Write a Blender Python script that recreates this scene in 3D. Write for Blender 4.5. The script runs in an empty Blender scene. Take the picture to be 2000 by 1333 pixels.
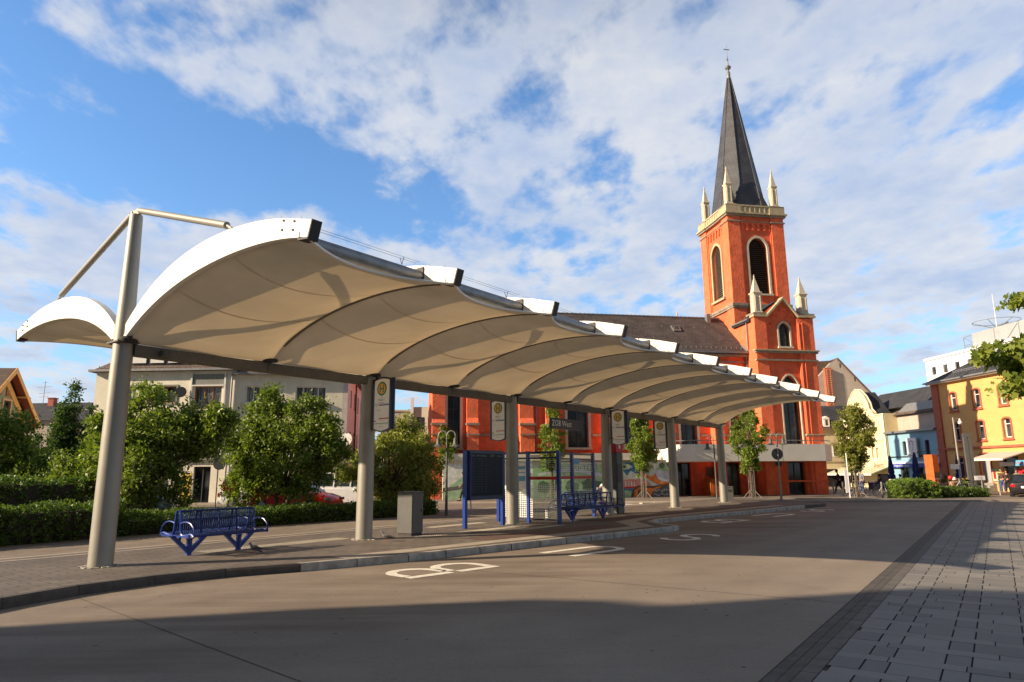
import bpy, bmesh, math, random
import numpy as np
from mathutils import Vector, Matrix, geometry

random.seed(11)
RNG = np.random.default_rng(5)
R = math.radians
sc = bpy.context.scene
COL = sc.collection

# ------------------------------------------------------------------ camera
cam_d = bpy.data.cameras.new('camera')
cam = bpy.data.objects.new('camera', cam_d)
COL.objects.link(cam)
cam_d.sensor_width = 36.0
cam_d.lens = 36.0 * 1326.2 / 2000.0
cam_d.clip_start = 0.1
cam_d.clip_end = 3000
cam.matrix_world = (Matrix.Translation((0, 0, 1.7)) @ Matrix.Rotation(R(90) + 0.1929, 4, 'X')
                    @ Matrix.Rotation(-0.0083, 4, 'Z'))
sc.camera = cam

# ------------------------------------------------------------------ view
sc.view_settings.view_transform = 'Standard'
sc.view_settings.look = 'None'
sc.view_settings.gamma = 1
sc.view_settings.exposure = 0.80

# ------------------------------------------------------------------ sun and sky
SUN_AZ, SUN_EL = R(-106.2), R(23.5)
SUNV = Vector((math.sin(SUN_AZ) * math.cos(SUN_EL), math.cos(SUN_AZ) * math.cos(SUN_EL), math.sin(SUN_EL)))
sd = bpy.data.lights.new('sun', 'SUN')
sd.energy = 5.0
sd.angle = R(0.53)
sd.color = (1.0, 0.80, 0.58)
so = bpy.data.objects.new('sun', sd)
COL.objects.link(so)
so.rotation_euler = SUNV.to_track_quat('Z', 'Y').to_euler()
so.location = (-40, -10, 60)

W = bpy.data.worlds.new('World')
sc.world = W
W.use_nodes = True


def build_world():
    nt = W.node_tree
    N, L = nt.nodes, nt.links
    N.clear()
    out = N.new('ShaderNodeOutputWorld')
    bg = N.new('ShaderNodeBackground')
    bg.inputs['Strength'].default_value = 0.061
    L.new(bg.outputs[0], out.inputs[0])
    sky = N.new('ShaderNodeTexSky')
    sky.sky_type = 'NISHITA'
    sky.sun_disc = False
    sky.sun_elevation = SUN_EL
    sky.sun_rotation = SUN_AZ % (2 * math.pi)
    sky.air_density = 1.0
    sky.dust_density = 0.6
    sky.ozone_density = 2.0
    tc = N.new('ShaderNodeTexCoord')
    sep = N.new('ShaderNodeSeparateXYZ')
    L.new(tc.outputs['Generated'], sep.inputs[0])

    def M(op, a, b=None, c=None, clamp=False):
        n = N.new('ShaderNodeMath')
        n.operation = op
        n.use_clamp = clamp
        for i, v in enumerate((a, b, c)):
            if v is None:
                continue
            if isinstance(v, (int, float)):
                n.inputs[i].default_value = v
            else:
                L.new(v, n.inputs[i])
        return n.outputs[0]
    zc = M('MAXIMUM', sep.outputs[2], 0.0)
    den = M('ADD', zc, 0.16)
    px = M('DIVIDE', sep.outputs[0], den)
    py = M('DIVIDE', sep.outputs[1], den)
    comb = N.new('ShaderNodeCombineXYZ')
    L.new(px, comb.inputs[0])
    L.new(py, comb.inputs[1])

    def noise(vec, scale, detail=6, rough=0.55, dist=0.0, off=(0, 0, 0), rot=0.0, sc3=(1, 1, 1)):
        mp = N.new('ShaderNodeMapping')
        mp.inputs['Location'].default_value = off
        mp.inputs['Rotation'].default_value = (0, 0, rot)
        mp.inputs['Scale'].default_value = sc3
        L.new(vec, mp.inputs[0])
        n = N.new('ShaderNodeTexNoise')
        n.inputs['Scale'].default_value = scale
        n.inputs['Detail'].default_value = detail
        n.inputs['Roughness'].default_value = rough
        n.inputs['Distortion'].default_value = dist
        L.new(mp.outputs[0], n.inputs['Vector'])
        return n.outputs[0]
    P = comb.outputs[0]
    n1 = noise(P, 1.7, 3, 0.5, 0.0, (3.1, 7.7, 0), R(18), (1.0, 0.8, 1))
    n2 = noise(P, 6.2, 4, 0.5, 0.1, (1.3, 2.1, 4), R(30), (1.1, 0.8, 1))
    n4 = noise(P, 17.0, 5, 0.6, 0.1, (4.4, 0.3, 1), R(25), (1.2, 0.8, 1))
    dens = M('ADD', 0.012, M('ADD', M('ADD', M('MULTIPLY', n1, 0.26), M('MULTIPLY', n2, 0.56)), M('MULTIPLY', n4, 0.19)))
    # broad openings (negative) and banks (positive) of cloud, by direction in the sky
    for (x, y, r, a) in SKY_BLOBS:
        dx = M('SUBTRACT', px, x)
        dy = M('SUBTRACT', py, y)
        d2 = M('ADD', M('MULTIPLY', dx, dx), M('MULTIPLY', dy, dy))
        g = M('EXPONENT', M('MULTIPLY', d2, -1.0 / (r * r)))
        dens = M('ADD', dens, M('MULTIPLY', g, a))
    mr = N.new('ShaderNodeMapRange')
    mr.interpolation_type = 'SMOOTHSTEP'
    mr.inputs['From Min'].default_value = 0.425
    mr.inputs['From Max'].default_value = 0.60
    L.new(dens, mr.inputs['Value'])
    cover = M('MULTIPLY', mr.outputs[0], 0.93)
    # thick parts of the cloud are greyer
    n3 = noise(P, 3.6, 6, 0.6, 0.1, (8.2, 1.4, 2))
    shade = N.new('ShaderNodeMapRange')
    shade.inputs['From Min'].default_value = 0.46
    shade.inputs['From Max'].default_value = 0.66
    L.new(M('ADD', M('MULTIPLY', n3, 0.55), M('MULTIPLY', dens, 0.45)), shade.inputs['Value'])
    cc = N.new('ShaderNodeMixRGB')
    cc.inputs[1].default_value = (7.3, 7.5, 7.95, 1)
    cc.inputs[2].default_value = (4.5, 5.5, 7.5, 1)
    L.new(shade.outputs[0], cc.inputs[0])
    # clear sky, slightly deeper blue
    gm = N.new('ShaderNodeMixRGB')
    gm.blend_type = 'MULTIPLY'
    gm.inputs[0].default_value = 1.0
    gm.inputs[2].default_value = SKY_TINT
    L.new(sky.outputs[0], gm.inputs[1])
    # pale band of air just over the horizon
    hz = M('MULTIPLY', M('EXPONENT', M('MULTIPLY', zc, -7.0)), 0.75)
    hm = N.new('ShaderNodeMixRGB')
    hm.inputs[2].default_value = (4.9, 6.0, 7.3, 1)
    L.new(hz, hm.inputs[0])
    L.new(gm.outputs[0], hm.inputs[1])
    mx = N.new('ShaderNodeMixRGB')
    L.new(cover, mx.inputs[0])
    L.new(hm.outputs[0], mx.inputs[1])
    L.new(cc.outputs[0], mx.inputs[2])
    # dark sky patches added out of view, overhead and behind, to lower ambient light
    ambient_dimmer = None
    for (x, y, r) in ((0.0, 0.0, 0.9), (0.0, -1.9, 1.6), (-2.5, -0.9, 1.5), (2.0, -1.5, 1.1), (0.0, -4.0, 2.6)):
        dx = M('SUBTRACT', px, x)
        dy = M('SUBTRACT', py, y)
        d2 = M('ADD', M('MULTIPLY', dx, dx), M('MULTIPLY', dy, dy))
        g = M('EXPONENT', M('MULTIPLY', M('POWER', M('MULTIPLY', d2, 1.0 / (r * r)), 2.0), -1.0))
        ambient_dimmer = g if ambient_dimmer is None else M('MAXIMUM', ambient_dimmer, g)
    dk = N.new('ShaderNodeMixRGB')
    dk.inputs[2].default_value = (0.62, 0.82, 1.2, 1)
    L.new(M('MULTIPLY', ambient_dimmer, 0.95), dk.inputs[0])
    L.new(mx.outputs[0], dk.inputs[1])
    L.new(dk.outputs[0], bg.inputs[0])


SKY_TINT = (1.3, 1.85, 2.3, 1)
SKY_BLOBS = [(-1.0, 1.42, 0.24, -0.160), (-0.68, 1.50, 0.20, -0.160), (-0.47, 1.58, 0.17, -0.144), (-0.30, 1.76, 0.16, -0.104),
             (-0.19, 1.27, 0.07, -0.032), (0.0, 1.37, 0.07, -0.040), (-0.95, 1.08, 0.14, -0.040), (0.06, 1.90, 0.12, -0.072), (-0.69, 1.32, 0.12, -0.048),
             (-0.45, 1.13, 0.24, 0.062), (-1.08, 1.80, 0.27, 0.105), (-0.72, 1.88, 0.2, 0.081), (-1.5, 2.0, 0.3, 0.050), (0.05, 1.6, 0.16, 0.050), (0.3, 1.15, 0.3, 0.043),
             (0.6, 1.65, 0.5, 0.053), (1.15, 1.7, 0.5, 0.046), (0.0, 2.3, 0.35, 0.043), (1.05, 1.2, 0.1, -0.032), (1.3, 2.2, 0.55, 0.10), (0.85, 2.0, 0.35, 0.043), (0.45, 1.25, 0.15, 0.025)]
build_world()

# ------------------------------------------------------------------ materials
MATS = {}


class NT:
    def __init__(s, name):
        s.m = bpy.data.materials.new(name)
        s.m.use_nodes = True
        s.N, s.L = s.m.node_tree.nodes, s.m.node_tree.links
        s.b = s.N['Principled BSDF']
        s.tc = s.N.new('ShaderNodeTexCoord')
        MATS[name] = s.m

    def map(s, scale=(1, 1, 1), rot=0.0, src='Object', loc=(0, 0, 0)):
        n = s.N.new('ShaderNodeMapping')
        n.inputs['Scale'].default_value = scale
        n.inputs['Rotation'].default_value = (0, 0, rot)
        n.inputs['Location'].default_value = loc
        s.L.new(s.tc.outputs[src], n.inputs[0])
        return n.outputs[0]

    def noise(s, scale, detail=4, rough=0.55, vec=None, dist=0):
        n = s.N.new('ShaderNodeTexNoise')
        n.inputs['Scale'].default_value = scale
        n.inputs['Detail'].default_value = detail
        n.inputs['Roughness'].default_value = rough
        n.inputs['Distortion'].default_value = dist
        s.L.new(vec if vec is not None else s.tc.outputs['Object'], n.inputs['Vector'])
        return n.outputs[0]

    def ramp(s, src, a, b, smooth=True):
        n = s.N.new('ShaderNodeMapRange')
        n.interpolation_type = 'SMOOTHSTEP' if smooth else 'LINEAR'
        n.inputs['From Min'].default_value = a
        n.inputs['From Max'].default_value = b
        s.L.new(src, n.inputs['Value'])
        return n.outputs[0]

    def mix(s, fac, a, b, mode='MIX'):
        n = s.N.new('ShaderNodeMixRGB')
        n.blend_type = mode
        for i, v in enumerate((fac, a, b)):
            if isinstance(v, (int, float)):
                n.inputs[i].default_value = v
            elif isinstance(v, tuple):
                n.inputs[i].default_value = (*v[:3], 1)
            else:
                s.L.new(v, n.inputs[i])
        return n.outputs[0]

    def math(s, op, a, b):
        n = s.N.new('ShaderNodeMath')
        n.operation = op
        for i, v in enumerate((a, b)):
            if isinstance(v, (int, float)):
                n.inputs[i].default_value = v
            else:
                s.L.new(v, n.inputs[i])
        return n.outputs[0]

    def bump(s, h, strength=0.3, dist=0.02, normal=None):
        n = s.N.new('ShaderNodeBump')
        n.inputs['Strength'].default_value = strength
        n.inputs['Distance'].default_value = dist
        s.L.new(h, n.inputs['Height'])
        if normal is not None:
            s.L.new(normal, n.inputs['Normal'])
        s.L.new(n.outputs[0], s.b.inputs['Normal'])
        return n.outputs[0]

    def col(s, c):
        if isinstance(c, tuple):
            s.b.inputs['Base Color'].default_value = (*c[:3], 1)
        else:
            s.L.new(c, s.b.inputs['Base Color'])


def pbr(name, col, rough=0.6, var=0.12, scale=2.0, bump=0.15, bscale=30, metal=0.0, spec=0.4, bdist=0.01, streak=0.0):
    t = NT(name)
    lo = tuple(max(0, c * (1 - var)) for c in col)
    hi = tuple(min(1, c * (1 + var)) for c in col)
    c = t.mix(t.ramp(t.noise(scale, 5, 0.6), 0.3, 0.7), lo, hi)
    if streak:
        v = t.map((9, 9, 0.35))
        c = t.mix(t.math('MULTIPLY', t.ramp(t.noise(1.0, 4, 0.6, v), 0.48, 0.75), streak), c,
                  tuple(x * 0.45 for x in col))
    t.col(c)
    t.b.inputs['Roughness'].default_value = rough
    t.b.inputs['Metallic'].default_value = metal
    t.b.inputs['Specular IOR Level'].default_value = spec
    if bump:
        t.bump(t.noise(bscale, 4, 0.6), bump, bdist)
    return t.m


def leafmat(name, c1, c2, trans=0.35):
    t = NT(name)
    g = t.N.new('ShaderNodeNewGeometry')
    big = t.noise(0.9, 2, 0.5)
    f = t.math('ADD', t.math('MULTIPLY', g.outputs['Random Per Island'], 0.6), t.math('MULTIPLY', big, 0.4))
    c = t.mix(t.ramp(f, 0.15, 0.85, False), c1, c2)
    t.col(c)
    t.b.inputs['Roughness'].default_value = 0.42
    t.b.inputs['Specular IOR Level'].default_value = 0.35
    tr = t.N.new('ShaderNodeBsdfTranslucent')
    hs = t.mix(1.0, c, (1.5, 1.6, 0.6), 'MULTIPLY')
    t.L.new(hs, tr.inputs[0])
    ms = t.N.new('ShaderNodeMixShader')
    ms.inputs[0].default_value = trans
    t.L.new(t.b.outputs[0], ms.inputs[1])
    t.L.new(tr.outputs[0], ms.inputs[2])
    t.L.new(ms.outputs[0], t.N['Material Output'].inputs[0])
    return t.m


AZ_C = 37.74          # direction of the canopy, degrees clockwise from +Y
AZ_G = 35.04          # direction of the gutter

# road concrete
t = NT('road_concrete')
v = t.map((1, 1, 1), R(AZ_C))
c = t.mix(t.ramp(t.noise(0.22, 5, 0.6), 0.3, 0.7), (0.194, 0.156, 0.118), (0.292, 0.241, 0.186))
c = t.mix(t.math('MULTIPLY', t.ramp(t.noise(1.3, 6, 0.7), 0.45, 0.75), 0.45), c, (0.158, 0.130, 0.103))
vs = t.map((0.35, 2.2, 1), R(-(90 - AZ_C)))
c = t.mix(t.math('MULTIPLY', t.ramp(t.noise(0.6, 6, 0.65, vs), 0.48, 0.72), 0.4), c, (0.150, 0.118, 0.091))
c = t.mix(t.math('MULTIPLY', t.ramp(t.noise(38, 4, 0.75), 0.35, 0.7), 0.38), c, (0.340, 0.292, 0.233))
c = t.mix(t.math('MULTIPLY', t.ramp(t.noise(14, 5, 0.7), 0.5, 0.72), 0.4), c, (0.134, 0.111, 0.087))
vt = t.N.new('ShaderNodeTexVoronoi')
vt.feature = 'DISTANCE_TO_EDGE'
vt.inputs['Scale'].default_value = 0.22
t.L.new(t.mix(0.12, t.tc.outputs['Object'], t.noise(1.6, 4, 0.7)), vt.inputs['Vector'])
crack = t.math('MULTIPLY', t.math('LESS_THAN', vt.outputs['Distance'], 0.0035), t.ramp(t.noise(0.35, 2), 0.5, 0.56))
vo = t.N.new('ShaderNodeTexVoronoi')
vo.inputs['Scale'].default_value = 2.6
t.L.new(t.tc.outputs['Object'], vo.inputs['Vector'])
spot = t.math('MULTIPLY', t.math('LESS_THAN', vo.outputs['Distance'], 0.075), t.ramp(t.noise(1.7, 2), 0.42, 0.5))
c = t.mix(t.math('MULTIPLY', spot, 0.75), c, (0.047, 0.043, 0.040))
vo2 = t.N.new('ShaderNodeTexVoronoi')
vo2.inputs['Scale'].default_value = 0.9
t.L.new(t.map((1, 1, 1), 0.5), vo2.inputs['Vector'])
nd = t.math('ADD', vo2.outputs['Distance'], t.math('MULTIPLY', t.noise(9, 3), 0.22))
oil = t.math('MULTIPLY', t.math('SUBTRACT', 1.0, t.ramp(nd, 0.17, 0.27)), t.ramp(t.noise(0.5, 2), 0.5, 0.6))
c = t.mix(t.math('MULTIPLY', oil, 0.5), c, (0.071, 0.063, 0.055))
def dotp(vx, vy, off):
    d = t.N.new('ShaderNodeVectorMath')
    d.operation = 'DOT_PRODUCT'
    t.L.new(t.tc.outputs['Object'], d.inputs[0])
    d.inputs[1].default_value = (vx, vy, 0)
    return t.math('SUBTRACT', d.outputs['Value'], off)
ca = dotp(0.61206, 0.79081, 5.4765)          # along the bus island
cb = dotp(0.79081, -0.61206, -13.5588)       # away from it, towards the gutter
lane = t.math('MULTIPLY', t.ramp(cb, 2.6, 4.2), t.math('SUBTRACT', 1.0, t.ramp(cb, 6.4, 8.2)))
vs2 = t.map((0.16, 1.6, 1), -R(90 - AZ_C))
wear = t.ramp(t.noise(0.9, 6, 0.65, vs2), 0.38, 0.68)
c = t.mix(t.math('MULTIPLY', t.math('MULTIPLY', lane, wear), 0.55), c, (0.105, 0.072, 0.05))
edge = t.math('MULTIPLY', t.math('SUBTRACT', 1.0, t.ramp(cb, 2.0, 4.6)), t.ramp(t.noise(2.2, 5, 0.7), 0.35, 0.7))
c = t.mix(t.math('MULTIPLY', edge, 0.45), c, (0.12, 0.092, 0.068))
tr1 = t.math('SUBTRACT', 1.0, t.ramp(t.math('ABSOLUTE', t.math('SUBTRACT', t.math('PINGPONG', t.math('ADD', cb, 0.4), 1.05), 0.5), 0.0), 0.05, 0.42))
c = t.mix(t.math('MULTIPLY', t.math('MULTIPLY', tr1, t.ramp(t.noise(0.35, 4, 0.6), 0.4, 0.65)), 0.25), c, (0.13, 0.105, 0.085))
t.col(c)
t.b.inputs['Roughness'].default_value = 0.78
t.b.inputs['Specular IOR Level'].default_value = 0.3
t.bump(t.math('ADD', t.noise(60, 4, 0.7), t.math('MULTIPLY', t.noise(6, 3), 0.6)), 0.35, 0.008)

# plaza paving bricks
def brickmat(name, c1, c2, mortar, rot, bw, bh, ms=0.006, rough=0.75, off=0.5):
    t = NT(name)
    b = t.N.new('ShaderNodeTexBrick')
    b.inputs['Scale'].default_value = 1.0
    b.inputs['Brick Width'].default_value = bw
    b.inputs['Row Height'].default_value = bh
    b.inputs['Mortar Size'].default_value = ms
    b.inputs['Mortar Smooth'].default_value = 0.3
    b.inputs['Bias'].default_value = 0.0
    b.offset = off
    b.inputs['Color1'].default_value = (*c1, 1)
    b.inputs['Color2'].default_value = (*c2, 1)
    b.inputs['Mortar'].default_value = (*mortar, 1)
    t.L.new(t.map((1, 1, 1), rot), b.inputs['Vector'])
    c = t.mix(t.math('MULTIPLY', t.ramp(t.noise(0.7, 5, 0.65), 0.35, 0.7), 0.5), b.outputs['Color'],
              tuple(x * 0.5 for x in c1))
    c = t.mix(t.math('MULTIPLY', t.noise(30, 3, 0.7), 0.25), c, tuple(min(1, x * 1.5) for x in c2))
    t.col(c)
    t.b.inputs['Roughness'].default_value = rough
    t.b.inputs['Specular IOR Level'].default_value = 0.3
    inv = t.math('SUBTRACT', 1.0, b.outputs['Fac'])
    t.bump(t.math('ADD', inv, t.math('MULTIPLY', t.noise(50, 3), 0.25)), 0.5, 0.006)
    return t.m


brickmat('island_paving', (0.130, 0.109, 0.090), (0.186, 0.158, 0.130), (0.028, 0.024, 0.021), -R(90 - AZ_C), 0.4, 0.2, 0.012)
brickmat('far_paving', (0.190, 0.158, 0.126), (0.245, 0.205, 0.166), (0.095, 0.079, 0.067), R(-10), 0.5, 0.3, 0.01)

t = NT('slab_concrete')
g = t.N.new('ShaderNodeNewGeometry')
c = t.mix(g.outputs['Random Per Island'], (0.128, 0.121, 0.108), (0.232, 0.213, 0.187))
c = t.mix(t.math('MULTIPLY', t.ramp(t.noise(0.9, 5, 0.65), 0.4, 0.7), 0.4), c, (0.111, 0.103, 0.091))
c = t.mix(t.math('MULTIPLY', t.noise(70, 3, 0.8), 0.4), c, (0.284, 0.269, 0.237))
t.col(c)
t.b.inputs['Roughness'].default_value = 0.75
t.bump(t.noise(90, 4, 0.7), 0.3, 0.004)

# membrane fabric
t = NT('membrane_fabric')
c = t.mix(t.ramp(t.noise(0.8, 4, 0.6), 0.35, 0.7), (0.72, 0.66, 0.53), (0.82, 0.75, 0.61))
di = t.N.new('ShaderNodeBsdfDiffuse')
tl = t.N.new('ShaderNodeBsdfTranslucent')
t.L.new(c, di.inputs[0])
t.L.new(t.mix(1.0, c, (0.98, 0.80, 0.56), 'MULTIPLY'), tl.inputs[0])
ms = t.N.new('ShaderNodeMixShader')
ms.inputs[0].default_value = 0.16
t.L.new(di.outputs[0], ms.inputs[1])
t.L.new(tl.outputs[0], ms.inputs[2])
t.L.new(ms.outputs[0], t.N['Material Output'].inputs[0])

# roof slate / tile
def roofmat(name, c1, c2, sx=0.3, sy=0.18, rough=0.85):
    t = NT(name)
    b = t.N.new('ShaderNodeTexBrick')
    b.inputs['Scale'].default_value = 1.0
    b.inputs['Brick Width'].default_value = sx
    b.inputs['Row Height'].default_value = sy
    b.inputs['Mortar Size'].default_value = 0.012
    b.inputs['Color1'].default_value = (*c1, 1)
    b.inputs['Color2'].default_value = (*c2, 1)
    b.inputs['Mortar'].default_value = (*[x * 0.35 for x in c1], 1)
    sp = t.N.new('ShaderNodeSeparateXYZ')
    t.L.new(t.tc.outputs['Object'], sp.inputs[0])
    cb = t.N.new('ShaderNodeCombineXYZ')
    t.L.new(t.math('ADD', sp.outputs[0], t.math('MULTIPLY', sp.outputs[1], 0.3)), cb.inputs[0])
    t.L.new(t.math('ADD', t.math('MULTIPLY', sp.outputs[2], 1.2), t.math('MULTIPLY', sp.outputs[1], 0.0)), cb.inputs[1])
    t.L.new(cb.outputs[0], b.inputs['Vector'])
    c = t.mix(t.math('MULTIPLY', t.ramp(t.noise(1.1, 5), 0.4, 0.7), 0.4), b.outputs['Color'], tuple(x * 1.5 for x in c2))
    t.col(c)
    t.b.inputs['Roughness'].default_value = rough
    t.bump(t.math('SUBTRACT', 1.0, b.outputs['Fac']), 0.4, 0.015)
    return t.m


roofmat('nave_slate', (0.050, 0.042, 0.040), (0.082, 0.068, 0.063))
roofmat('spire_slate', (0.043, 0.045, 0.055), (0.066, 0.068, 0.078), 0.3, 0.16, 0.6)
roofmat('brown_tile', (0.10, 0.068, 0.05), (0.16, 0.11, 0.085))
roofmat('dark_tile', (0.03, 0.031, 0.036), (0.045, 0.046, 0.052))

pbr('red_render', (0.80, 0.165, 0.073), 0.85, 0.14, 1.3, 1.0, 7, bdist=0.04, spec=0.15, streak=0.22)
pbr('orange_pier_render', (0.84, 0.185, 0.085), 0.85, 0.14, 2.0, 1.0, 8, bdist=0.04, spec=0.15, streak=0.2)
pbr('cream_stone', (0.48, 0.40, 0.25), 0.8, 0.12, 3, 0.3, 20, streak=0.35)
pbr('pale_stone', (0.64, 0.56, 0.42), 0.8, 0.10, 3, 0.25, 20, streak=0.2)
pbr('grey_stone', (0.30, 0.25, 0.19), 0.85, 0.2, 3, 0.3, 20, streak=0.4)
pbr('galvanised', (0.316, 0.304, 0.261), 0.5, 0.05, 3, 0.03, 90, metal=0.35, spec=0.4)
pbr('painted_grey_steel', (0.34, 0.315, 0.27), 0.55, 0.10, 4, 0.05, 60, metal=0.15)
pbr('beam_steel', (0.134, 0.120, 0.099), 0.6, 0.10, 4, 0.05, 60)
pbr('white_rib_paint', (0.82, 0.79, 0.71), 0.38, 0.04, 2, 0.03, 60, streak=0.10)
pbr('dark_cap', (0.035, 0.032, 0.03), 0.6, 0.1, 4, 0.05, 40)
pbr('kerb_stone', (0.38, 0.345, 0.29), 0.8, 0.25, 5, 0.4, 40, streak=0.25)
pbr('dark_kerb_stone', (0.079, 0.067, 0.055), 0.8, 0.2, 5, 0.4, 40, streak=0.2)
pbr('light_paving_band', (0.363, 0.316, 0.253), 0.8, 0.12, 3, 0.3, 50)
pbr('red_paving_band', (0.122, 0.075, 0.059), 0.8, 0.15, 3, 0.3, 50)
pbr('joint_dirt', (0.05, 0.042, 0.035), 0.95, 0.3, 6, 0.3, 40)
pbr('gutter_stone', (0.091, 0.079, 0.067), 0.8, 0.2, 5, 0.4, 40)
pbr('gutter_slab', (0.122, 0.111, 0.095), 0.8, 0.2, 5, 0.4, 40)
pbr('road_paint', (0.74, 0.70, 0.60), 0.65, 0.14, 7, 0.1, 60)
pbr('asphalt', (0.126, 0.111, 0.095), 0.9, 0.2, 2, 0.5, 70)
pbr('tactile_base', (0.213, 0.186, 0.150), 0.8, 0.1, 4, 0.2, 60)
pbr('tactile_white', (0.435, 0.395, 0.316), 0.7, 0.1, 4, 0.2, 60)
pbr('blue_paint', (0.006, 0.036, 0.245), 0.32, 0.08, 5, 0.02, 60, spec=0.5)
pbr('shaded_blue_wire', (0.004, 0.024, 0.14), 0.4, 0.08, 5, 0, 60, spec=0.4)  # bench blue darkened: shade on the mesh side is put into this colour
pbr('navy_paint', (0.009, 0.014, 0.059), 0.35, 0.08, 5, 0.02, 60, spec=0.5)
pbr('board_screen', (0.008, 0.012, 0.022), 0.3, 0.15, 3, 0, 60, spec=0.15)
pbr('board_text', (0.30, 0.30, 0.27), 0.6, 0.1, 3, 0)
pbr('board_dim_text', (0.050, 0.052, 0.058), 0.6, 0.1, 3, 0)
pbr('board_amber', (0.35, 0.33, 0.10), 0.6, 0.1, 3, 0)
pbr('sign_white', (0.90, 0.89, 0.84), 0.45, 0.03, 4, 0)
pbr('sign_green', (0.02, 0.19, 0.11), 0.45, 0.05, 4, 0)
pbr('sign_yellow', (0.78, 0.42, 0.03), 0.45, 0.05, 4, 0)
pbr('sign_red', (0.55, 0.03, 0.03), 0.45, 0.05, 4, 0)
pbr('sign_blue', (0.02, 0.05, 0.32), 0.45, 0.05, 4, 0)
pbr('ink', (0.03, 0.03, 0.035), 0.6, 0.05, 4, 0)
pbr('light_blue_print', (0.12, 0.40, 0.62), 0.5, 0.05, 4, 0)
pbr('name_sign_dark', (0.016, 0.018, 0.030), 0.4, 0.05, 4, 0)
pbr('cabinet_grey', (0.099, 0.103, 0.095), 0.5, 0.08, 3, 0.1, 60, streak=0.2)
pbr('bark', (0.103, 0.079, 0.059), 0.9, 0.25, 9, 0.8, 30, bdist=0.02)
pbr('twig', (0.05, 0.04, 0.028), 0.95, 0.25, 9, 0.8, 30)
pbr('beige_wall', (0.76, 0.71, 0.57), 0.85, 0.08, 1.4, 0.4, 30, streak=0.12)
pbr('beige_wall_dark', (0.74, 0.68, 0.52), 0.85, 0.08, 1.4, 0.4, 30, streak=0.12)
pbr('pink_wall', (0.60, 0.53, 0.47), 0.85, 0.08, 1.4, 0.4, 30, streak=0.12)
pbr('grey_panel', (0.21, 0.215, 0.19), 0.7, 0.1, 2, 0.1, 30)
pbr('white_frame', (0.72, 0.70, 0.66), 0.5, 0.04, 3, 0)
pbr('wood_frame', (0.30, 0.14, 0.045), 0.5, 0.1, 6, 0)
pbr('dark_frame', (0.045, 0.048, 0.048), 0.5, 0.1, 3, 0)
pbr('zinc', (0.24, 0.24, 0.24), 0.45, 0.15, 5, 0.05, 60, metal=0.4)
pbr('olive_wall', (0.31, 0.31, 0.16), 0.85, 0.1, 1.5, 0.4, 30, streak=0.1)
pbr('orange_fascia', (0.80, 0.42, 0.12), 0.6, 0.08, 4, 0)
pbr('peach_trim', (0.66, 0.40, 0.20), 0.6, 0.06, 4, 0)
pbr('dark_brown_wood', (0.085, 0.05, 0.032), 0.7, 0.1, 4, 0)
pbr('yellow_wall', (0.68, 0.40, 0.145), 0.85, 0.06, 1.4, 0.35, 30, streak=0.05)
pbr('terracotta', (0.42, 0.115, 0.065), 0.8, 0.1, 3, 0.3, 30)
pbr('cream_wall', (0.72, 0.61, 0.36), 0.85, 0.06, 1.4, 0.3, 30, streak=0.06)
pbr('cream_trim', (0.74, 0.69, 0.54), 0.8, 0.05, 3, 0)
pbr('blue_wall', (0.24, 0.42, 0.52), 0.85, 0.06, 1.4, 0.3, 30, streak=0.05)
pbr('taupe_wall', (0.43, 0.37, 0.31), 0.85, 0.08, 1.4, 0.3, 30, streak=0.1)
pbr('sand_wall', (0.47, 0.40, 0.26), 0.85, 0.08, 1.4, 0.3, 30, streak=0.1)
pbr('hotel_white', (0.80, 0.79, 0.79), 0.5, 0.03, 2, 0.05, 30)
pbr('grey_cladding', (0.34, 0.36, 0.36), 0.6, 0.06, 1.5, 0.05, 30)
pbr('balcony_panel', (0.80, 0.77, 0.70), 0.6, 0.04, 1.5, 0.05, 30, streak=0.04)
pbr('awning_cloth', (0.52, 0.48, 0.42), 0.8, 0.06, 3, 0)
pbr('green_awning', (0.40, 0.44, 0.30), 0.8, 0.06, 3, 0)
pbr('umbrella_blue', (0.014, 0.036, 0.158), 0.8, 0.15, 6, 0.3, 20)
pbr('rust_steel', (0.48, 0.115, 0.02), 0.75, 0.2, 4, 0.2, 30)
pbr('tyre', (0.02, 0.02, 0.02), 0.8, 0.1, 4, 0)
pbr('rim_metal', (0.45, 0.45, 0.45), 0.35, 0.05, 4, 0, metal=0.8)
pbr('car_black', (0.015, 0.013, 0.013), 0.2, 0.05, 4, 0, spec=0.6)
pbr('car_red', (0.55, 0.012, 0.012), 0.25, 0.05, 4, 0, spec=0.6)
pbr('car_white', (0.66, 0.66, 0.66), 0.25, 0.05, 4, 0, spec=0.6)
pbr('car_blue_silver', (0.20, 0.25, 0.32), 0.28, 0.05, 4, 0, metal=0.4)
pbr('lamp_red', (0.45, 0.01, 0.02), 0.25, 0.05, 4, 0)
pbr('car_glass', (0.025, 0.035, 0.04), 0.08, 0.2, 3, 0, spec=0.8)
pbr('skin', (0.45, 0.25, 0.17), 0.6, 0.05, 4, 0)
pbr('black_cloth', (0.022, 0.02, 0.022), 0.9, 0.2, 6, 0)
pbr('white_cloth', (0.62, 0.62, 0.68), 0.9, 0.08, 6, 0)
pbr('brown_cloth', (0.085, 0.05, 0.035), 0.9, 0.2, 6, 0)
pbr('denim', (0.06, 0.09, 0.2), 0.9, 0.15, 6, 0)
pbr('grey_cloth', (0.2, 0.21, 0.24), 0.9, 0.1, 6, 0)
pbr('hair', (0.03, 0.02, 0.015), 0.8, 0.2, 6, 0)
pbr('pigeon_grey', (0.13, 0.125, 0.13), 0.7, 0.35, 25, 0)
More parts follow.
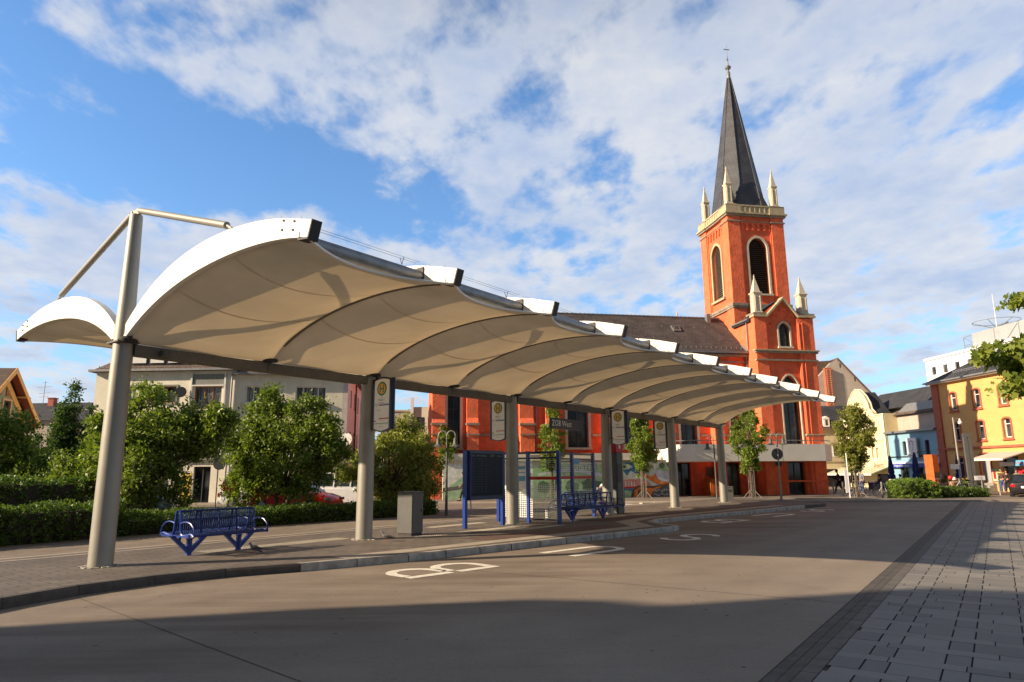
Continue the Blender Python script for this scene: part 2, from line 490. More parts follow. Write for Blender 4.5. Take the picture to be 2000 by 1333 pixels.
pbr('pigeon_dark', (0.05, 0.045, 0.045), 0.7, 0.3, 25, 0)
pbr('pigeon_leg', (0.45, 0.12, 0.09), 0.7, 0.1, 25, 0)
pbr('concrete_grey', (0.261, 0.253, 0.229), 0.8, 0.12, 3, 0.3, 30, streak=0.2)
pbr('flower_red', (0.60, 0.015, 0.03), 0.7, 0.2, 25, 0)
pbr('shop_yellow', (0.66, 0.46, 0.06), 0.6, 0.05, 4, 0)
pbr('shop_green', (0.06, 0.55, 0.06), 0.6, 0.05, 4, 0)
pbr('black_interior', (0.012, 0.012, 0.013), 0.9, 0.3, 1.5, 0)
pbr('dish_dark', (0.03, 0.03, 0.035), 0.5, 0.05, 4, 0)
pbr('dish_light', (0.46, 0.44, 0.41), 0.5, 0.05, 4, 0)
for nm, c_ in {'mural_white': (0.78, 0.80, 0.70), 'mural_green': (0.40, 0.58, 0.33), 'mural_blue': (0.07, 0.22, 0.38),
               'mural_orange': (0.80, 0.24, 0.06), 'mural_pink': (0.75, 0.32, 0.26), 'mural_grey': (0.16, 0.145, 0.13),
               'mural_yellow': (0.55, 0.40, 0.17), 'mural_brown': (0.17, 0.10, 0.055), 'mural_pale': (0.66, 0.70, 0.78),
               'mural_dark_green': (0.12, 0.2, 0.12), 'mural_black': (0.03, 0.03, 0.028)}.items():
    pbr(nm, c_, 0.85, 0.2, 3.5, 0.1, 30)

leafmat('leaf_bush', (0.075, 0.125, 0.020), (0.25, 0.32, 0.055))
leafmat('leaf_bush_yellow', (0.14, 0.19, 0.035), (0.40, 0.40, 0.11))
leafmat('leaf_hedge', (0.055, 0.105, 0.02), (0.13, 0.20, 0.04))
leafmat('leaf_hornbeam', (0.10, 0.165, 0.028), (0.25, 0.32, 0.055))
leafmat('leaf_hornbeam_rusty', (0.12, 0.165, 0.032), (0.32, 0.31, 0.065))
leafmat('leaf_conifer', (0.035, 0.078, 0.018), (0.10, 0.165, 0.036))
leafmat('leaf_maple', (0.11, 0.17, 0.026), (0.30, 0.33, 0.06))
leafmat('leaf_bright_hedge', (0.11, 0.19, 0.03), (0.24, 0.33, 0.06))

# window glass seen from outside
t = NT('window_glass')
t.col(t.mix(t.ramp(t.noise(0.8, 3), 0.4, 0.62), (0.012, 0.014, 0.016), (0.06, 0.065, 0.07)))
t.b.inputs['Roughness'].default_value = 0.06
t.b.inputs['Specular IOR Level'].default_value = 0.45
t = NT('curtained_glass')
v = t.map((22, 22, 1))
t.col(t.mix(t.ramp(t.noise(1.0, 1, 0.3, v), 0.45, 0.6), (0.05, 0.05, 0.05), (0.26, 0.25, 0.23)))
t.b.inputs['Roughness'].default_value = 0.12
t.b.inputs['Specular IOR Level'].default_value = 0.7
t = NT('clear_glass')
tr = t.N.new('ShaderNodeBsdfTransparent')
tr.inputs[0].default_value = (0.88, 0.93, 0.90, 1)
gl = t.N.new('ShaderNodeBsdfGlossy')
gl.inputs['Roughness'].default_value = 0.02
fr = t.N.new('ShaderNodeLayerWeight')
fr.inputs[0].default_value = 0.5
ms = t.N.new('ShaderNodeMixShader')
t.L.new(t.math('ADD', t.math('MULTIPLY', t.math('POWER', fr.outputs['Facing'], 5.0), 0.5), 0.03), ms.inputs[0])
t.L.new(tr.outputs[0], ms.inputs[1])
t.L.new(gl.outputs[0], ms.inputs[2])
t.L.new(ms.outputs[0], t.N['Material Output'].inputs[0])


# ------------------------------------------------------------------ mesh helpers
class MB:
    def __init__(s):
        s.v, s.f, s.mi = [], [], []

    def add(s, vs, fs, m=0):
        o = len(s.v)
        s.v += [tuple(v) for v in vs]
        s.f += [tuple(i + o for i in f) for f in fs]
        s.mi += [m] * len(fs)
        return s

    def box(s, x0, x1, y0, y1, z0, z1, m=0):
        vs = [(x, y, z) for z in (z0, z1) for y in (y0, y1) for x in (x0, x1)]
        return s.add(vs, [(0, 2, 3, 1), (4, 5, 7, 6), (0, 1, 5, 4), (2, 6, 7, 3), (0, 4, 6, 2), (1, 3, 7, 5)], m)

    def obox(s, c, size, mat3=None, m=0):
        mat3 = mat3 or Matrix.Identity(3)
        vs = [Vector(c) + mat3 @ Vector((x * size[0] / 2, y * size[1] / 2, z * size[2] / 2))
              for z in (-1, 1) for y in (-1, 1) for x in (-1, 1)]
        return s.add(vs, [(0, 2, 3, 1), (4, 5, 7, 6), (0, 1, 5, 4), (2, 6, 7, 3), (0, 4, 6, 2), (1, 3, 7, 5)], m)

    def tube(s, pts, r, n=8, m=0, caps=True, square=False):
        pts = [Vector(p) for p in pts]
        rs = r if isinstance(r, (list, tuple)) else [r] * len(pts)
        rings = []
        prev = None
        for i, p in enumerate(pts):
            d = (pts[min(i + 1, len(pts) - 1)] - pts[max(i - 1, 0)])
            if d.length < 1e-9:
                d = Vector((0, 0, 1))
            d.normalize()
            if prev is None:
                u = d.orthogonal().normalized()
                if abs(d.z) > 0.99:
                    u = Vector((1, 0, 0))
            else:
                u = (prev - d * prev.dot(d)).normalized()
            prev = u
            w = d.cross(u)
            rings.append([p + (u * math.cos(a) + w * math.sin(a)) * rs[i]
                          for a in [2 * math.pi * (k + 0.5 * square) / n for k in range(n)]])
        vs = [v for ring in rings for v in ring]
        fs = []
        for i in range(len(pts) - 1):
            for k in range(n):
                a, b = i * n + k, i * n + (k + 1) % n
                fs.append((a, b, b + n, a + n))
        if caps:
            fs.append(tuple(reversed(range(n))))
            fs.append(tuple(range((len(pts) - 1) * n, len(pts) * n)))
        return s.add(vs, fs, m)

    def lathe(s, prof, c=(0, 0, 0), n=12, m=0, rot=0.0):
        vs, fs = [], []
        for (r, z) in prof:
            for k in range(n):
                a = 2 * math.pi * k / n + rot
                vs.append((c[0] + r * math.cos(a), c[1] + r * math.sin(a), c[2] + z))
        for i in range(len(prof) - 1):
            for k in range(n):
                a, b = i * n + k, i * n + (k + 1) % n
                fs.append((a, b, b + n, a + n))
        fs.append(tuple(reversed(range(n))))
        fs.append(tuple(range((len(prof) - 1) * n, len(prof) * n)))
        return s.add(vs, fs, m)

    def ball(s, c, r, n=10, m=0, sz=1.0, sx=1.0, sy=1.0):
        k = n // 2
        prof = [(max(0.02 * r, r * math.sin(math.pi * i / k)), -r * math.cos(math.pi * i / k) * sz) for i in range(k + 1)]
        o = len(s.v)
        s.lathe(prof, (0, 0, 0), n, m)
        for i in range(o, len(s.v)):
            v = s.v[i]
            s.v[i] = (c[0] + v[0] * sx, c[1] + v[1] * sy, c[2] + v[2])
        return s

    def prism(s, poly, y0, y1, m=0, axis='y'):
        """poly in (x,z), extruded in y (axis y); or (x,y) in z (axis z); or (y,z) in x"""
        def co(p, t_):
            return {'y': (p[0], t_, p[1]), 'z': (p[0], p[1], t_), 'x': (t_, p[0], p[1])}[axis]
        n = len(poly)
        vs = [co(p, y0) for p in poly] + [co(p, y1) for p in poly]
        fs = [(i, (i + 1) % n, n + (i + 1) % n, n + i) for i in range(n)]
        tri = geometry.tessellate_polygon([[Vector((p[0], p[1], 0)) for p in poly]])
        fs += [tuple(t_) for t_ in tri] + [tuple(n + i for i in reversed(t_)) for t_ in tri]
        return s.add(vs, fs, m)

    def wall(s, outer, holes, y0, y1, m=0, reveal_m=None):
        """front wall in xz with holes, front at y0, back at y1"""
        loops = [outer] + holes
        flat = [p for l in loops for p in l]
        n = len(flat)
        tri = geometry.tessellate_polygon([[Vector((p[0], p[1], 0)) for p in l] for l in loops])
        vs = [(p[0], y0, p[1]) for p in flat] + [(p[0], y1, p[1]) for p in flat]
        s.add(vs, [tuple(t_) for t_ in tri] + [tuple(n + i for i in reversed(t_)) for t_ in tri], m)
        for li, l in enumerate(loops):
            k = len(l)
            vs = [(p[0], y0, p[1]) for p in l] + [(p[0], y1, p[1]) for p in l]
            s.add(vs, [(i, (i + 1) % k, k + (i + 1) % k, k + i) for i in range(k)],
                  m if (li == 0 or reveal_m is None) else reveal_m)
        return s

    def disc(s, c, r, n=20, axis='y', m=0, r2=None):
        def co(a, rr):
            u, w = rr * math.cos(a), rr * math.sin(a)
            return {'y': (c[0] + u, c[1], c[2] + w), 'z': (c[0] + u, c[1] + w, c[2]), 'x': (c[0], c[1] + u, c[2] + w)}[axis]
        A = [2 * math.pi * i / n for i in range(n)]
        if r2 is None:
            return s.add([co(a, r) for a in A], [tuple(range(n))], m)
        return s.add([co(a, r) for a in A] + [co(a, r2) for a in A], [(i, (i + 1) % n, n + (i + 1) % n, n + i) for i in range(n)], m)

    def build(s, name, mats, parent=None, smooth=False, bevel=0.0, loc=None, rotz=0.0):
        me = bpy.data.meshes.new(name)
        me.from_pydata(s.v, [], s.f)
        if not isinstance(mats, (list, tuple)):
            mats = [mats]
        for m in mats:
            me.materials.append(MATS[m])
        if len(mats) > 1:
            me.polygons.foreach_set('material_index', s.mi)
        bm = bmesh.new()
        bm.from_mesh(me)
        bmesh.ops.recalc_face_normals(bm, faces=bm.faces)
        bm.to_mesh(me)
        bm.free()
        if smooth:
            me.polygons.foreach_set('use_smooth', [True] * len(me.polygons))
            me.set_sharp_from_angle(angle=R(40))
        o = bpy.data.objects.new(name, me)
        COL.objects.link(o)
        if parent is not None:
            o.parent = parent
        if bevel:
            b = o.modifiers.new('bevel', 'BEVEL')
            b.width = bevel
            b.segments = 2
            b.limit_method = 'ANGLE'
            b.angle_limit = R(40)
        if loc is not None:
            o.location = loc
        if rotz:
            o.rotation_euler = (0, 0, rotz)
        return o


def tag(o, label=None, cat=None, group=None, kind=None):
    if label:
        o['label'] = label
    if cat:
        o['category'] = cat
    if group:
        o['group'] = group
    if kind:
        o['kind'] = kind
    return o


def thing(name, label, cat, loc=(0, 0, 0), az=90.0, group=None, rotz=None):
    """Empty; local x axis points along compass direction az (from +Y clockwise)"""
    o = bpy.data.objects.new(name, None)
    COL.objects.link(o)
    o.location = loc
    o.rotation_euler = (0, 0, R(90 - az) if rotz is None else rotz)
    o.empty_display_size = 0.3
    return tag(o, label, cat, group)


def kids(o):
    return [c for c in bpy.data.objects if c.parent == o]


def copy_tree(o, parent=None):
    c = o.copy()
    COL.objects.link(c)
    c.parent = parent
    for ch in kids(o):
        copy_tree(ch, c)
    return c


def struct(o):
    return tag(o, kind='structure')


FONT_CACHE = {}


def text_geo(txt, size):
    key = (txt, size)
    if key in FONT_CACHE:
        return FONT_CACHE[key]
    cu = bpy.data.curves.new('t', 'FONT')
    cu.body = txt
    cu.size = size
    cu.align_x = 'CENTER'
    cu.align_y = 'CENTER'
    cu.resolution_u = 2
    ob = bpy.data.objects.new('t', cu)
    COL.objects.link(ob)
    dg = bpy.context.evaluated_depsgraph_get()
    me = ob.evaluated_get(dg).to_mesh()
    vs = [tuple(v.co) for v in me.vertices]
    fs = [tuple(p.vertices) for p in me.polygons]
    ob.evaluated_get(dg).to_mesh_clear()
    bpy.data.objects.remove(ob)
    bpy.data.curves.remove(cu)
    FONT_CACHE[key] = (vs, fs)
    return vs, fs


def text_into(mb, txt, size, fn, m=0, sx=1.0):
    """fn maps text (u,v) to 3d"""
    vs, fs = text_geo(txt, size)
    mb.add([fn(v[0] * sx, v[1]) for v in vs], fs, m)


def arch(cx, w, z0, zs, n=10, pointed=0.0):
    """window outline: rectangle z0..zs with a round (or slightly pointed) head above"""
    r = w / 2
    pts = [(cx - r, z0), (cx + r, z0)]
    for i in range(n + 1):
        a = math.pi * i / n
        x = cx + r * math.cos(a)
        z = zs + r * math.sin(a) * (1 + pointed * math.sin(a) ** 4)
        pts.append((x, z))
    return pts


def rect(x0, x1, z0, z1):
    return [(x0, z0), (x1, z0), (x1, z1), (x0, z1)]


def interp(x, tab):
    for (x0, y0), (x1, y1) in zip(tab, tab[1:]):
        if x <= x1:
            return y0 + (y1 - y0) * (x - x0) / (x1 - x0)
    return tab[-1][1]


def smooth_tab(tab, n):
    xs = np.array([t_[0] for t_ in tab])
    ys = np.array([t_[1] for t_ in tab])
    co = np.polyfit(xs, ys, 4)
    return lambda x: float(np.polyval(co, x))


# canopy frame
PC = Vector((-7.3704, 12.6299, 0))
DC = Vector((math.sin(R(AZ_C)), math.cos(R(AZ_C)), 0))
NC = Vector((DC.y, -DC.x, 0))


def CW(a, b, z=0.0):
    """canopy coordinates (along, towards the road, up) to world"""
    p = PC + DC * a + NC * b
    return (p.x, p.y, z)


ISL = 0.14

# ================================================================== GROUND
def sheet(name, poly, z, mat, holes=()):
    tri = geometry.tessellate_polygon([[Vector((p[0], p[1], 0)) for p in poly]])
    mb = MB().add([(p[0], p[1], z) for p in poly], [tuple(t_) for t_ in tri])
    return mb.build(name, mat)


struct(sheet('ground', [(-900, -300), (900, -300), (900, 1500), (-900, 1500)], -0.03, 'asphalt'))
struct(sheet('road', [(-70, -45), (40, -45), (70, 20), (70, 70), (-70, 70)], 0.0, 'road_concrete'))

# bus island with its sawtooth kerb
kerb = [(-14, 9), (-9, 7.4), (-6, 4.9), (-3.6, 3.2), (-2.14, 2.45), (-1.11, 2.12), (0.01, 2.05), (1.1, 2.25), (2.26, 2.72),
        (4.36, 3.30), (7.15, 3.72), (10.86, 4.27), (13.6, 4.70), (14.15, 4.62), (14.3, 4.25), (15.3, 3.2), (16.5, 2.85), (18.0, 3.0),
        (20.26, 3.35), (24.42, 3.9), (28.67, 4.35), (30.6, 4.75), (31.5, 4.6), (32.5, 3.4)]
back = [(36, 1.0), (36, -2.9), (-20, -2.9), (-20, 9)]
isl = [CW(a, b)[:2] for a, b in kerb + back]


def offset_line(pts, d):
    out = []
    for i, p in enumerate(pts):
        q0, q1 = pts[max(i - 1, 0)], pts[min(i + 1, len(pts) - 1)]
        t_ = Vector((q1[0] - q0[0], q1[1] - q0[1])).normalized()
        out.append((p[0] - t_.y * -d, p[1] - t_.x * d))
    return out


kin = [(a, b - 0.16) for a, b in kerb]
inner = [CW(a, b)[:2] for a, b in [(k[0] + (0.12 if 14 < k[0] < 15.5 else 0) * -1, k[1]) for k in kin] + [(36, 1.0), (36, -2.75), (-20, -2.75), (-20, 8.8)]]
struct(sheet('island_pavement', inner, ISL, 'island_paving'))
mb = MB()
ko = [CW(a, b) for a, b in kerb]
ki = inner[:len(kerb)]


def seg_split(i):
    return max(1, int(round((Vector(ko[i + 1]) - Vector(ko[i])).length / 1.0)))


first_dark = True
for i in range(len(kerb) - 1):
    n = seg_split(i)
    for k in range(n):
        t0, t1 = k / n + 0.004, (k + 1) / n - 0.004
        o0, o1 = Vector(ko[i]).lerp(Vector(ko[i + 1]), t0), Vector(ko[i]).lerp(Vector(ko[i + 1]), t1)
        a0 = Vector((*ki[i], 0)).lerp(Vector((*ki[i + 1], 0)), t0)
        a1 = Vector((*ki[i], 0)).lerp(Vector((*ki[i + 1], 0)), t1)
        m = 1 if kerb[i][0] < 2.2 or kerb[i][0] > 28.6 else 0
        h = 0.004 + ISL
        e0, e1 = o0.lerp(a0, 0.18), o1.lerp(a1, 0.18)
        vs = [o0, o1, (o0.x, o0.y, h - 0.035), (o1.x, o1.y, h - 0.035), (e0.x, e0.y, h), (e1.x, e1.y, h), (a0.x, a0.y, h), (a1.x, a1.y, h)]
        mb.add(vs, [(0, 1, 3, 2), (2, 3, 5, 4), (4, 5, 7, 6)], m)
struct(mb.build('kerb', ['kerb_stone', 'dark_kerb_stone']))
mb = MB()
for i in range(len(kerb) - 1):     # dark core behind the joints
    a, b = Vector(ko[i]), Vector(ko[i + 1])
    c_, d_ = Vector((*ki[i], 0)), Vector((*ki[i + 1], 0))
    for (p, q) in ((a.lerp(c_, .08), b.lerp(d_, .08)),):
        mb.add([(p.x, p.y, 0), (q.x, q.y, 0), (q.x, q.y, ISL - .04), (p.x, p.y, ISL - .04)], [(0, 1, 2, 3)])
struct(mb.build('kerb_joint', 'joint_dirt'))
# pale bands and back kerb of the island
def band(name, pts_in, pts_out, z, mat):
    n = len(pts_in)
    vs = [CW(a, b, z) for a, b in pts_in] + [CW(a, b, z) for a, b in pts_out]
    return struct(MB().add(vs, [(i, i + 1, n + i + 1, n + i) for i in range(n - 1)]).build(name, mat))


band('kerb_back', [(-20, -2.75), (36, -2.75)], [(-20, -2.9), (36, -2.9)], ISL + .004, 'light_paving_band')
band('kerb_back_face', [(-20, -2.9), (36, -2.9)], [(-20, -2.91), (36, -2.91)], ISL + .002, 'kerb_stone')
band('paving_band_back', [(-20, -2.28), (36, -2.28)], [(-20, -2.42), (36, -2.42)], ISL + .004, 'light_paving_band')
band('paving_band_front', [(3.2, 2.35), (7.2, 2.85), (10.9, 3.3), (13.1, 3.6)], [(3.2, 2.85), (7.2, 3.3), (10.9, 3.85), (13.4, 4.2)], ISL + .004, 'light_paving_band')
band('paving_band_return', [(13.1, 3.6), (14.6, 2.2), (17, 2.0), (28, 3.2)], [(13.4, 4.2), (15.0, 2.75), (17, 2.5), (28, 3.65)], ISL + .004, 'light_paving_band')
band('paving_band_dark', [(7.5, 1.9), (10.9, 2.3), (12.9, 2.5)], [(7.5, 2.75), (10.9, 3.2), (13.0, 3.5)], ISL + .004, 'red_paving_band')
band('paving_band_dark_far', [(14.4, 1.1), (17, 1.2), (28, 2.4)], [(14.6, 2.1), (17, 1.9), (28, 3.1)], ISL + .004, 'red_paving_band')
# tactile paving: rows of small raised studs
def tactile(a0, a1, b0, b1, name='tactile_paving', st=0.07, label=None):
    mb = MB()
    z = ISL + .004
    mb.add([CW(a0, b0, z), CW(a1, b0, z), CW(a1, b1, z), CW(a0, b1, z)], [(0, 1, 2, 3)], 1)
    na, nb = int((a1 - a0) / st), int((b1 - b0) / st)
    for i in range(na):
        for j in range(nb):
            a, b = a0 + (i + .5) * (a1 - a0) / na, b0 + (j + .5) * (b1 - b0) / nb
            r = .02
            mb.add([CW(a - r, b - r, z), CW(a + r, b - r, z), CW(a + r, b + r, z), CW(a - r, b + r, z), CW(a, b, z + .012)],
                   [(0, 1, 4), (1, 2, 4), (2, 3, 4), (3, 0, 4)])
    return struct(mb.build(name, ['tactile_white', 'tactile_base']))


tactile(2.2, 5.9, -0.9, -0.35)
tactile(6.9, 11.3, 0.55, 0.95)
tactile(9.5, 12.0, -1.4, -1.0)
tactile(10.2, 12.5, 1.35, 1.75)
for k in range(4):
    band('guide_strip', [(-3.3, -1.55 + k * .13), (-1.75, -1.55 + k * .13)], [(-3.3, -1.47 + k * .13), (-1.75, -1.47 + k * .13)], ISL + .005, 'tactile_white')
# manhole cover by the first mast
mb = MB()
mb.disc((0, 0, 0), .33, 28, 'z')
mb.disc((0, 0, .002), .36, 28, 'z', r2=.33)
tag(mb.build('manhole_cover', 'gutter_stone', loc=CW(2.0, -3.55, .006)), 'round iron manhole cover in the lane behind the first canopy mast', 'manhole cover')

# far pavement in front of the church
far_edge = [(-70, 44.5), (-20, 42.6), (0, 41.2), (14, 39.3), (24.4, 38.15), (46, 38.1)]
poly = far_edge + [(46, 110), (-70, 110)]
struct(sheet('far_pavement', poly, 0.08, 'far_paving'))
mb = MB()
for p, q in zip(far_edge, far_edge[1:]):
    mb.add([(p[0], p[1] - .1, 0), (q[0], q[1] - .1, 0), (q[0], q[1] - .1, .084), (p[0], p[1] - .1, .084), (q[0], q[1] + .18, .084), (p[0], p[1] + .18, .084)],
           [(0, 1, 2, 3), (3, 2, 4, 5)])
struct(mb.build('far_kerb', 'light_paving_band'))
# painted lines in the back lane
mb = MB()
for (a0, a1, b0, b1) in [(22, 30, -6.2, -6.05), (26, 33, -4.6, -4.45), (16, 24, -9, -8.85), (28, 29.0, -6.0, -4.7)]:
    mb.add([CW(a0, b0, .004), CW(a1, b0, .004), CW(a1, b1, .004), CW(a0, b1, .004)], [(0, 1, 2, 3)])
struct(mb.build('lane_marking', 'road_paint'))
# raised wedge on the crossing
mb = MB()
mb.prism([(0, 0), (2.2, 0), (.35, .09), (0, .09)], 0, .9)
tag(mb.build('kerb_wedge', 'tactile_white', loc=(7.0, 37.4, 0), rotz=R(5)), 'low cream wedge shaped kerb stone lying in the lane before the mural', 'kerb wedge')

# gutter between road and slab pavement
GO = Vector((2.02, 6.02, 0))
GD = Vector((math.sin(R(AZ_G)), math.cos(R(AZ_G)), 0))
GN = Vector((GD.y, -GD.x, 0))


def GW(a, b, z=0.0):
    p = GO + GD * a + GN * b
    return (p.x, p.y, z)


A0, A1 = -16, 39.0
mb = MB()
a = A0
while a < A1:
    for (b0, b1, m, ln) in ((0.0, .10, 0, .5), (.106, .20, 0, .5), (.206, .345, 1, .5)):
        mb.add([GW(a + .004, b0, .006), GW(a + ln - .004, b0, .006), GW(a + ln - .004, b1, .006), GW(a + .004, b1, .006)], [(0, 1, 2, 3)], m)
    a += .5
struct(mb.build('gutter', ['gutter_stone', 'gutter_slab']))
mb = MB().add([GW(A0, -.02, .002), GW(A1, -.02, .002), GW(A1, 16, .002), GW(A0, 16, .002)], [(0, 1, 2, 3)])
struct(mb.build('pavement_bed', 'joint_dirt'))
mb = MB()
a, row = A0, 0
while a < A1:
    tall = row % 2 == 0
    h = .40 if tall else .20
    b = .352 if tall else .352 - random.random() * .3
    k = row // 2
    j = 0
    first = True
    while b < 15:
        if tall:
            w = .40 if j % 2 == 0 else .20
            if first:
                w = .26
        else:
            w = .60 if (j + k) % 3 else .30
        b0 = max(b, .352)
        jt = .0075 if tall else .005
        if b + w > .39:
            z = .010 + random.random() * .0025
            mb.add([GW(a + .002, b0 + jt, z), GW(a + h - .002, b0 + jt, z), GW(a + h - .002, b + w - jt, z), GW(a + .002, b + w - jt, z)], [(0, 1, 2, 3)])
        b += w
        j += 1
        first = False
    a += h
    row += 1
struct(mb.build('pavement', 'slab_concrete'))
# fine joints in the road concrete
mb = MB()
def road_line(p, q, w=.012):
    p, q = Vector((*p, .0)), Vector((*q, .0))
    n = (q - p).normalized().cross(Vector((0, 0, 1))) * w / 2
    mb.add([(p + n) + Vector((0, 0, .003)), (q + n) + Vector((0, 0, .003)), (q - n) + Vector((0, 0, .003)), (p - n) + Vector((0, 0, .003))], [(0, 1, 2, 3)])
road_line((-6.3, 10.3), (-1.65, 6.0))
road_line((-1.65, 6.0), (1.5, 3.1))
road_line((-1.0, 12.9), (5.0, 8.95))
road_line((5.6, 21.2), (12.2, 16.0), .01)
struct(mb.build('road_joint', 'joint_dirt'))


# ---- painted BUS letters on the road
def stroke(mb, pts, w, fn, z):
    n = len(pts)
    L_, R_ = [], []
    for i, p in enumerate(pts):
        q0, q1 = pts[max(i - 1, 0)], pts[min(i + 1, n - 1)]
        t_ = Vector((q1[0] - q0[0], q1[1] - q0[1])).normalized()
        L_.append((p[0] - t_.y * w / 2, p[1] + t_.x * w / 2))
        R_.append((p[0] + t_.y * w / 2, p[1] - t_.x * w / 2))
    vs = [fn(*p, z) for p in L_] + [fn(*p, z) for p in R_]
    mb.add(vs, [(i, i + 1, n + i + 1, n + i) for i in range(n - 1)])


def arc(cx, cy, rx, ry, a0, a1, n=12):
    return [(cx + rx * math.cos(R(a0 + (a1 - a0) * i / n)), cy + ry * math.sin(R(a0 + (a1 - a0) * i / n))) for i in range(n + 1)]


def glyph(ch, a, b, tilt=8.0, w=1.05, h=2.05):
    mb = MB()
    up = Matrix.Rotation(-R(tilt), 3, 'Z') @ (-DC)
    rt = Matrix.Rotation(-R(tilt), 3, 'Z') @ (-NC)
    c_ = Vector(CW(a, b))

    def fn(u, v_, z):
        p = c_ + rt * (u - w / 2) + up * (v_ - h / 2)
        return (p.x, p.y, z)
    s_ = .20
    if ch == 'B':
        stroke(mb, [(s_ / 2, 0), (s_ / 2, h * .46)], s_, fn, .005)
        stroke(mb, [(s_ / 2, h * .54), (s_ / 2, h)], s_, fn, .005)
        stroke(mb, [(s_ + .03, h - .09)] + arc(w * .5, h * .76, w * .42, h * .21, 90, -90) + [(s_ + .1, h * .54)], s_, fn, .005)
        stroke(mb, [(s_ + .03, h * .49)] + arc(w * .55, h * .26, w * .4, h * .22, 80, -90) + [(s_ + .03, .09)], s_, fn, .005)
    if ch == 'U':
        stroke(mb, [(s_ / 2, h)] + arc(w / 2, h * .25, w / 2 - s_ / 2, h * .21, 180, 360) + [(w - s_ / 2, h)], s_, fn, .005)
    if ch == 'S':
        pts = arc(w / 2, h * .74, w / 2 - s_ / 2, h * .22, 20, 250) + arc(w / 2, h * .27, w / 2 - s_ / 2, h * .23, 70, -160)
        stroke(mb, pts, s_, fn, .005)
    o = mb.build('road_lettering', 'road_paint')
    return o


for (ch, a, b) in (('B', 3.9, 4.60), ('U', 8.0, 5.2), ('S', 12.25, 5.8), ('B', 18.6, 4.3), ('U', 22.9, 4.75), ('S', 27.0, 5.3)):
    struct(glyph(ch, a, b))

# ================================================================== CANOPY
zt = smooth_tab([(0.2, 4.5), (.35, 4.66), (1.05, 5.07), (1.76, 5.34), (2.45, 5.5), (3.11, 5.57), (3.73, 5.58), (4.31, 5.54), (4.87, 5.46), (5.33, 5.35), (5.85, 5.20)], 4)
zb = smooth_tab([(.2, 4.22), (.41, 4.36), (1.12, 4.68), (1.93, 4.93), (2.85, 5.09), (3.78, 5.15), (4.63, 5.14), (5.16, 5.09), (5.75, 4.98)], 4)


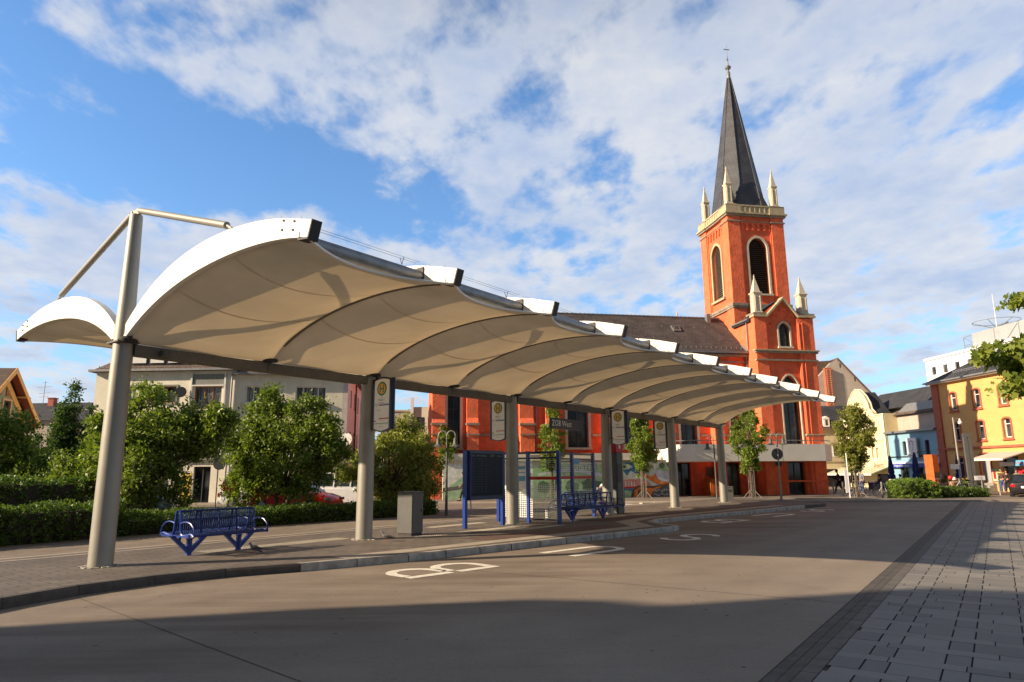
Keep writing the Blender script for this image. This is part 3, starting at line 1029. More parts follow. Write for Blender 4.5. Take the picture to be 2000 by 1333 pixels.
def build_canopy():
    root = thing('bus_stop_canopy', 'long cream membrane canopy on white arched ribs and six tapered grey masts', 'canopy',
                 (PC.x, PC.y, 0), AZ_C)
    # local: x along, y = away from the camera side, z up
    for i in range(6):
        a = 6.0 * i
        mb = MB()
        mb.tube([(a, 0, ISL), (a, 0, 1.2), (a, 0, 2.4), (a, 0, 4.2), (a, 0, 5.4), (a, 0, 6.72)], [.205, .203, .195, .172, .145, .118], 28)
        mb.lathe([(.118, 0), (.112, .03), (.06, .045)], (a, 0, 6.72), 20)
        mb.build('mast', 'galvanised', root, smooth=True)
        mb = MB()
        for k in range(18):
            q = 2 * math.pi * k / 18 + random.uniform(-.08, .08)
            rr_ = .285 + random.uniform(-.02, .03)
            mb.obox((a + rr_ * math.cos(q), rr_ * math.sin(q), ISL + .004), (.075, .07, .02), Matrix.Rotation(q, 3, 'Z'))
        mb.build('footing_stones', 'kerb_stone', root)
        mb = MB().box(a - .03, a + .03, -.17, .17, 6.74, 6.85)
        mb.tube([(a - .05, .13, 6.82), (a + .05, .13, 6.82)], .035, 8)
        mb.tube([(a - .05, -.13, 6.82), (a + .05, -.13, 6.82)], .035, 8)
        mb.build('mast_head_bracket', 'galvanised', root)
        for s in (-1, 1):
            z1 = zt(3.55) + .10
            mb = MB()
            p0, p1 = Vector((a, s * .17, 6.80)), Vector((a, s * 3.45, z1 + .04))
            mb.tube([p0, p1], .062, 12)
            mb.tube([p0 - (p1 - p0) * .03, p0], .025, 8)
            mb.tube([p1, Vector((a, s * 3.62, z1 - .06))], .028, 8)
            mb.build('strut', 'galvanised', root, smooth=True)
    for i in range(6):
        MB().box(6 * i - .2, 6 * i + .2, -.24, .24, 4.172, 4.20).build('sun_block_plate', 'beam_steel', root)  # added plate, blocks sun coming through the gap round the mast
    for i in range(5):
        a0, a1 = 6 * i + .165, 6 * (i + 1) - .165
        am = (a0 + a1) / 2
        mb = MB().box(a0, am - .01, -.14, .14, 3.97, 4.17).box(am + .01, a1, -.14, .14, 3.97, 4.17).box(am - .011, am + .011, -.125, .125, 3.98, 4.16)
        mb.build('beam', 'beam_steel', root, bevel=.008)
    mb = MB()
    for i in range(100):
        a = .4 + i * .3
        if a < 29.7 and abs((a + 3) % 6 - 3) > .3:
            for s in (-1, 1):
                mb.ball((a, s * .142, 4.13), .011, 6)
    mb.build('bolt_row', 'galvanised', root)
    ns = 26
    for i in range(11):
        a = 3.0 * i
        for s in (-1, 1):
            bs = [.20 + (5.80 - .20) * k / ns for k in range(ns + 1)]
            w = .075
            vs, fs = [], []
            for k, b in enumerate(bs):
                bt = b + (.06 if k == ns else 0)
                bb = b - (.03 if k == ns else 0)
                h0, h1 = zb(b), zt(b)
                vs += [(a - w, s * bb, h0), (a + w, s * bb, h0), (a + w, s * bt, h1), (a - w, s * bt, h1)]
            for k in range(ns):
                o = k * 4
                for q in range(4):
                    fs.append((o + q, o + (q + 1) % 4, o + 4 + (q + 1) % 4, o + 4 + q))
            fs += [(3, 2, 1, 0), tuple(ns * 4 + q for q in range(4))]
            rib = MB().add(vs, fs).build('rib', 'white_rib_paint', root, smooth=True)
            # lower trim strip and dark tip cap
            vs, fs = [], []
            w2 = .088
            for k, b in enumerate(bs[:-1]):
                h0 = zb(b) - .012
                vs += [(a - w2, s * b, h0), (a + w2, s * b, h0), (a + w2, s * b, h0 + .09), (a - w2, s * b, h0 + .09)]
            for k in range(ns - 1):
                o = k * 4
                for q in range(4):
                    fs.append((o + q, o + (q + 1) % 4, o + 4 + (q + 1) % 4, o + 4 + q))
            fs += [(3, 2, 1, 0), tuple((ns - 1) * 4 + q for q in range(4))]
            MB().add(vs, fs).build('trim', 'white_rib_paint' if i in (0, 10) else 'white_rib_paint', rib, smooth=True)
            h0, h1 = zb(5.8), zt(5.8)
            mb = MB()
            mb.prism([(s * 5.772, h0 - .02), (s * 5.862, h1 + .005), (s * 5.885, h1 - .002), (s * 5.80, h0 - .03)], a - .085, a + .085, axis='x')
            mb.prism([(s * 5.56, h0 + .0), (s * 5.80, h0 - .028), (s * 5.80, h0 + .0), (s * 5.56, h0 + .03)], a - .090, a + .090, axis='x')
            mb.build('end_cap', 'dark_cap', rib)
            mb = MB()
            for (bo, zo) in ((5.15, .10), (5.18, .24), (5.42, .08), (5.45, .21)):
                for sd_ in (-1, 1):
                    mb.tube([(a + sd_ * .075, s * bo, zb(bo) + zo + .03), (a + sd_ * .092, s * bo, zb(bo) + zo + .03)], .019, 8)
            if i == 0:
                mb.build('bolt', 'dark_cap', rib)
            # dark seam profile under the rib
            vs, fs = [], []
            for k, b in enumerate(bs[:-2]):
                h0 = zb(b) - .02
                vs += [(a - .028, s * b, h0 - .024), (a + .028, s * b, h0 - .024), (a + .028, s * b, h0 + .003), (a - .028, s * b, h0 + .003)]
            for k in range(ns - 2):
                o = k * 4
                for q in range(4):
                    fs.append((o + q, o + (q + 1) % 4, o + 4 + (q + 1) % 4, o + 4 + q))
            if i not in (0, 10):
                MB().add(vs, fs).build('clamp_rail', 'beam_steel', rib, smooth=True)
            mb = MB().lathe([(.05, -.06), (.16, -.05), (.17, 0), (.12, .05)], (a, s * .20, 4.23), 14)
            mb.build('rib_foot', 'dark_cap', rib, smooth=True)
            # bird spike stalk
            mb = MB()
            for b in (1.9, 3.0, 4.2, 5.0, 5.5):
                mb.tube([(a, s * b, zt(b) - .01), (a, s * b, zt(b) + .07)], .0025, 4)
            mb.build('bird_wire', 'galvanised', rib)
    nu, nv = 14, 22
    for i in range(10):
        for s in (-1, 1):
            a0, a1 = 3 * i + .001, 3 * (i + 1) - .001
            vs, fs = [], []
            for u in range(nu + 1):
                t_ = u / nu
                q = 4 * t_ * (1 - t_)
                bmax = 5.74 - .56 * q
                for v_ in range(nv + 1):
                    f_ = v_ / nv
                    b = .10 + (bmax - .10) * f_
                    z = zb(max(b, .2)) - .022
                    inn = math.exp(-((b - .10) / .35) ** 2)
                    z -= q * (.13 + .10 * math.sin(math.pi * f_)) * min(1, max(0, (b - .10) / 1.2)) * (1 - .35 * f_)
                    z = z * (1 - inn) + (4.176 + (1 - q) * .02) * inn
                    vs.append((a0 + (a1 - a0) * t_, s * b, z))
            for u in range(nu):
                for v_ in range(nv):
                    o = u * (nv + 1) + v_
                    fs.append((o, o + 1, o + nv + 2, o + nv + 1))
            mem = MB().add(vs, fs).build('membrane_panel', 'membrane_fabric', root, smooth=True)
            for p in mem.data.polygons:
                p.use_smooth = True
            # welded seams: doubled cloth strips
            for vv in (7, 14):
                mb = MB()
                for u in range(nu):
                    for du in (0,):
                        p0, p1 = Vector(vs[u * (nv + 1) + vv]), Vector(vs[(u + 1) * (nv + 1) + vv])
                        q0, q1 = Vector(vs[u * (nv + 1) + vv + 1]), Vector(vs[(u + 1) * (nv + 1) + vv + 1])
                        d0, d1 = (q0 - p0).normalized() * .045, (q1 - p1).normalized() * .045
                        dn = Vector((0, 0, -.004))
                        mb.add([p0 + dn, p1 + dn, p1 + d1 + dn, p0 + d0 + dn], [(0, 1, 2, 3)])
                mb.build('seam', 'membrane_fabric', mem)
            edge = [vs[u * (nv + 1) + nv] for u in range(nu + 1)]
            MB().tube(edge, .022, 8).build('edge_cable', 'white_rib_paint', mem, smooth=True)
            mb = MB()
            bt = 4.92
            mb.tube([(3 * i + .08, s * bt, zt(bt) - .225), (3 * i + 2.92, s * bt, zt(bt) - .225)], .125, 16)
            mb.build('edge_tube', 'zinc', root, smooth=True)
            mb = MB()
            for aa in (3 * i + .085, 3 * i + 2.915):
                mb.box(aa - .012, aa + .012, s * bt - .13, s * bt + .13, zt(bt) - .34, zt(bt) - .05)
            for aa in (3 * i + .5, 3 * i + 2.5):
                for dy in (-.05, .05):
                    mb.tube([(aa, s * bt, zt(bt) - .08), (aa, s * bt + dy, zt(bt) + .05)], .006, 5)
            for dy in (-.05, .05):
                mb.tube([(3 * i + .1, s * bt + dy, zt(bt) + .05), (3 * i + 2.9, s * bt + dy, zt(bt) + .05)], .003, 4)
            mb.build('tube_bracket', 'dark_cap', root)
    # small flood light on the beam
    mb = MB().box(.62, .78, -.30, -.145, 3.99, 4.10).box(.64, .76, -.31, -.30, 4.0, 4.09)
    mb.build('flood_light', 'cabinet_grey', root)
    # drain pipes on a few masts are inside the masts
    return root


build_canopy()


# ================================================================== ISLAND FURNITURE
def build_bench(label, loc, az, length=2.0, nseat=4, gap=.042):
    root = thing('bench', label, 'bench', loc, az, 'blue wire mesh double benches on the island')
    # profile (y, z) of one seat, front to back top
    prof = [(-.56, .405), (-.54, .435), (-.48, .445), (-.36, .42), (-.22, .405), (-.15, .43), (-.115, .52), (-.095, .70), (-.075, .84), (-.05, .875), (-.035, .85)]
    L2 = length / 2
    for s in (-1, 1):
        pr = [(s * y, z) for y, z in prof]
        mb = MB()
        n = int(length / gap)
        for k in range(n + 1):
            x = -L2 + length * k / n
            mb.tube([(x, y, z) for y, z in pr[1:6]], .0055, 4, caps=False)
        for (y, z) in (pr[1], pr[2], pr[3], pr[4]):
            mb.tube([(-L2, y, z - .008), (L2, y, z - .008)], .008, 5)
        mb.tube([(-L2, pr[0][0], pr[0][1]), (L2, pr[0][0], pr[0][1])], .018, 8)
        mb.build('seat', 'shaded_blue_wire', root)
        mb = MB()
        for k in range(n + 1):
            x = -L2 + length * k / n
            mb.tube([(x, y, z) for y, z in pr[5:10]], .0055, 4, caps=False)
        mb.tube([(-L2, pr[9][0], pr[9][1]), (L2, pr[9][0], pr[9][1])], .02, 8)
        for i in (5, 6, 7):
            mb.tube([(-L2, pr[i][0], pr[i][1]), (L2, pr[i][0], pr[i][1])], .008, 5)
        for k in range(1, nseat):
            x = -L2 + length * k / nseat
            mb.tube([(x, y, z) for y, z in pr[5:10]], .016, 6)
        mb.build('backrest', 'shaded_blue_wire', root)
        for e in (-1, 1):
            x = e * (L2 + .02)
            mb = MB()
            mb.tube([(x, y, z) for y, z in [(s * -.60, .40)] + pr[1:10]], .024, 8)
            arm = [(s * -.60, .41), (s * -.605, .47), (s * -.56, .57), (s * -.46, .645), (s * -.33, .672), (s * -.2, .665), (s * -.105, .64)]
            mb.tube([(x, y, z) for y, z in arm], .015, 8)
            mb.build('armrest', 'blue_paint', root, smooth=True)
    for e in (-1, 1):
        x = e * length * .345
        mb = MB()
        mb.lathe([(.062, 0), (.056, .03), (.056, .30), (.078, .33), (.05, .335)], (x, 0, 0), 14)
        for d in (-1, 1):
            # broad bent plate arm, with an inner brace
            mb.prism([(x + d * .03, .03), (x + d * .10, .10), (x + d * .43, .405), (x + d * .33, .405), (x + d * .05, .16)] if d > 0 else
                     [(x + d * .03, .03), (x + d * .05, .16), (x + d * .33, .405), (x + d * .43, .405), (x + d * .10, .10)], -.035, .035)
            mb.prism([(x + d * .20, .29), (x + d * .23, .27), (x + d * .22, .405), (x + d * .18, .405)], -.03, .03)
        mb.obox((x + .3, 0, .395), (.045, 1.0, .03))
        mb.obox((x - .3, 0, .395), (.045, 1.0, .03))
        mb.build('leg', 'blue_paint', root, bevel=.004)
    return root


build_bench('blue wire mesh double bench nearest the camera, beside the first mast', (-6.23, 14.68, ISL), 34.5, 1.62)
b2 = CW(15.05, .90, ISL)
build_bench('blue wire mesh double bench on the road side of the shelter glass', b2, AZ_C, 2.9, 4, .07)
build_bench('blue wire mesh double bench farthest back, on the church side of the shelter', CW(17.1, -.55, ISL), AZ_C, 2.3, 4, .06)


def build_cabinet():
    root = thing('utility_cabinet', 'free standing grey metal cabinet between the second mast and the timetable board', 'cabinet', (*CW(7.46, .1)[:2], ISL), AZ_C - 8)
    MB().box(-.24, .24, -.24, .24, .06, 1.09).build('body', 'cabinet_grey', root, bevel=.006)
    MB().box(-.25, .25, -.25, .25, 1.09, 1.12).build('lid', 'cabinet_grey', root, bevel=.006)
    MB().box(-.22, .22, -.22, .22, 0, .06).build('base', 'dark_cap', root)
    MB().box(-.2, .2, -.246, -.24, .12, 1.04).build('door', 'cabinet_grey', root, bevel=.002)
    MB().box(.15, .165, -.262, -.246, .60, .66).build('handle', 'dark_cap', root)
    MB().box(-.262 + .02, -.24, -.2, -.19, .6, .62).build('lock', 'dark_cap', root)
    return root


build_cabinet()

BT = [('13:42', '1', 'Hauptbahnhof', '3'), ('13:44', '5', 'Freiheitsplatz', '2'), ('13:47', '2', 'Kesselstadt', '4'), ('13:50', '7', 'Steinheim', '1')]


def build_board():
    root = thing('departure_board', 'tall dark blue departure board on two blue posts left of the third mast', 'departure board', (*CW(10.64, -.02)[:2], ISL), AZ_C + 3)
    for x in (-.83, .83):
        MB().box(x - .055, x + .055, -.055, .055, 0, 2.24).build('post', 'blue_paint', root, bevel=.006)
    MB().box(-.772, .772, -.10, .10, .80, 2.26).build('housing', 'navy_paint', root, bevel=.012)
    mb = MB().box(-.70, .71, -.106, -.10, .92, 2.17)
    scr = mb.build('screen', 'board_screen', root)
    mb = MB()
    f = lambda cx, cz: (lambda u, v_: (cx + u, -.109, cz + v_))
    text_into(mb, 'Zeit', .075, f(-.60, 2.10))
    text_into(mb, 'Linie  Richtung', .07, f(-.25, 2.10))
    text_into(mb, 'Abfahrt', .065, f(.56, 2.10))
    mb.build('heading', 'board_text', scr)
    mb = MB()
    text_into(mb, '13:39', .09, f(.23, 2.105))
    mb.build('clock', 'board_amber', scr)
    mb = MB()
    for r in range(14):
        z = 2.0 - r * .074
        w0 = random.uniform(.25, .6)
        x = -.62
        for (x0, n_) in ((-.64, 4), (-.40, 2), (-.28, 3), (-.08, int(w0 * 10)), (.45, 3)):
            for k in range(n_):
                hh = random.choice((.018, .024, .028))
                mb.box(x0 + k * .034, x0 + k * .034 + .02, -.1085, -.1062, z - .01, z - .01 + hh)
    mb.build('row_text', 'board_dim_text', scr)
    MB().box(-.73, -.70, -.125, -.10, .86, 2.2).build('frame_edge', 'blue_paint', root)
    MB().box(-.76, .76, -.13, -.112 + .01, .80, .86).build('frame_edge', 'navy_paint', root)
    mb = MB().tube([(-.66, -.06, .8), (-.64, -.06, .62), (-.64, -.06, .42)], .018, 6)
    mb.build('hose', 'galvanised', root)
    return root


build_board()


def build_shelter():
    """cross wall of printed glass and a long glass spine"""
    o = CW(12.72, .0)
    root = thing('bus_shelter', 'blue framed glass bus shelter with dotted end panels behind the third mast', 'bus shelter', (o[0], o[1], ISL), AZ_C)
    H = 2.28
    Y = lambda b: -b                    # local y
    posts = [(0, -1.15), (0, .10), (0, 1.30), (1.5, .28), (2.35, .28), (3.78, .28)]
    for (x, b) in posts:
        MB().box(x - .05, x + .05, Y(b) - .055, Y(b) + .055, 0, H).build('post', 'blue_paint', root, bevel=.006)
    # rails
    MB().box(-.04, .04, Y(1.245), Y(-1.095), H - .09, H - .02).build('top_rail', 'navy_paint', root)
    MB().box(-.03, .03, Y(1.245), Y(-1.095), H - .26, H - .20).build('rail', 'navy_paint', root)
    MB().box(1.5, 3.74, Y(.28) - .035, Y(.28) + .035, H - .09, H - .02).build('top_rail', 'navy_paint', root)
    MB().box(1.5, 3.74, Y(.28) - .03, Y(.28) + .03, H - .26, H - .20).build('rail', 'navy_paint', root)
    MB().box(-.03, .03, Y(1.245), Y(-1.095), .10, .14).build('bottom_rail', 'navy_paint', root)
    for (b0, b1) in ((-1.09, .04), (.16, 1.24)):
        g = MB().box(-.004, .004, Y(b1), Y(b0), .14, H - .26).build('glass_pane', 'clear_glass', root)
        mb = MB()
        nb, nz = 15, 27
        for i in range(nb):
            for j in range(nz):
                zz = .17 + j * .0685
                if 15 < j < 23:
                    continue
                r = .023 if j < 15 else .012
                yy = Y(b1) + (b1 - b0) * (i + .5) / nb
                mb.box(-.0075, -.0045, yy - r, yy + r, zz, zz + 2 * r)
        mb.build('dot_print', 'sign_white', g)
        if b0 > 0:
            MB().box(-.0085, -.0048, Y(b1), Y(b0), 1.36, 1.46).build('red_stripe', 'sign_red', g)
    # poster case on the left panel
    p = MB().box(-.035, -.0086, Y(.03), Y(-.85), 1.06, 1.86).build('poster', 'sign_white', root)
    mb = MB()
    for (b0, b1, z0, z1, m) in [(.0, -.28, 1.70, 1.80, 0), (-.36, -.76, 1.72, 1.78, 0), (0, -.26, 1.32, 1.48, 0), (-.42, -.66, 1.30, 1.36, 0), (0, -.26, 1.58, 1.61, 0)]:
        mb.box(-.038, -.0352, Y(b0), Y(b1), z0, z1)
    mb.build('print', 'light_blue_print', p)
    mb = MB()
    for k in range(12):
        z = 1.68 - k * .028
        mb.box(-.038, -.0352, Y(-.38), Y(-.38 - random.uniform(.2, .4)), z, z + .008)
    mb.build('print_text', 'board_dim_text', p)
    # spine glazing
    for (x0, x1) in ((1.56, 2.29), (2.41, 3.72)):
        g = MB().box(x0, x1, Y(.28) - .004, Y(.28) + .004, .20, H - .26).build('glass_pane', 'clear_glass', root)
        mb = MB()
        for j in range(15):
            z = .24 + j * .062
            if j > 12:
                continue
            mb.box(x0, x1, Y(.28) - .0072, Y(.28) - .0045, z, z + .011)
        for j in range(5):
            mb.box(x0, x1, Y(.28) - .0072, Y(.28) - .0045, 1.62 + j * .07, 1.633 + j * .07)
        mb.build('line_print', 'sign_white', g)
        MB().box(x0, x1, Y(.28) - .0085, Y(.28) - .0048, 1.36, 1.46).build('red_stripe', 'sign_red', g)
    MB().box(-.045, -.036, Y(.62), Y(.2), H - .21, H - .13).build('route_plate', 'sign_white', root)
    MB().box(2.4, 2.75, Y(.28) - .05, Y(.28) - .04, H - .40, H - .22).build('info_sticker', 'light_blue_print', root)
    return root


build_shelter()


def build_flag(a, b0, b1, name, stop, label):
    """illuminated stop sign hanging at right angles to the kerb, facing the camera"""
    o = CW(a, (b0 + b1) / 2)
    root = thing('bus_stop_sign', label, 'bus stop sign', (o[0], o[1], 2.76), AZ_C + 90, 'blue framed bus stop signs hanging from the masts')
    # local x = towards the road (N), local y = D (away)
    w = (b1 - b0) / 2
    n = 10
    poly = [(-w, .06)] + [(-w + 2 * w * k / n, .06 - .07 * math.sin(math.pi * k / n)) for k in range(1, n)] + [(w, .06)]
    poly += [(w, 1.30)] + [(w - 2 * w * k / n, 1.30 + .06 * math.sin(math.pi * k / n)) for k in range(1, n)] + [(-w, 1.30)]
    MB().prism(poly, -.06, .06).build('case', 'navy_paint', root, bevel=.006)
    for s in (-1, 1):
        MB().tube([(s * (w + .012), 0, .04), (s * (w + .012), 0, 1.32)], .05, 12).build('side_profile', 'navy_paint', root, smooth=True)
    w2 = w - .06
    poly = [(-w2, .07)] + [(-w2 + 2 * w2 * k / n, .07 - .055 * math.sin(math.pi * k / n)) for k in range(1, n)] + [(w2, .07)]
    poly += [(w2, 1.27)] + [(w2 - 2 * w2 * k / n, 1.27 + .045 * math.sin(math.pi * k / n)) for k in range(1, n)] + [(-w2, 1.27)]
    for s in (-1, 1):
        f = MB().prism(poly, s * .0605, s * .068).build('face', 'sign_white', root)
        y = s * .071
        MB().disc((0, y, 1.06), .175, 28).build('roundel', 'sign_green', f)
        MB().disc((0, s * .0735, 1.06), .135, 28).build('roundel_centre', 'sign_yellow', f)
        y = s * .076
        mb = MB()
        mb.box(-.075, -.045, min(y, y * .99), max(y, y * .99), .97, 1.15).box(.045, .075, min(y, y * .99), max(y, y * .99), .97, 1.15)
        mb.box(-.045, .045, min(y, y * .99), max(y, y * .99), 1.045, 1.075)
        mb.build('letter_h', 'sign_green', f)
        mb = MB()
        y = s * .0715
        fx = lambda cx, cz: (lambda u, v_: (cx + u * -s, y, cz + v_))
        text_into(mb, 'ZOB', .035, fx(0, .84))
        text_into(mb, stop, .075, fx(0, .78))
        text_into(mb, 'Hauptbahnhof', .032, fx(-s * -.02 * 0, .71))
        mb.box(-w2, w2, y - .0003, y + .0003, .675, .682)
        text_into(mb, 'Linie', .04, fx(s * w2 * .7, .645))
        text_into(mb, name, .045, fx(s * w2 * .45, .52))
        text_into(mb, 'Verkehr GmbH', .022, fx(0, .115))
        mb.build('lettering', 'ink', f)
        mb = MB().box(-w2 * .35, w2, y - .0005, y + .0005, .635, .66)
        mb.build('blue_line', 'sign_blue', f)
        mb = MB().box(-w2 * .3, w2, y - .0005, y + .0005, .30, .325)
        mb.box(-w2, -w2 * .75, y - .0005, y + .0005, .24, .27)
        mb.build('red_line', 'sign_red', f)
        MB().box(-w2, w2, y - .0005, y + .0005, .185, .197).build('green_line', 'sign_green', f)
    side = -1 if b0 > 0 else 1
    mb = MB()
    for z in (.25, 1.1):
        mb.box(min(side * (w + .05), side * (w + .22)), max(side * (w + .05), side * (w + .22)), -.02, .02, z, z + .04)
    mb.build('bracket', 'navy_paint', root)


build_flag(6, .26, .92, '1  2 10', 'West C', 'blue framed stop sign with green and yellow roundel on the second mast, largest one')
build_flag(12, -.84, -.2, '5  7', 'West 2', 'blue framed stop sign with green and yellow roundel left of the third mast')
build_flag(18, .28, .92, '8  9', 'West 3', 'blue framed stop sign with roundel right of the fourth mast, above the ticket pillar')
build_flag(24, -.84, -.2, '4  6', 'West 1', 'blue framed stop sign with roundel left of the fifth mast, farthest of the four')


def build_name_sign():
    o = CW(15.2, 0.0)
    root = thing('name_sign', 'dark hanging name sign reading ZOB West under the canopy beam', 'sign', (o[0], o[1], 3.24), AZ_C)
    MB().box(-1.0, 1.0, -.05, .05, 0, .38).build('panel', 'name_sign_dark', root, bevel=.004)
    mb = MB()
    text_into(mb, 'ZOB West', .29, lambda u, v_: (-.36 + u, -.054, .19 + v_), sx=.95)
    mb.build('lettering', 'sign_white', root)
    for x in (-.7, .7):
        MB().tube([(x, 0, .38), (x, 0, .73)], .012, 6).build('hanger', 'beam_steel', root)


build_name_sign()


def build_ticket_pillar():
    o = CW(18.65, .05)
    root = thing('ticket_pillar', 'tall narrow dark and tan pillar standing directly behind the fourth mast', 'pillar', (o[0], o[1], ISL), AZ_C + 8)
    MB().box(-.16, .20, -.16, .16, 0, 2.35).build('body', 'cabinet_grey', root, bevel=.01)
    MB().box(.20, .26, -.14, .16, 0, 2.30).build('side_panel', 'sand_wall', root)
    MB().box(-.14, .12, -.172, -.16, 1.2, 1.9).build('panel', 'dark_frame', root)
    h = MB().box(-.22, .22, -.19, .19, 2.35, 2.78).build('head', 'sign_red', root, bevel=.01)
    MB().box(-.05, .05, -.197, -.19, 2.5, 2.68).build('emblem', 'sign_white', h)


build_ticket_pillar()


def build_pigeon(label, loc, az, pitch=0.0):
    root = thing('pigeon', label, 'pigeon', loc, az, 'pigeons on the island')
    mb = MB()
    pts = [(-.17, 0, .10 - pitch * .05), (-.10, 0, .115 - pitch * .03), (-.02, 0, .12), (.06, 0, .135), (.09, 0, .165), (.105, 0, .20), (.118, 0, .222), (.14, 0, .222), (.155, 0, .216), (.172, 0, .210)]
    mb.tube(pts, [.012, .032, .055, .048, .030, .022, .025, .021, .009, .003], 10)
    mb.build('body', 'pigeon_grey', root, smooth=True)
    for s in (-1, 1):
        mb = MB().tube([(.05, s * .045, .135), (-.03, s * .052, .125), (-.12, s * .02, .108), (-.18, s * .008, .098)], [.012, .022, .014, .004], 8)
        mb.build('wing', 'pigeon_dark', root, smooth=True)
        mb = MB().tube([(0, s * .022, .08), (.0, s * .022, .008), (.035, s * .022, .004)], .0045, 5)
        mb.build('leg', 'pigeon_leg', root)
    MB().add([(-.15, -.02, .108), (-.15, .02, .108), (-.27, .03, .085), (-.27, -.03, .085), (-.15, 0, .092), (-.27, 0, .078)],
             [(0, 1, 2, 3), (0, 3, 5, 4), (1, 4, 5, 2), (0, 4, 1), (3, 2, 5)]).build('tail', 'pigeon_dark', root)
    return root


build_pigeon('grey pigeon standing upright between the second mast and the grey cabinet', (-3.02, 16.75, ISL), -80)
build_pigeon('dark pigeon pecking on the paving right of the near bench', (-5.25, 14.33, ISL), -140, 1.5)


# ================================================================== CHURCH
CH = Vector((22.576, 49.715, 0.06))


def win_part(root, outline_fn, y, frame, glass, mull=(), rails=(), w=None, name='window', fw=.07, bars=.035):
    """outline_fn(inset) -> outline polygon; y = plane of the frame"""
    outer, inner = outline_fn(0.0), outline_fn(fw)
    f = MB().wall(outer, [inner], y, y + .06)
    xs = [p[0] for p in inner]
    zs = [p[1] for p in inner]
    x0, x1, z0, z1 = min(xs), max(xs), min(zs), max(zs)
    for m_ in mull:
        x = x0 + (x1 - x0) * m_
        f.box(x - bars, x + bars, y + .005, y + .05, z0, z1 - (0 if len(inner) == 4 else (x1 - x0) * .12))
    for r_ in rails:
        z = z0 + (z1 - z0) * r_
        f.box(x0, x1, y + .008, y + .045, z - bars, z + bars)
    fr = f.build(name, frame, root)
    MB().prism(inner, y + .055, y + .075).build('pane', glass, fr)
    return fr


def surround(root, outline_fn, y0, y1, w, mat, sill=True):
    outer, inner = outline_fn(-w), outline_fn(0)
    zmin = min(p[1] for p in inner)
    outer = [(p[0], max(p[1], zmin)) for p in outer]
    # open at the bottom: shift by a little so that loops do not touch
    outer = [(p[0], p[1] - (.02 if p[1] <= zmin + 1e-6 else 0)) for p in outer]
    s = MB().wall(outer, [inner], y0, y1).build('window_surround', mat, root)
    if sill:
        xs = [p[0] for p in outer]
        MB().box(min(xs) - .06, max(xs) + .06, y0 - .10, y1, zmin - .16, zmin - .021).build('sill', mat, s)
    return s


def archfn(cx, w, z0, zs, pointed=0.12):
    def f(i):
        return arch(cx, w - 2 * i, z0 + i, zs, 12, pointed)
    return f


def rectfn(x0, x1, z0, z1):
    return lambda i: rect(x0 + i, x1 - i, z0 + i, z1 - i)


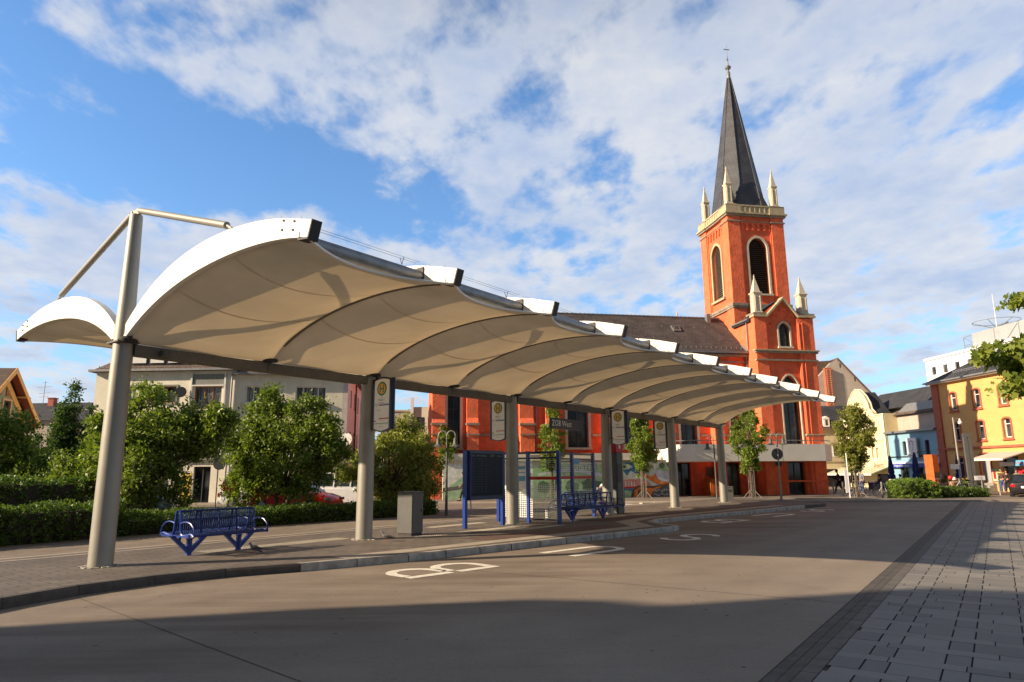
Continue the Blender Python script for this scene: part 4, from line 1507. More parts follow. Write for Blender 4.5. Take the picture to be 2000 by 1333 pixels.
def church():
    root = thing('church', 'tall orange red church with slate spire, cream pinnacles and long slate nave roof', 'church', tuple(CH), 80)
    RED, CR = 'red_render', 'cream_stone'
    # ---------------- tower
    tx0, tx1, ty0, ty1 = -4.79, .11, 2.83, 7.73
    tc = ((tx0 + tx1) / 2, (ty0 + ty1) / 2)
    pw = 1.08
    # core with recessed faces; front face at ty0+.13
    bel = archfn(tc[0] + .05, 1.58, 15.5, 19.25)
    mb = MB()
    mb.wall(rect(tx0 + pw - .02, tx1 - pw + .02, 9.5, 21.9), [bel(0)], ty0 + .14, ty0 + .5)
    mb.box(tx0 + .5, tx1 - .14, ty0 + .5, ty1 - .14, 9.5, 21.9)
    tower = mb.build('tower', RED, root)
    # left face wall with opening (wall built in y, so rotate coordinates)
    mb = MB()
    tmp = MB()
    bel2 = archfn(tc[1], 1.58, 15.5, 19.25)
    tmp.wall(rect(ty0 + pw - .02, ty1 - pw + .02, 9.5, 21.9), [bel2(0)], 0, .36)
    mb.add([(tx0 + .14 + v[1], v[0], v[2]) for v in tmp.v], tmp.f)
    mb.build('tower_side_wall', RED, tower)
    for (cx, cy) in ((tx0, ty0), (tx1 - pw, ty0), (tx0, ty1 - pw), (tx1 - pw, ty1 - pw)):
        mb = MB()
        mb.box(cx, cx + pw, cy, cy + pw, 9.5, 21.9)
        # double pilaster step
        sx = 1 if cx == tx0 else -1
        ex = cx + pw if sx > 0 else cx - .12
        mb.box(ex, ex + .12, cy + .07, cy + pw - .07, 9.5, 21.3)
        sy = 1 if cy == ty0 else -1
        ey = cy + pw if sy > 0 else cy - .12
        mb.box(cx + .07, cx + pw - .07, ey, ey + .12, 9.5, 21.3)
        mb.build('corner_pier', 'orange_pier_render', tower, bevel=.015)
    # frieze of small round arches under the parapet
    def frieze(x0, x1, z0, z1, n, y0, y1):
        mbf = MB()
        w = (x1 - x0) / n
        poly = [(x0, z1), (x0, z0)]
        for k in range(n):
            c = x0 + w * (k + .5)
            r = w * .32
            poly.append((c - r, z0))
            for q in range(9):
                a = math.pi - math.pi * q / 8
                poly.append((c + r * math.cos(a), z0 + (z1 - z0) * .45 + r * math.sin(a)))
            poly.append((c + r, z0))
        poly += [(x1, z0), (x1, z1)]
        poly = list(reversed(poly))
        mbf.prism(poly, y0, y1)
        return mbf
    frieze(tx0 + pw + .12, tx1 - pw - .12, 20.75, 21.65, 5, ty0 + .03, ty0 + .138).build('arched_frieze', RED, tower)
    fz = frieze(ty0 + pw + .12, ty1 - pw - .12, 20.75, 21.65, 5, 0, .108)
    MB().add([(tx0 + .03 + v[1], v[0], v[2]) for v in fz.v], fz.f).build('arched_frieze', RED, tower)
    # belfry openings: cream surround and dark louvres
    surround(tower, bel, ty0 + .05, ty0 + .30, .17, 'pale_stone')
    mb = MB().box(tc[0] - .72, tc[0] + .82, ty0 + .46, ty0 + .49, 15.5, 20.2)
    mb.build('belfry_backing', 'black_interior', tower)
    mb = MB()
    for k in range(27):
        z = 15.6 + k * .175
        hw = .78 if z < 19.25 else math.sqrt(max(.01, .78 ** 2 - ((z - 19.25) / 1.12) ** 2))
        mb.obox((tc[0] + .05, ty0 + .36, z), (2 * hw, .13, .022), Matrix.Rotation(R(35), 3, 'X'))
    mb.build('louvre', 'dark_brown_wood', tower)
    st = MB().wall(archfn(tc[1], 1.98, 15.48, 19.25)(0), [bel2(0)], 0, .22)
    MB().add([(tx0 + .06 + v[1], v[0], v[2]) for v in st.v], st.f).build('window_surround', CR, tower)
    mb = MB()
    for k in range(27):
        z = 15.6 + k * .175
        hw = .78 if z < 19.25 else math.sqrt(max(.01, .78 ** 2 - ((z - 19.25) / 1.12) ** 2))
        mb.obox((tx0 + .36, tc[1], z), (.13, 2 * hw, .022), Matrix.Rotation(R(-35), 3, 'Y'))
    mb.build('louvre', 'grey_stone', tower)
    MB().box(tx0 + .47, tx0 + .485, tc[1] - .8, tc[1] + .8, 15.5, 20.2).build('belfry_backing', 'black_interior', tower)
    MB().box(tx0 - .06, tx0 + .16, tc[1] - 1.1, tc[1] + 1.1, 15.30, 15.47).build('sill', CR, tower)
    # string course and cornices (follow the piers)
    def ring(z0, z1, pr, mat, name='string_course'):
        mb_ = MB()
        mb_.box(tx0 - pr, tx1 + pr, ty0 - pr, ty1 + pr, z0, z1)
        for (cx, cy) in ((tx0, ty0), (tx1 - pw, ty0), (tx0, ty1 - pw), (tx1 - pw, ty1 - pw)):
            mb_.box(cx - pr - .06, cx + pw + pr + .06, cy - pr - .06, cy + pw + pr + .06, z0 - .02, z1 + .02)
        return mb_.build(name, mat, tower, bevel=.02)
    ring(14.42, 14.62, .06, 'grey_stone')
    ring(14.28, 14.40, .02, 'grey_stone')
    ring(21.42, 21.50, .03, 'grey_stone')
    ring(21.90, 22.02, .10, 'grey_stone', 'cornice')
    ring(22.06, 22.18, .20, 'cream_stone', 'cornice')
    # parapet with small panels, corner blocks
    mb = MB()
    for (x0, x1, y0, y1) in ((tx0 - .05, tx1 + .05, ty0 - .05, ty0 + .15), (tx0 - .05, tx1 + .05, ty1 - .15, ty1 + .05),
                             (tx0 - .05, tx0 + .15, ty0 + .15, ty1 - .15), (tx1 - .15, tx1 + .05, ty0 + .15, ty1 - .15)):
        mb.box(x0, x1, y0, y1, 22.2, 22.72)
        mb.box(x0 - .07, x1 + .07, y0 - .07, y1 + .07, 22.725, 22.85)
    n = 6
    for k in range(n + 1):
        x = tx0 + pw + .1 + (tx1 - tx0 - 2 * pw - .2) * k / n
        mb.box(x - .06, x + .06, ty0 - .10, ty0 - .052, 22.24, 22.72)
        y = ty0 + pw + .1 + (ty1 - ty0 - 2 * pw - .2) * k / n
        mb.box(tx0 - .10, tx0 - .052, y - .06, y + .06, 22.24, 22.72)
    for (cx, cy) in ((tx0, ty0), (tx1 - pw, ty0), (tx0, ty1 - pw), (tx1 - pw, ty1 - pw)):
        mb.box(cx - .12, cx + pw + .12, cy - .12, cy + pw + .12, 22.2, 22.86)
        mb.box(cx + .1, cx + pw - .1, cy + .1, cy + pw - .1, 22.86, 23.0)
    mb.build('parapet', CR, tower, bevel=.01)
    # pinnacles
    def pinnacle(par, cx, cy, z, h=3.3, w=.50):
        q = MB()
        r = w / 2 * math.sqrt(2)
        hs = h * .52
        q.lathe([(r * 1.12, 0), (r * 1.12, .10), (r, .14), (r * .93, hs - .10), (r * 1.02, hs - .07), (r * 1.2, hs), (r * 1.2, hs + .05),
                 (r * .86, hs + .10), (r * .12, h - .22), (r * .10, h - .20)], (cx, cy, z), 4, rot=math.pi / 4)
        q.ball((cx, cy, z + h - .16), .075, 8)
        q.ball((cx, cy, z + h - .03), .045, 6, sz=1.6)
        p_ = q.build('pinnacle', 'pale_stone', par)
        mm = MB()
        for s in (-1, 1):       # sunk panels read as raised frames
            for d in (-1, 1):
                mm.box(cx + s * w * .33 - .03, cx + s * w * .33 + .03, cy + d * (w / 2) - .03, cy + d * (w / 2) + .03, z + .2, z + hs - .2)
                mm.box(cx + d * (w / 2) - .03, cx + d * (w / 2) + .03, cy + s * w * .33 - .03, cy + s * w * .33 + .03, z + .2, z + hs - .2)
        mm.build('panel_frame', 'pale_stone', p_)
    for (cx, cy) in ((tx0 + pw / 2, ty0 + pw / 2), (tx1 - pw / 2, ty0 + pw / 2), (tx0 + pw / 2, ty1 - pw / 2), (tx1 - pw / 2, ty1 - pw / 2)):
        pinnacle(tower, cx - (.10 if cx < tc[0] else -.10), cy - (.10 if cy < tc[1] else -.10), 23.0)
    # spire: octagon with broaches
    q = MB()
    R8 = 2.18 / math.cos(math.pi / 8)
    q.lathe([(R8 * 1.0, 0), (R8 * .965, .5), (R8 * .06, 13.55), (R8 * .05, 13.9)], (tc[0], tc[1], 22.25), 8, rot=math.pi / 8)
    spire = q.build('spire', 'spire_slate', root)
    mb = MB()
    for k in range(8):
        a = math.pi / 8 + k * math.pi / 4
        p0 = (tc[0] + R8 * 1.0 * math.cos(a), tc[1] + R8 * 1.0 * math.sin(a), 22.3)
        p1 = (tc[0] + R8 * .065 * math.cos(a), tc[1] + R8 * .065 * math.sin(a), 35.8)
        mb.tube([p0, p1], .035, 5)
    mb.build('hip_flashing', 'spire_slate', spire)
    # broaches over the four corners
    for k in range(4):
        a = math.pi / 4 + k * math.pi / 2
        d = Vector((math.cos(a), math.sin(a), 0))
        s_ = Vector((-d.y, d.x, 0))
        c = Vector((tc[0], tc[1], 22.3))
        base = c + d * 2.75
        l, r_ = c + d * 2.0 + s_ * .95, c + d * 2.0 - s_ * .95
        top = c + d * 1.62 + Vector((0, 0, 3.0))
        MB().add([base, l, r_, top], [(0, 1, 3), (0, 3, 2), (1, 2, 3), (0, 2, 1)]).build('broach', 'spire_slate', spire)
    q = MB().lathe([(.16, 35.75), (.15, 36.35), (.09, 36.45), (.09, 36.6), (.24, 36.72), (.27, 36.85), (.20, 36.95), (.07, 37.05), (.05, 37.5), (.10, 37.6), (.04, 37.72), (.025, 38.0), (.022, 39.1)], (tc[0], tc[1], 0), 12)
    q.box(tc[0] - .28, tc[0] + .28, tc[1] - .02, tc[1] + .02, 38.58, 38.64)
    q.build('finial_cross', 'zinc', spire, smooth=True)
    # ---------------- gabled wing in front of the tower
    x0, x1 = -4.78, 0.0
    gx = (x0 + x1) / 2
    up = archfn(-2.38, .86, 10.72, 12.0)
    big = archfn(-2.30, 1.36, 3.0, 7.7, .25)
    door = rectfn(-3.0, -1.62, 0.0, 2.3)
    outer = [(x0 + .95, 0), (door(0)[0][0], 0), (door(0)[3][0], 2.3), (door(0)[2][0], 2.3), (door(0)[1][0], 0), (x1 - 1.35, 0), (x1 - 1.35, 13.6), (gx + .25, 14.15), (gx, 14.2), (gx - .25, 14.15), (x0 + .95, 13.3)]
    mb = MB().wall(outer, [up(0), big(0)], .14, .60)
    mb.box(x0 + .95, x1 - .01, .602, 2.9, 0, 12.7)
    wing = mb.build('wing', RED, root)
    MB().box(x0, x0 + .95, 0, 3.2, 0, 12.85).build('corner_pier', 'orange_pier_render', wing, bevel=.02)
    MB().box(x1 - 1.35, x1, 0, 3.2, 0, 12.85).build('corner_pier', 'orange_pier_render', wing, bevel=.02)
    for xx in (x1 - 1.30, x1 - 1.02):
        MB().tube([(xx + .06, -.005, 0), (xx + .06, -.005, 12.5)], .06, 8).build('pilaster_rib', RED, wing, smooth=True)
    surround(wing, up, .06, .30, .12, 'pale_stone')
    win_part(wing, up, .34, 'dark_frame', 'window_glass', (.5,), (.3, .6))
    # wide cream reveal of the large window
    surround(wing, big, .05, .34, .10, 'pale_stone')
    win_part(wing, big, .46, 'dark_frame', 'window_glass', (.5,), (.18, .34, .52, .72), fw=.09)
    win_part(wing, door, .42, 'dark_frame', 'window_glass', (.5,), (.5,), fw=.08, name='door')
    # stepped arch frieze following the gable
    for (cx, z) in ((-3.55, 12.35), (-2.98, 12.95), (-2.38, 13.35), (-1.78, 12.95), (-1.2 - .35, 12.35)):
        pr = [(cx + .26 * math.cos(a), z + .26 * math.sin(a)) for a in [math.pi * k / 10 for k in range(11)]]
        pi_ = [(cx + .15 * math.cos(a), z + .15 * math.sin(a)) for a in [math.pi - math.pi * k / 10 for k in range(11)]]
        MB().prism(pr + pi_, .05, .139).build('arched_frieze', RED, wing)
    for (z0, z1, pr, m) in ((10.18, 10.32, .12, 'grey_stone'), (10.33, 10.42, .20, 'cream_stone'), (9.60, 9.72, .09, 'grey_stone'), (4.12, 4.20, .08, 'grey_stone'), (4.21, 4.27, .13, 'cream_stone')):
        zc = (z0 + z1) / 2
        for (a0, a1) in (((x0 - pr, x1 + pr),) if zc > 9 else ((x0 - pr, -3.17), (-1.43, x1 + pr))):
            MB().box(a0, a1, -pr, .16, z0, z1).build('string_course', m, wing)
    # gable coping, pier caps, pinnacles
    cop = [(x0 - .12, 12.86), (x0 + 1.0, 12.86), (gx, 14.24), (x1 - 1.25, 12.90), (x1 + .15, 12.90), (x1 + .15, 13.05), (x1 - 1.2, 13.05), (gx, 14.46), (x0 + .94, 13.03), (x0 - .12, 13.03)]
    MB().prism(cop, -.18, .45).build('gable_coping', CR, wing, bevel=.02)
    MB().box(x0 - .08, x0 + 1.02, -.08, 1.0, 13.061, 13.2).build('pier_cap', 'grey_stone', wing)
    MB().box(x1 - 1.1, x1 + .12, -.08, 1.0, 13.081, 13.22).build('pier_cap', 'grey_stone', wing)
    pinnacle(wing, x0 + .5, .42, 13.2, 3.0, .6)
    pinnacle(wing, x1 - .55, .42, 13.2, 3.0, .6)
    # wing roof
    ro = MB()
    ro.prism([(x0 - .2, 12.75), (gx, 14.38), (x1 + .2, 12.75), (x1 + .2, 12.6), (x0 - .2, 12.6)], .452, 3.0)
    ro.build('wing_roof', 'dark_tile', wing)
    MB().box(x0 - .30, x0 - .18, .5, 3.0, 12.72, 12.84).build('gutter', 'zinc', wing)
    MB().tube([(x0 - .1, 1.0, 12.7), (x0 - .1, 1.0, 10.6)], .05, 8).build('downpipe', 'zinc', wing)
    # ---------------- nave
    NY = 1.5
    nx0 = -28.1
    eave, ridge = 10.35, 13.9
    wins = [(-26.75, .85), (-18.0, 1.5), (-13.9, 1.3), (-9.72, 1.25), (-5.85, 1.15)]
    holes = [archfn(c, w, 3.4, 8.2, .15) for c, w in wins]
    doors = [rectfn(-10.95, -9.75, .02, 2.3), rectfn(-6.95, -5.95, .02, 2.3)]
    mb = MB().wall(rect(nx0, x0 + .01, 0, eave), [h(0) for h in holes] + [d(0) for d in doors], NY, NY + .5)
    mb.box(nx0 + .01, tx0 + .3, NY + .5, 9.0, 0, eave - .01)
    mb.prism([(NY + .3, eave), (5.28, ridge - .1), (9.0, eave)], nx0 + .02, nx0 + .4, axis='x')
    nave = mb.build('nave', RED, root)
    for h in holes:
        surround(nave, h, NY - .06, NY + .24, .18, 'pale_stone')
        win_part(nave, h, NY + .34, 'dark_frame', 'window_glass', (.5,), (.25, .5, .75), fw=.08)
    for d in doors:
        win_part(nave, d, NY + .2, 'dark_frame', 'window_glass', (.5,), (), fw=.07, name='door')
    for (a, b) in ((-28.25, -27.35), (-25.9, -25.1), (-22.25, -21.25), (-20.4, -19.6), (-16.2, -15.5), (-12.2, -11.45), (-8.05, -7.3)):
        mb = MB()
        mb.prism([(NY - .75, 0), (NY, 0), (NY, 9.5), (NY - .35, 9.2), (NY - .38, 5.4), (NY - .72, 4.9)], a, b, axis='x')
        mb.build('buttress', 'orange_pier_render', nave, bevel=.02)
        MB().box(a - .06, b + .06, NY - .82, NY - .3, 4.88, 5.02).build('buttress_cap', 'grey_stone', nave)
        MB().box(a - .05, b + .05, NY - .79, NY - .74, 4.20, 4.30).build('string_course', 'grey_stone', nave)
    edges = [nx0] + [e for c, w in wins for e in (c - w / 2 - .26, c + w / 2 + .26)] + [x0]
    for a, b in zip(edges[::2], edges[1::2]):
        MB().box(a, b, NY - .10, NY, 4.18, 4.32).build('string_course', 'grey_stone', nave)
    MB().box(nx0 - .1, x0 - .005, NY - .12, NY, 9.62, 9.74).build('string_course', 'grey_stone', nave)
    MB().box(nx0 - .1, x0 - .005, NY - .30, NY + .1, eave - .28, eave - .02).build('cornice', 'grey_stone', nave)
    MB().box(nx0 - .1, x0 - .01, NY - .46, NY - .31, eave - .05, eave + .08).build('gutter', 'zinc', nave)
    roof = MB().prism([(NY - .4, eave), (5.28, ridge), (9.4, eave), (9.4, eave - .12), (NY - .4, eave - .12)], nx0 - .3, x0 - .001, axis='x')
    rf = roof.build('nave_roof', 'nave_slate', root)
    # valley flashing against the tower and wing
    MB().tube([(x0 - .05, NY - .4, eave + .1), (x0 - .05, 2.9, eave + .1 + 1.3 * .93)], .10, 6).build('flashing', 'zinc', rf)
    MB().tube([(nx0 - .3, 5.28, ridge + .03), (tx0, 5.28, ridge + .03)], .07, 6).build('ridge_cap', 'zinc', rf)
    mb = MB()
    sl = (ridge - eave) / (5.28 - NY + .4)
    for k in range(60):                              # snow hooks
        x = nx0 + .4 * k + .2
        if x > x0 - .3:
            continue
        mb.box(x, x + .03, NY + .05, NY + .13, eave + .42 * sl, eave + .42 * sl + .14)
    for k in range(26):
        x = nx0 + .9 * k + .3
        if x > x0 - .5:
            continue
        for yy in (2.6, 4.0):
            z = eave + (yy - NY + .4) * sl
            mb.box(x + (yy > 3) * .4, x + .04 + (yy > 3) * .4, yy, yy + .1, z, z + .07)
    for k in range(70):
        x = nx0 + .35 * k
        if x < tx0 - .2:
            mb.box(x, x + .05, 5.25, 5.31, ridge + .09, ridge + .13)
    mb.build('snow_hook', 'zinc', rf)
    for (x, y) in ((-9.3, 3.7),):
        z = eave + (y - NY + .4) * sl
        m3 = Matrix.Rotation(math.atan(sl), 3, 'X')
        f = MB().obox((x, y, z + .06), (.62, .8, .14), m3).build('roof_light', 'zinc', rf)
        MB().obox((x, y - .01, z + .135), (.48, .62, .02), m3).build('pane', 'window_glass', f)
    MB().box(-6.15, -5.85, 4.7, 5.1, 13.3, 14.15).build('vent_pipe', 'zinc', rf)
    MB().tube([(x0 - .12, NY - .2, eave - .1), (x0 - .12, NY - .2, .1)], .06, 8).build('downpipe', 'zinc', nave)
    MB().tube([(-21.05, NY - .15, eave - .2), (-21.05, NY - .15, 2.4)], .06, 8).build('downpipe', 'zinc', nave)
    # spare pinnacle at the far side of the roof
    pinnacle(root, -6.6, 9.4, 12.4, 3.0, .6)
    # ---------------- white entrance balcony
    bal = [(-12.75, .7), (-12.4, -.9), (-11.05, -2.2), (-1.5, -2.2), (-.35, -1.2), (.25, -.35), (.25, -.02), (-4.9, -.02), (-4.9, .7)]
    b = MB().prism(list(reversed(bal)), 2.33, 3.47, axis='z').build('balcony', 'balcony_panel', root)
    mb = MB()
    for x in (-8.0, -4.75):
        mb.box(x - .008, x + .008, -2.206, -2.2, 2.34, 3.46)
    mb.build('panel_joint', 'grey_stone', b)
    rail = [(-12.4, -.85), (-11.02, -2.12), (-1.55, -2.12), (-.4, -1.15), (.15, -.35)]
    mb = MB().tube([(x, y, 3.72) for x, y in rail], .03, 6)
    for (x, y) in rail + [(-8.5, -2.12), (-5.0, -2.12), (-3.2, -2.12), (-6.8, -2.12), (-10, -2.12)]:
        mb.tube([(x, y, 3.47), (x, y, 3.72)], .015, 5)
    mb.build('railing', 'zinc', b)
    # plinth band and orange bin store left of the middle door
    MB().box(x0 - .02, x1 + .03, -.05, -.001, .9, 1.02).build('plinth_band', 'red_render', wing)
    return root


church()

# wall plaques, orange box and bin in front of the church
def church_local(x, y, z=0.0):
    e = Vector((math.sin(R(80)), math.cos(R(80)), 0))
    n = Vector((-e.y, e.x, 0))
    p = CH + e * x + n * y
    return (p.x, p.y, CH.z + z)


def mural():
    root = thing('mural_wall', 'long low garden wall painted with a colourful mural of an eye, trees and letters', 'wall', church_local(-27.6, -.55, .02), 80)
    Lx = 15.65
    MB().box(0, Lx, 0, .25, 0, 2.34).build('wall', 'mural_white', root)
    MB().box(-.05, Lx + .05, -.1, .9, 2.342, 2.46).build('coping', 'grey_stone', root)
    MB().box(0, Lx, .9, 1.1, 2.46, 2.95).build('upper_band', 'beige_wall', root)
    lay = [0]

    def shape(nm, mat, poly):
        lay[0] += 1
        y = -.0015 - .0012 * lay[0]
        tri = geometry.tessellate_polygon([[Vector((p[0], p[1], 0)) for p in poly]])
        MB().add([(p[0], y, p[1]) for p in poly], [tuple(t_) for t_ in tri]).build(nm, mat, root)

    def ell(cx, cz, rx, rz, n=24, wob=0.0, seed=0):
        rr = random.Random(seed)
        out = []
        for k in range(n):
            a = 2 * math.pi * k / n
            w = 1 + wob * rr.uniform(-1, 1)
            out.append((cx + rx * w * math.cos(a), max(.02, min(2.32, cz + rz * w * math.sin(a)))))
        return out
    shape('painted_hill', 'mural_green', [(0, .5), (1.2, 1.4), (2.6, 1.2), (3.6, .7), (4.2, .02), (0, .02)])
    shape('painted_road', 'mural_grey', [(0, .75), (1.6, .95), (3.4, .45), (3.4, .25), (1.5, .7), (0, .5)])
    shape('painted_sun', 'mural_yellow', ell(3.3, 1.1, .6, .85))
    shape('painted_snake', 'mural_orange', [(4.6, .3), (5.6, .9), (5.8, 1.6), (5.2, 2.1), (4.7, 2.0), (5.2, 1.7), (5.3, 1.2), (4.8, .8), (4.3, .6)])
    shape('painted_field', 'mural_green', [(5.9, .02), (5.9, 1.95), (7.2, 2.2), (9.4, 2.2), (11.6, 2.1), (11.9, .02)])
    shape('painted_path', 'mural_pale', [(6.2, 1.45), (8.4, 1.75), (11.6, 1.2), (11.6, 1.4), (8.5, 2.0), (6.2, 1.6)])
    for k, cx in enumerate((6.6, 7.4, 8.5, 9.6, 10.3, 11.1)):
        shape('painted_bush', 'mural_dark_green', ell(cx, .75 + .12 * (k % 2), .42, .40, 16, .18, k))
    mb = MB()
    lay[0] += 1
    yy = -.0015 - .0012 * lay[0]
    for (s_, cx, cz, sz) in (('EIN', 7.2, 1.9, .42), ('BUNTER', 9.35, 1.98, .46)):
        text_into(mb, s_, sz, lambda u, v_, cx=cx, cz=cz: (cx + u * 1.1, yy, cz + v_ + u * .09))
    mb.build('painted_letters', 'mural_black', root)
    mb = MB()
    for (s_, cx, cz, sz) in (('EIN', 7.19, 1.9, .41), ('BUNTER', 9.33, 1.98, .455)):
        text_into(mb, s_, sz, lambda u, v_, cx=cx, cz=cz: (cx + u * 1.1 - .03, yy - .002, cz + v_ + u * .09 + .03))
    mb.build('painted_letters', 'sign_white', root)
    shape('painted_figure', 'mural_blue', [(11.9, .02), (11.7, 2.3), (13.0, 2.3), (13.8, 1.4), (13.0, .9), (12.6, .02)])
    shape('painted_cloud', 'mural_white', [(11.7, 1.35), (12.0, 1.85), (12.35, 1.4), (12.6, 1.75), (13.2, 1.45), (13.9, 1.3), (13.6, .9), (11.7, .95)])
    shape('painted_eye', 'mural_white', [(11.62, 2.02), (11.85, 2.18), (12.15, 2.24), (12.5, 2.16), (12.78, 2.0), (12.5, 1.86), (12.15, 1.8), (11.85, 1.87)])
    shape('painted_iris', 'mural_green', ell(12.17, 2.02, .2, .2, 20))
    shape('painted_pupil', 'mural_black', ell(12.17, 2.02, .08, .08, 14))
    shape('painted_town', 'mural_pink', [(11.7, .55), (11.7, 1.15), (12.6, 1.2), (13.7, 1.15), (14.0, .8), (13.2, .62)])
    for k in range(6):
        shape('painted_tower', 'mural_white', rect(11.8 + k * .2, 11.87 + k * .2, .72, 1.05))
    shape('painted_stripe', 'sign_red', [(11.7, .55), (13.0, .62), (13.0, .72), (11.7, .66)])
    shape('painted_ground', 'mural_green', [(11.7, .02), (11.7, .5), (12.6, .4), (12.9, .02)])
    shape('painted_lake', 'mural_pale', ell(15.0, 1.45, 1.0, .42, 22, .12, 4)[:] )
    shape('painted_arm', 'mural_orange', [(13.2, 1.75), (13.7, 1.5), (14.1, 1.35), (14.35, 1.6), (14.5, 1.2), (14.8, 1.0), (15.3, 1.0), (15.6, 1.15), (15.6, .95), (15.2, .82), (14.5, .85), (13.9, 1.15), (13.2, 1.55)])
    shape('painted_meadow', 'mural_green', [(14.3, 1.85), (15.0, 1.98), (15.62, 1.95), (15.62, 1.72), (15.0, 1.7)])
    shape('painted_tree', 'mural_dark_green', ell(14.85, 2.08, .2, .2, 14, .15, 8))
    shape('painted_tree', 'mural_dark_green', ell(15.4, 2.08, .2, .2, 14, .15, 9))
    shape('painted_cave', 'mural_brown', [(12.55, .02), (12.7, .5), (13.1, .78), (13.6, .72), (14.3, .75), (15.62, .95), (15.62, .02)])
    shape('painted_fire', 'mural_orange', [(12.75, .02), (12.85, .45), (13.2, .66), (13.6, .6), (14.2, .6), (14.9, .78), (14.2, .4), (13.9, .02)])
    shape('painted_hollow', 'mural_brown', ell(13.35, .3, .32, .27, 18, .12, 3))
    shape('painted_rocks', 'mural_grey', [(13.9, .02), (14.2, .42), (14.9, .7), (15.62, .85), (15.62, .02)])
    for k in range(16):
        cx, cz = 14.2 + (k % 8) * .18 + random.uniform(-.04, .04), .18 + (k // 8) * .26 + random.uniform(-.06, .06)
        shape('painted_stone', 'mural_pale', ell(cx, cz, .065, .06, 9, .2, k))
        shape('painted_stone_centre', 'mural_black', ell(cx, cz, .028, .026, 7))
    return root


mural()


# ================================================================== OTHER BUILDINGS
def facade_windows(root, mb_holes, specs, y):
    pass


def house(name, label, loc, az, w, h, depth, wall_mat, wins, roofspec=None, group=None, wt=.35, base=0):
    """box body with a real window wall on its front. wins: list of dict(x0,x1,z0,z1,frame,glass,mull,rails,sur,arch)"""
    root = thing(name, label, 'building', loc, az, group)
    holes, fns = [], []
    for q in wins:
        if q.get('arch'):
            cx, ww = (q['x0'] + q['x1']) / 2, q['x1'] - q['x0']
            zs = q['z1'] - ww * .22

            def fn(i, cx=cx, ww=ww, zs=zs, q=q):
                r = ww / 2 - i
                pts = [(cx - r, q['z0'] + i), (cx + r, q['z0'] + i)]
                for k in range(9):
                    a = math.pi * k / 8
                    pts.append((cx + r * math.cos(a), zs + (ww * .22 - i * .8) * math.sin(a)))
                return pts
        else:
            fn = rectfn(q['x0'], q['x1'], q['z0'], q['z1'])
        fns.append(fn)
        holes.append(fn(0))
    mb = MB().wall(rect(0, w, base, h), holes, 0, wt)
    mb.box(.003, w - .003, wt + .001, depth, base, h - .003)
    body = mb.build('wall', wall_mat, root)
    for q, fn in zip(wins, fns):
        f = win_part(root, fn, .14, q.get('frame', 'white_frame'), q.get('glass', 'window_glass'), q.get('mull', (.5,)), q.get('rails', ()), fw=q.get('fw', .06), bars=q.get('bars', .03), name=q.get('name', 'window'))
        if q.get('sur'):
            so_, si_ = fn(-q.get('sw', .13)), fn(0)
            s_ = MB().wall(so_, [si_], -.05, .02).build('surround', q['sur'], f)
        if q.get('sill'):
            MB().box(q['x0'] - .2, q['x1'] + .2, -.14, .0, q['z0'] - .20, q['z0'] - .132 if q.get('sur') else q['z0'] - .01).build('sill', q['sill'], f)
    return root


def hip_roof(mb, x0, x1, y0, y1, z, rise, hip_l=0.0, hip_r=0.0):
    ym = (y0 + y1) / 2
    vs = [(x0, y0, z), (x1, y0, z), (x1, y1, z), (x0, y1, z), (x0 + hip_l, ym, z + rise), (x1 - hip_r, ym, z + rise)]
    fs = [(0, 1, 5, 4), (1, 2, 5), (2, 3, 4, 5), (3, 0, 4), (0, 3, 2, 1)]
    return mb.add(vs, fs)


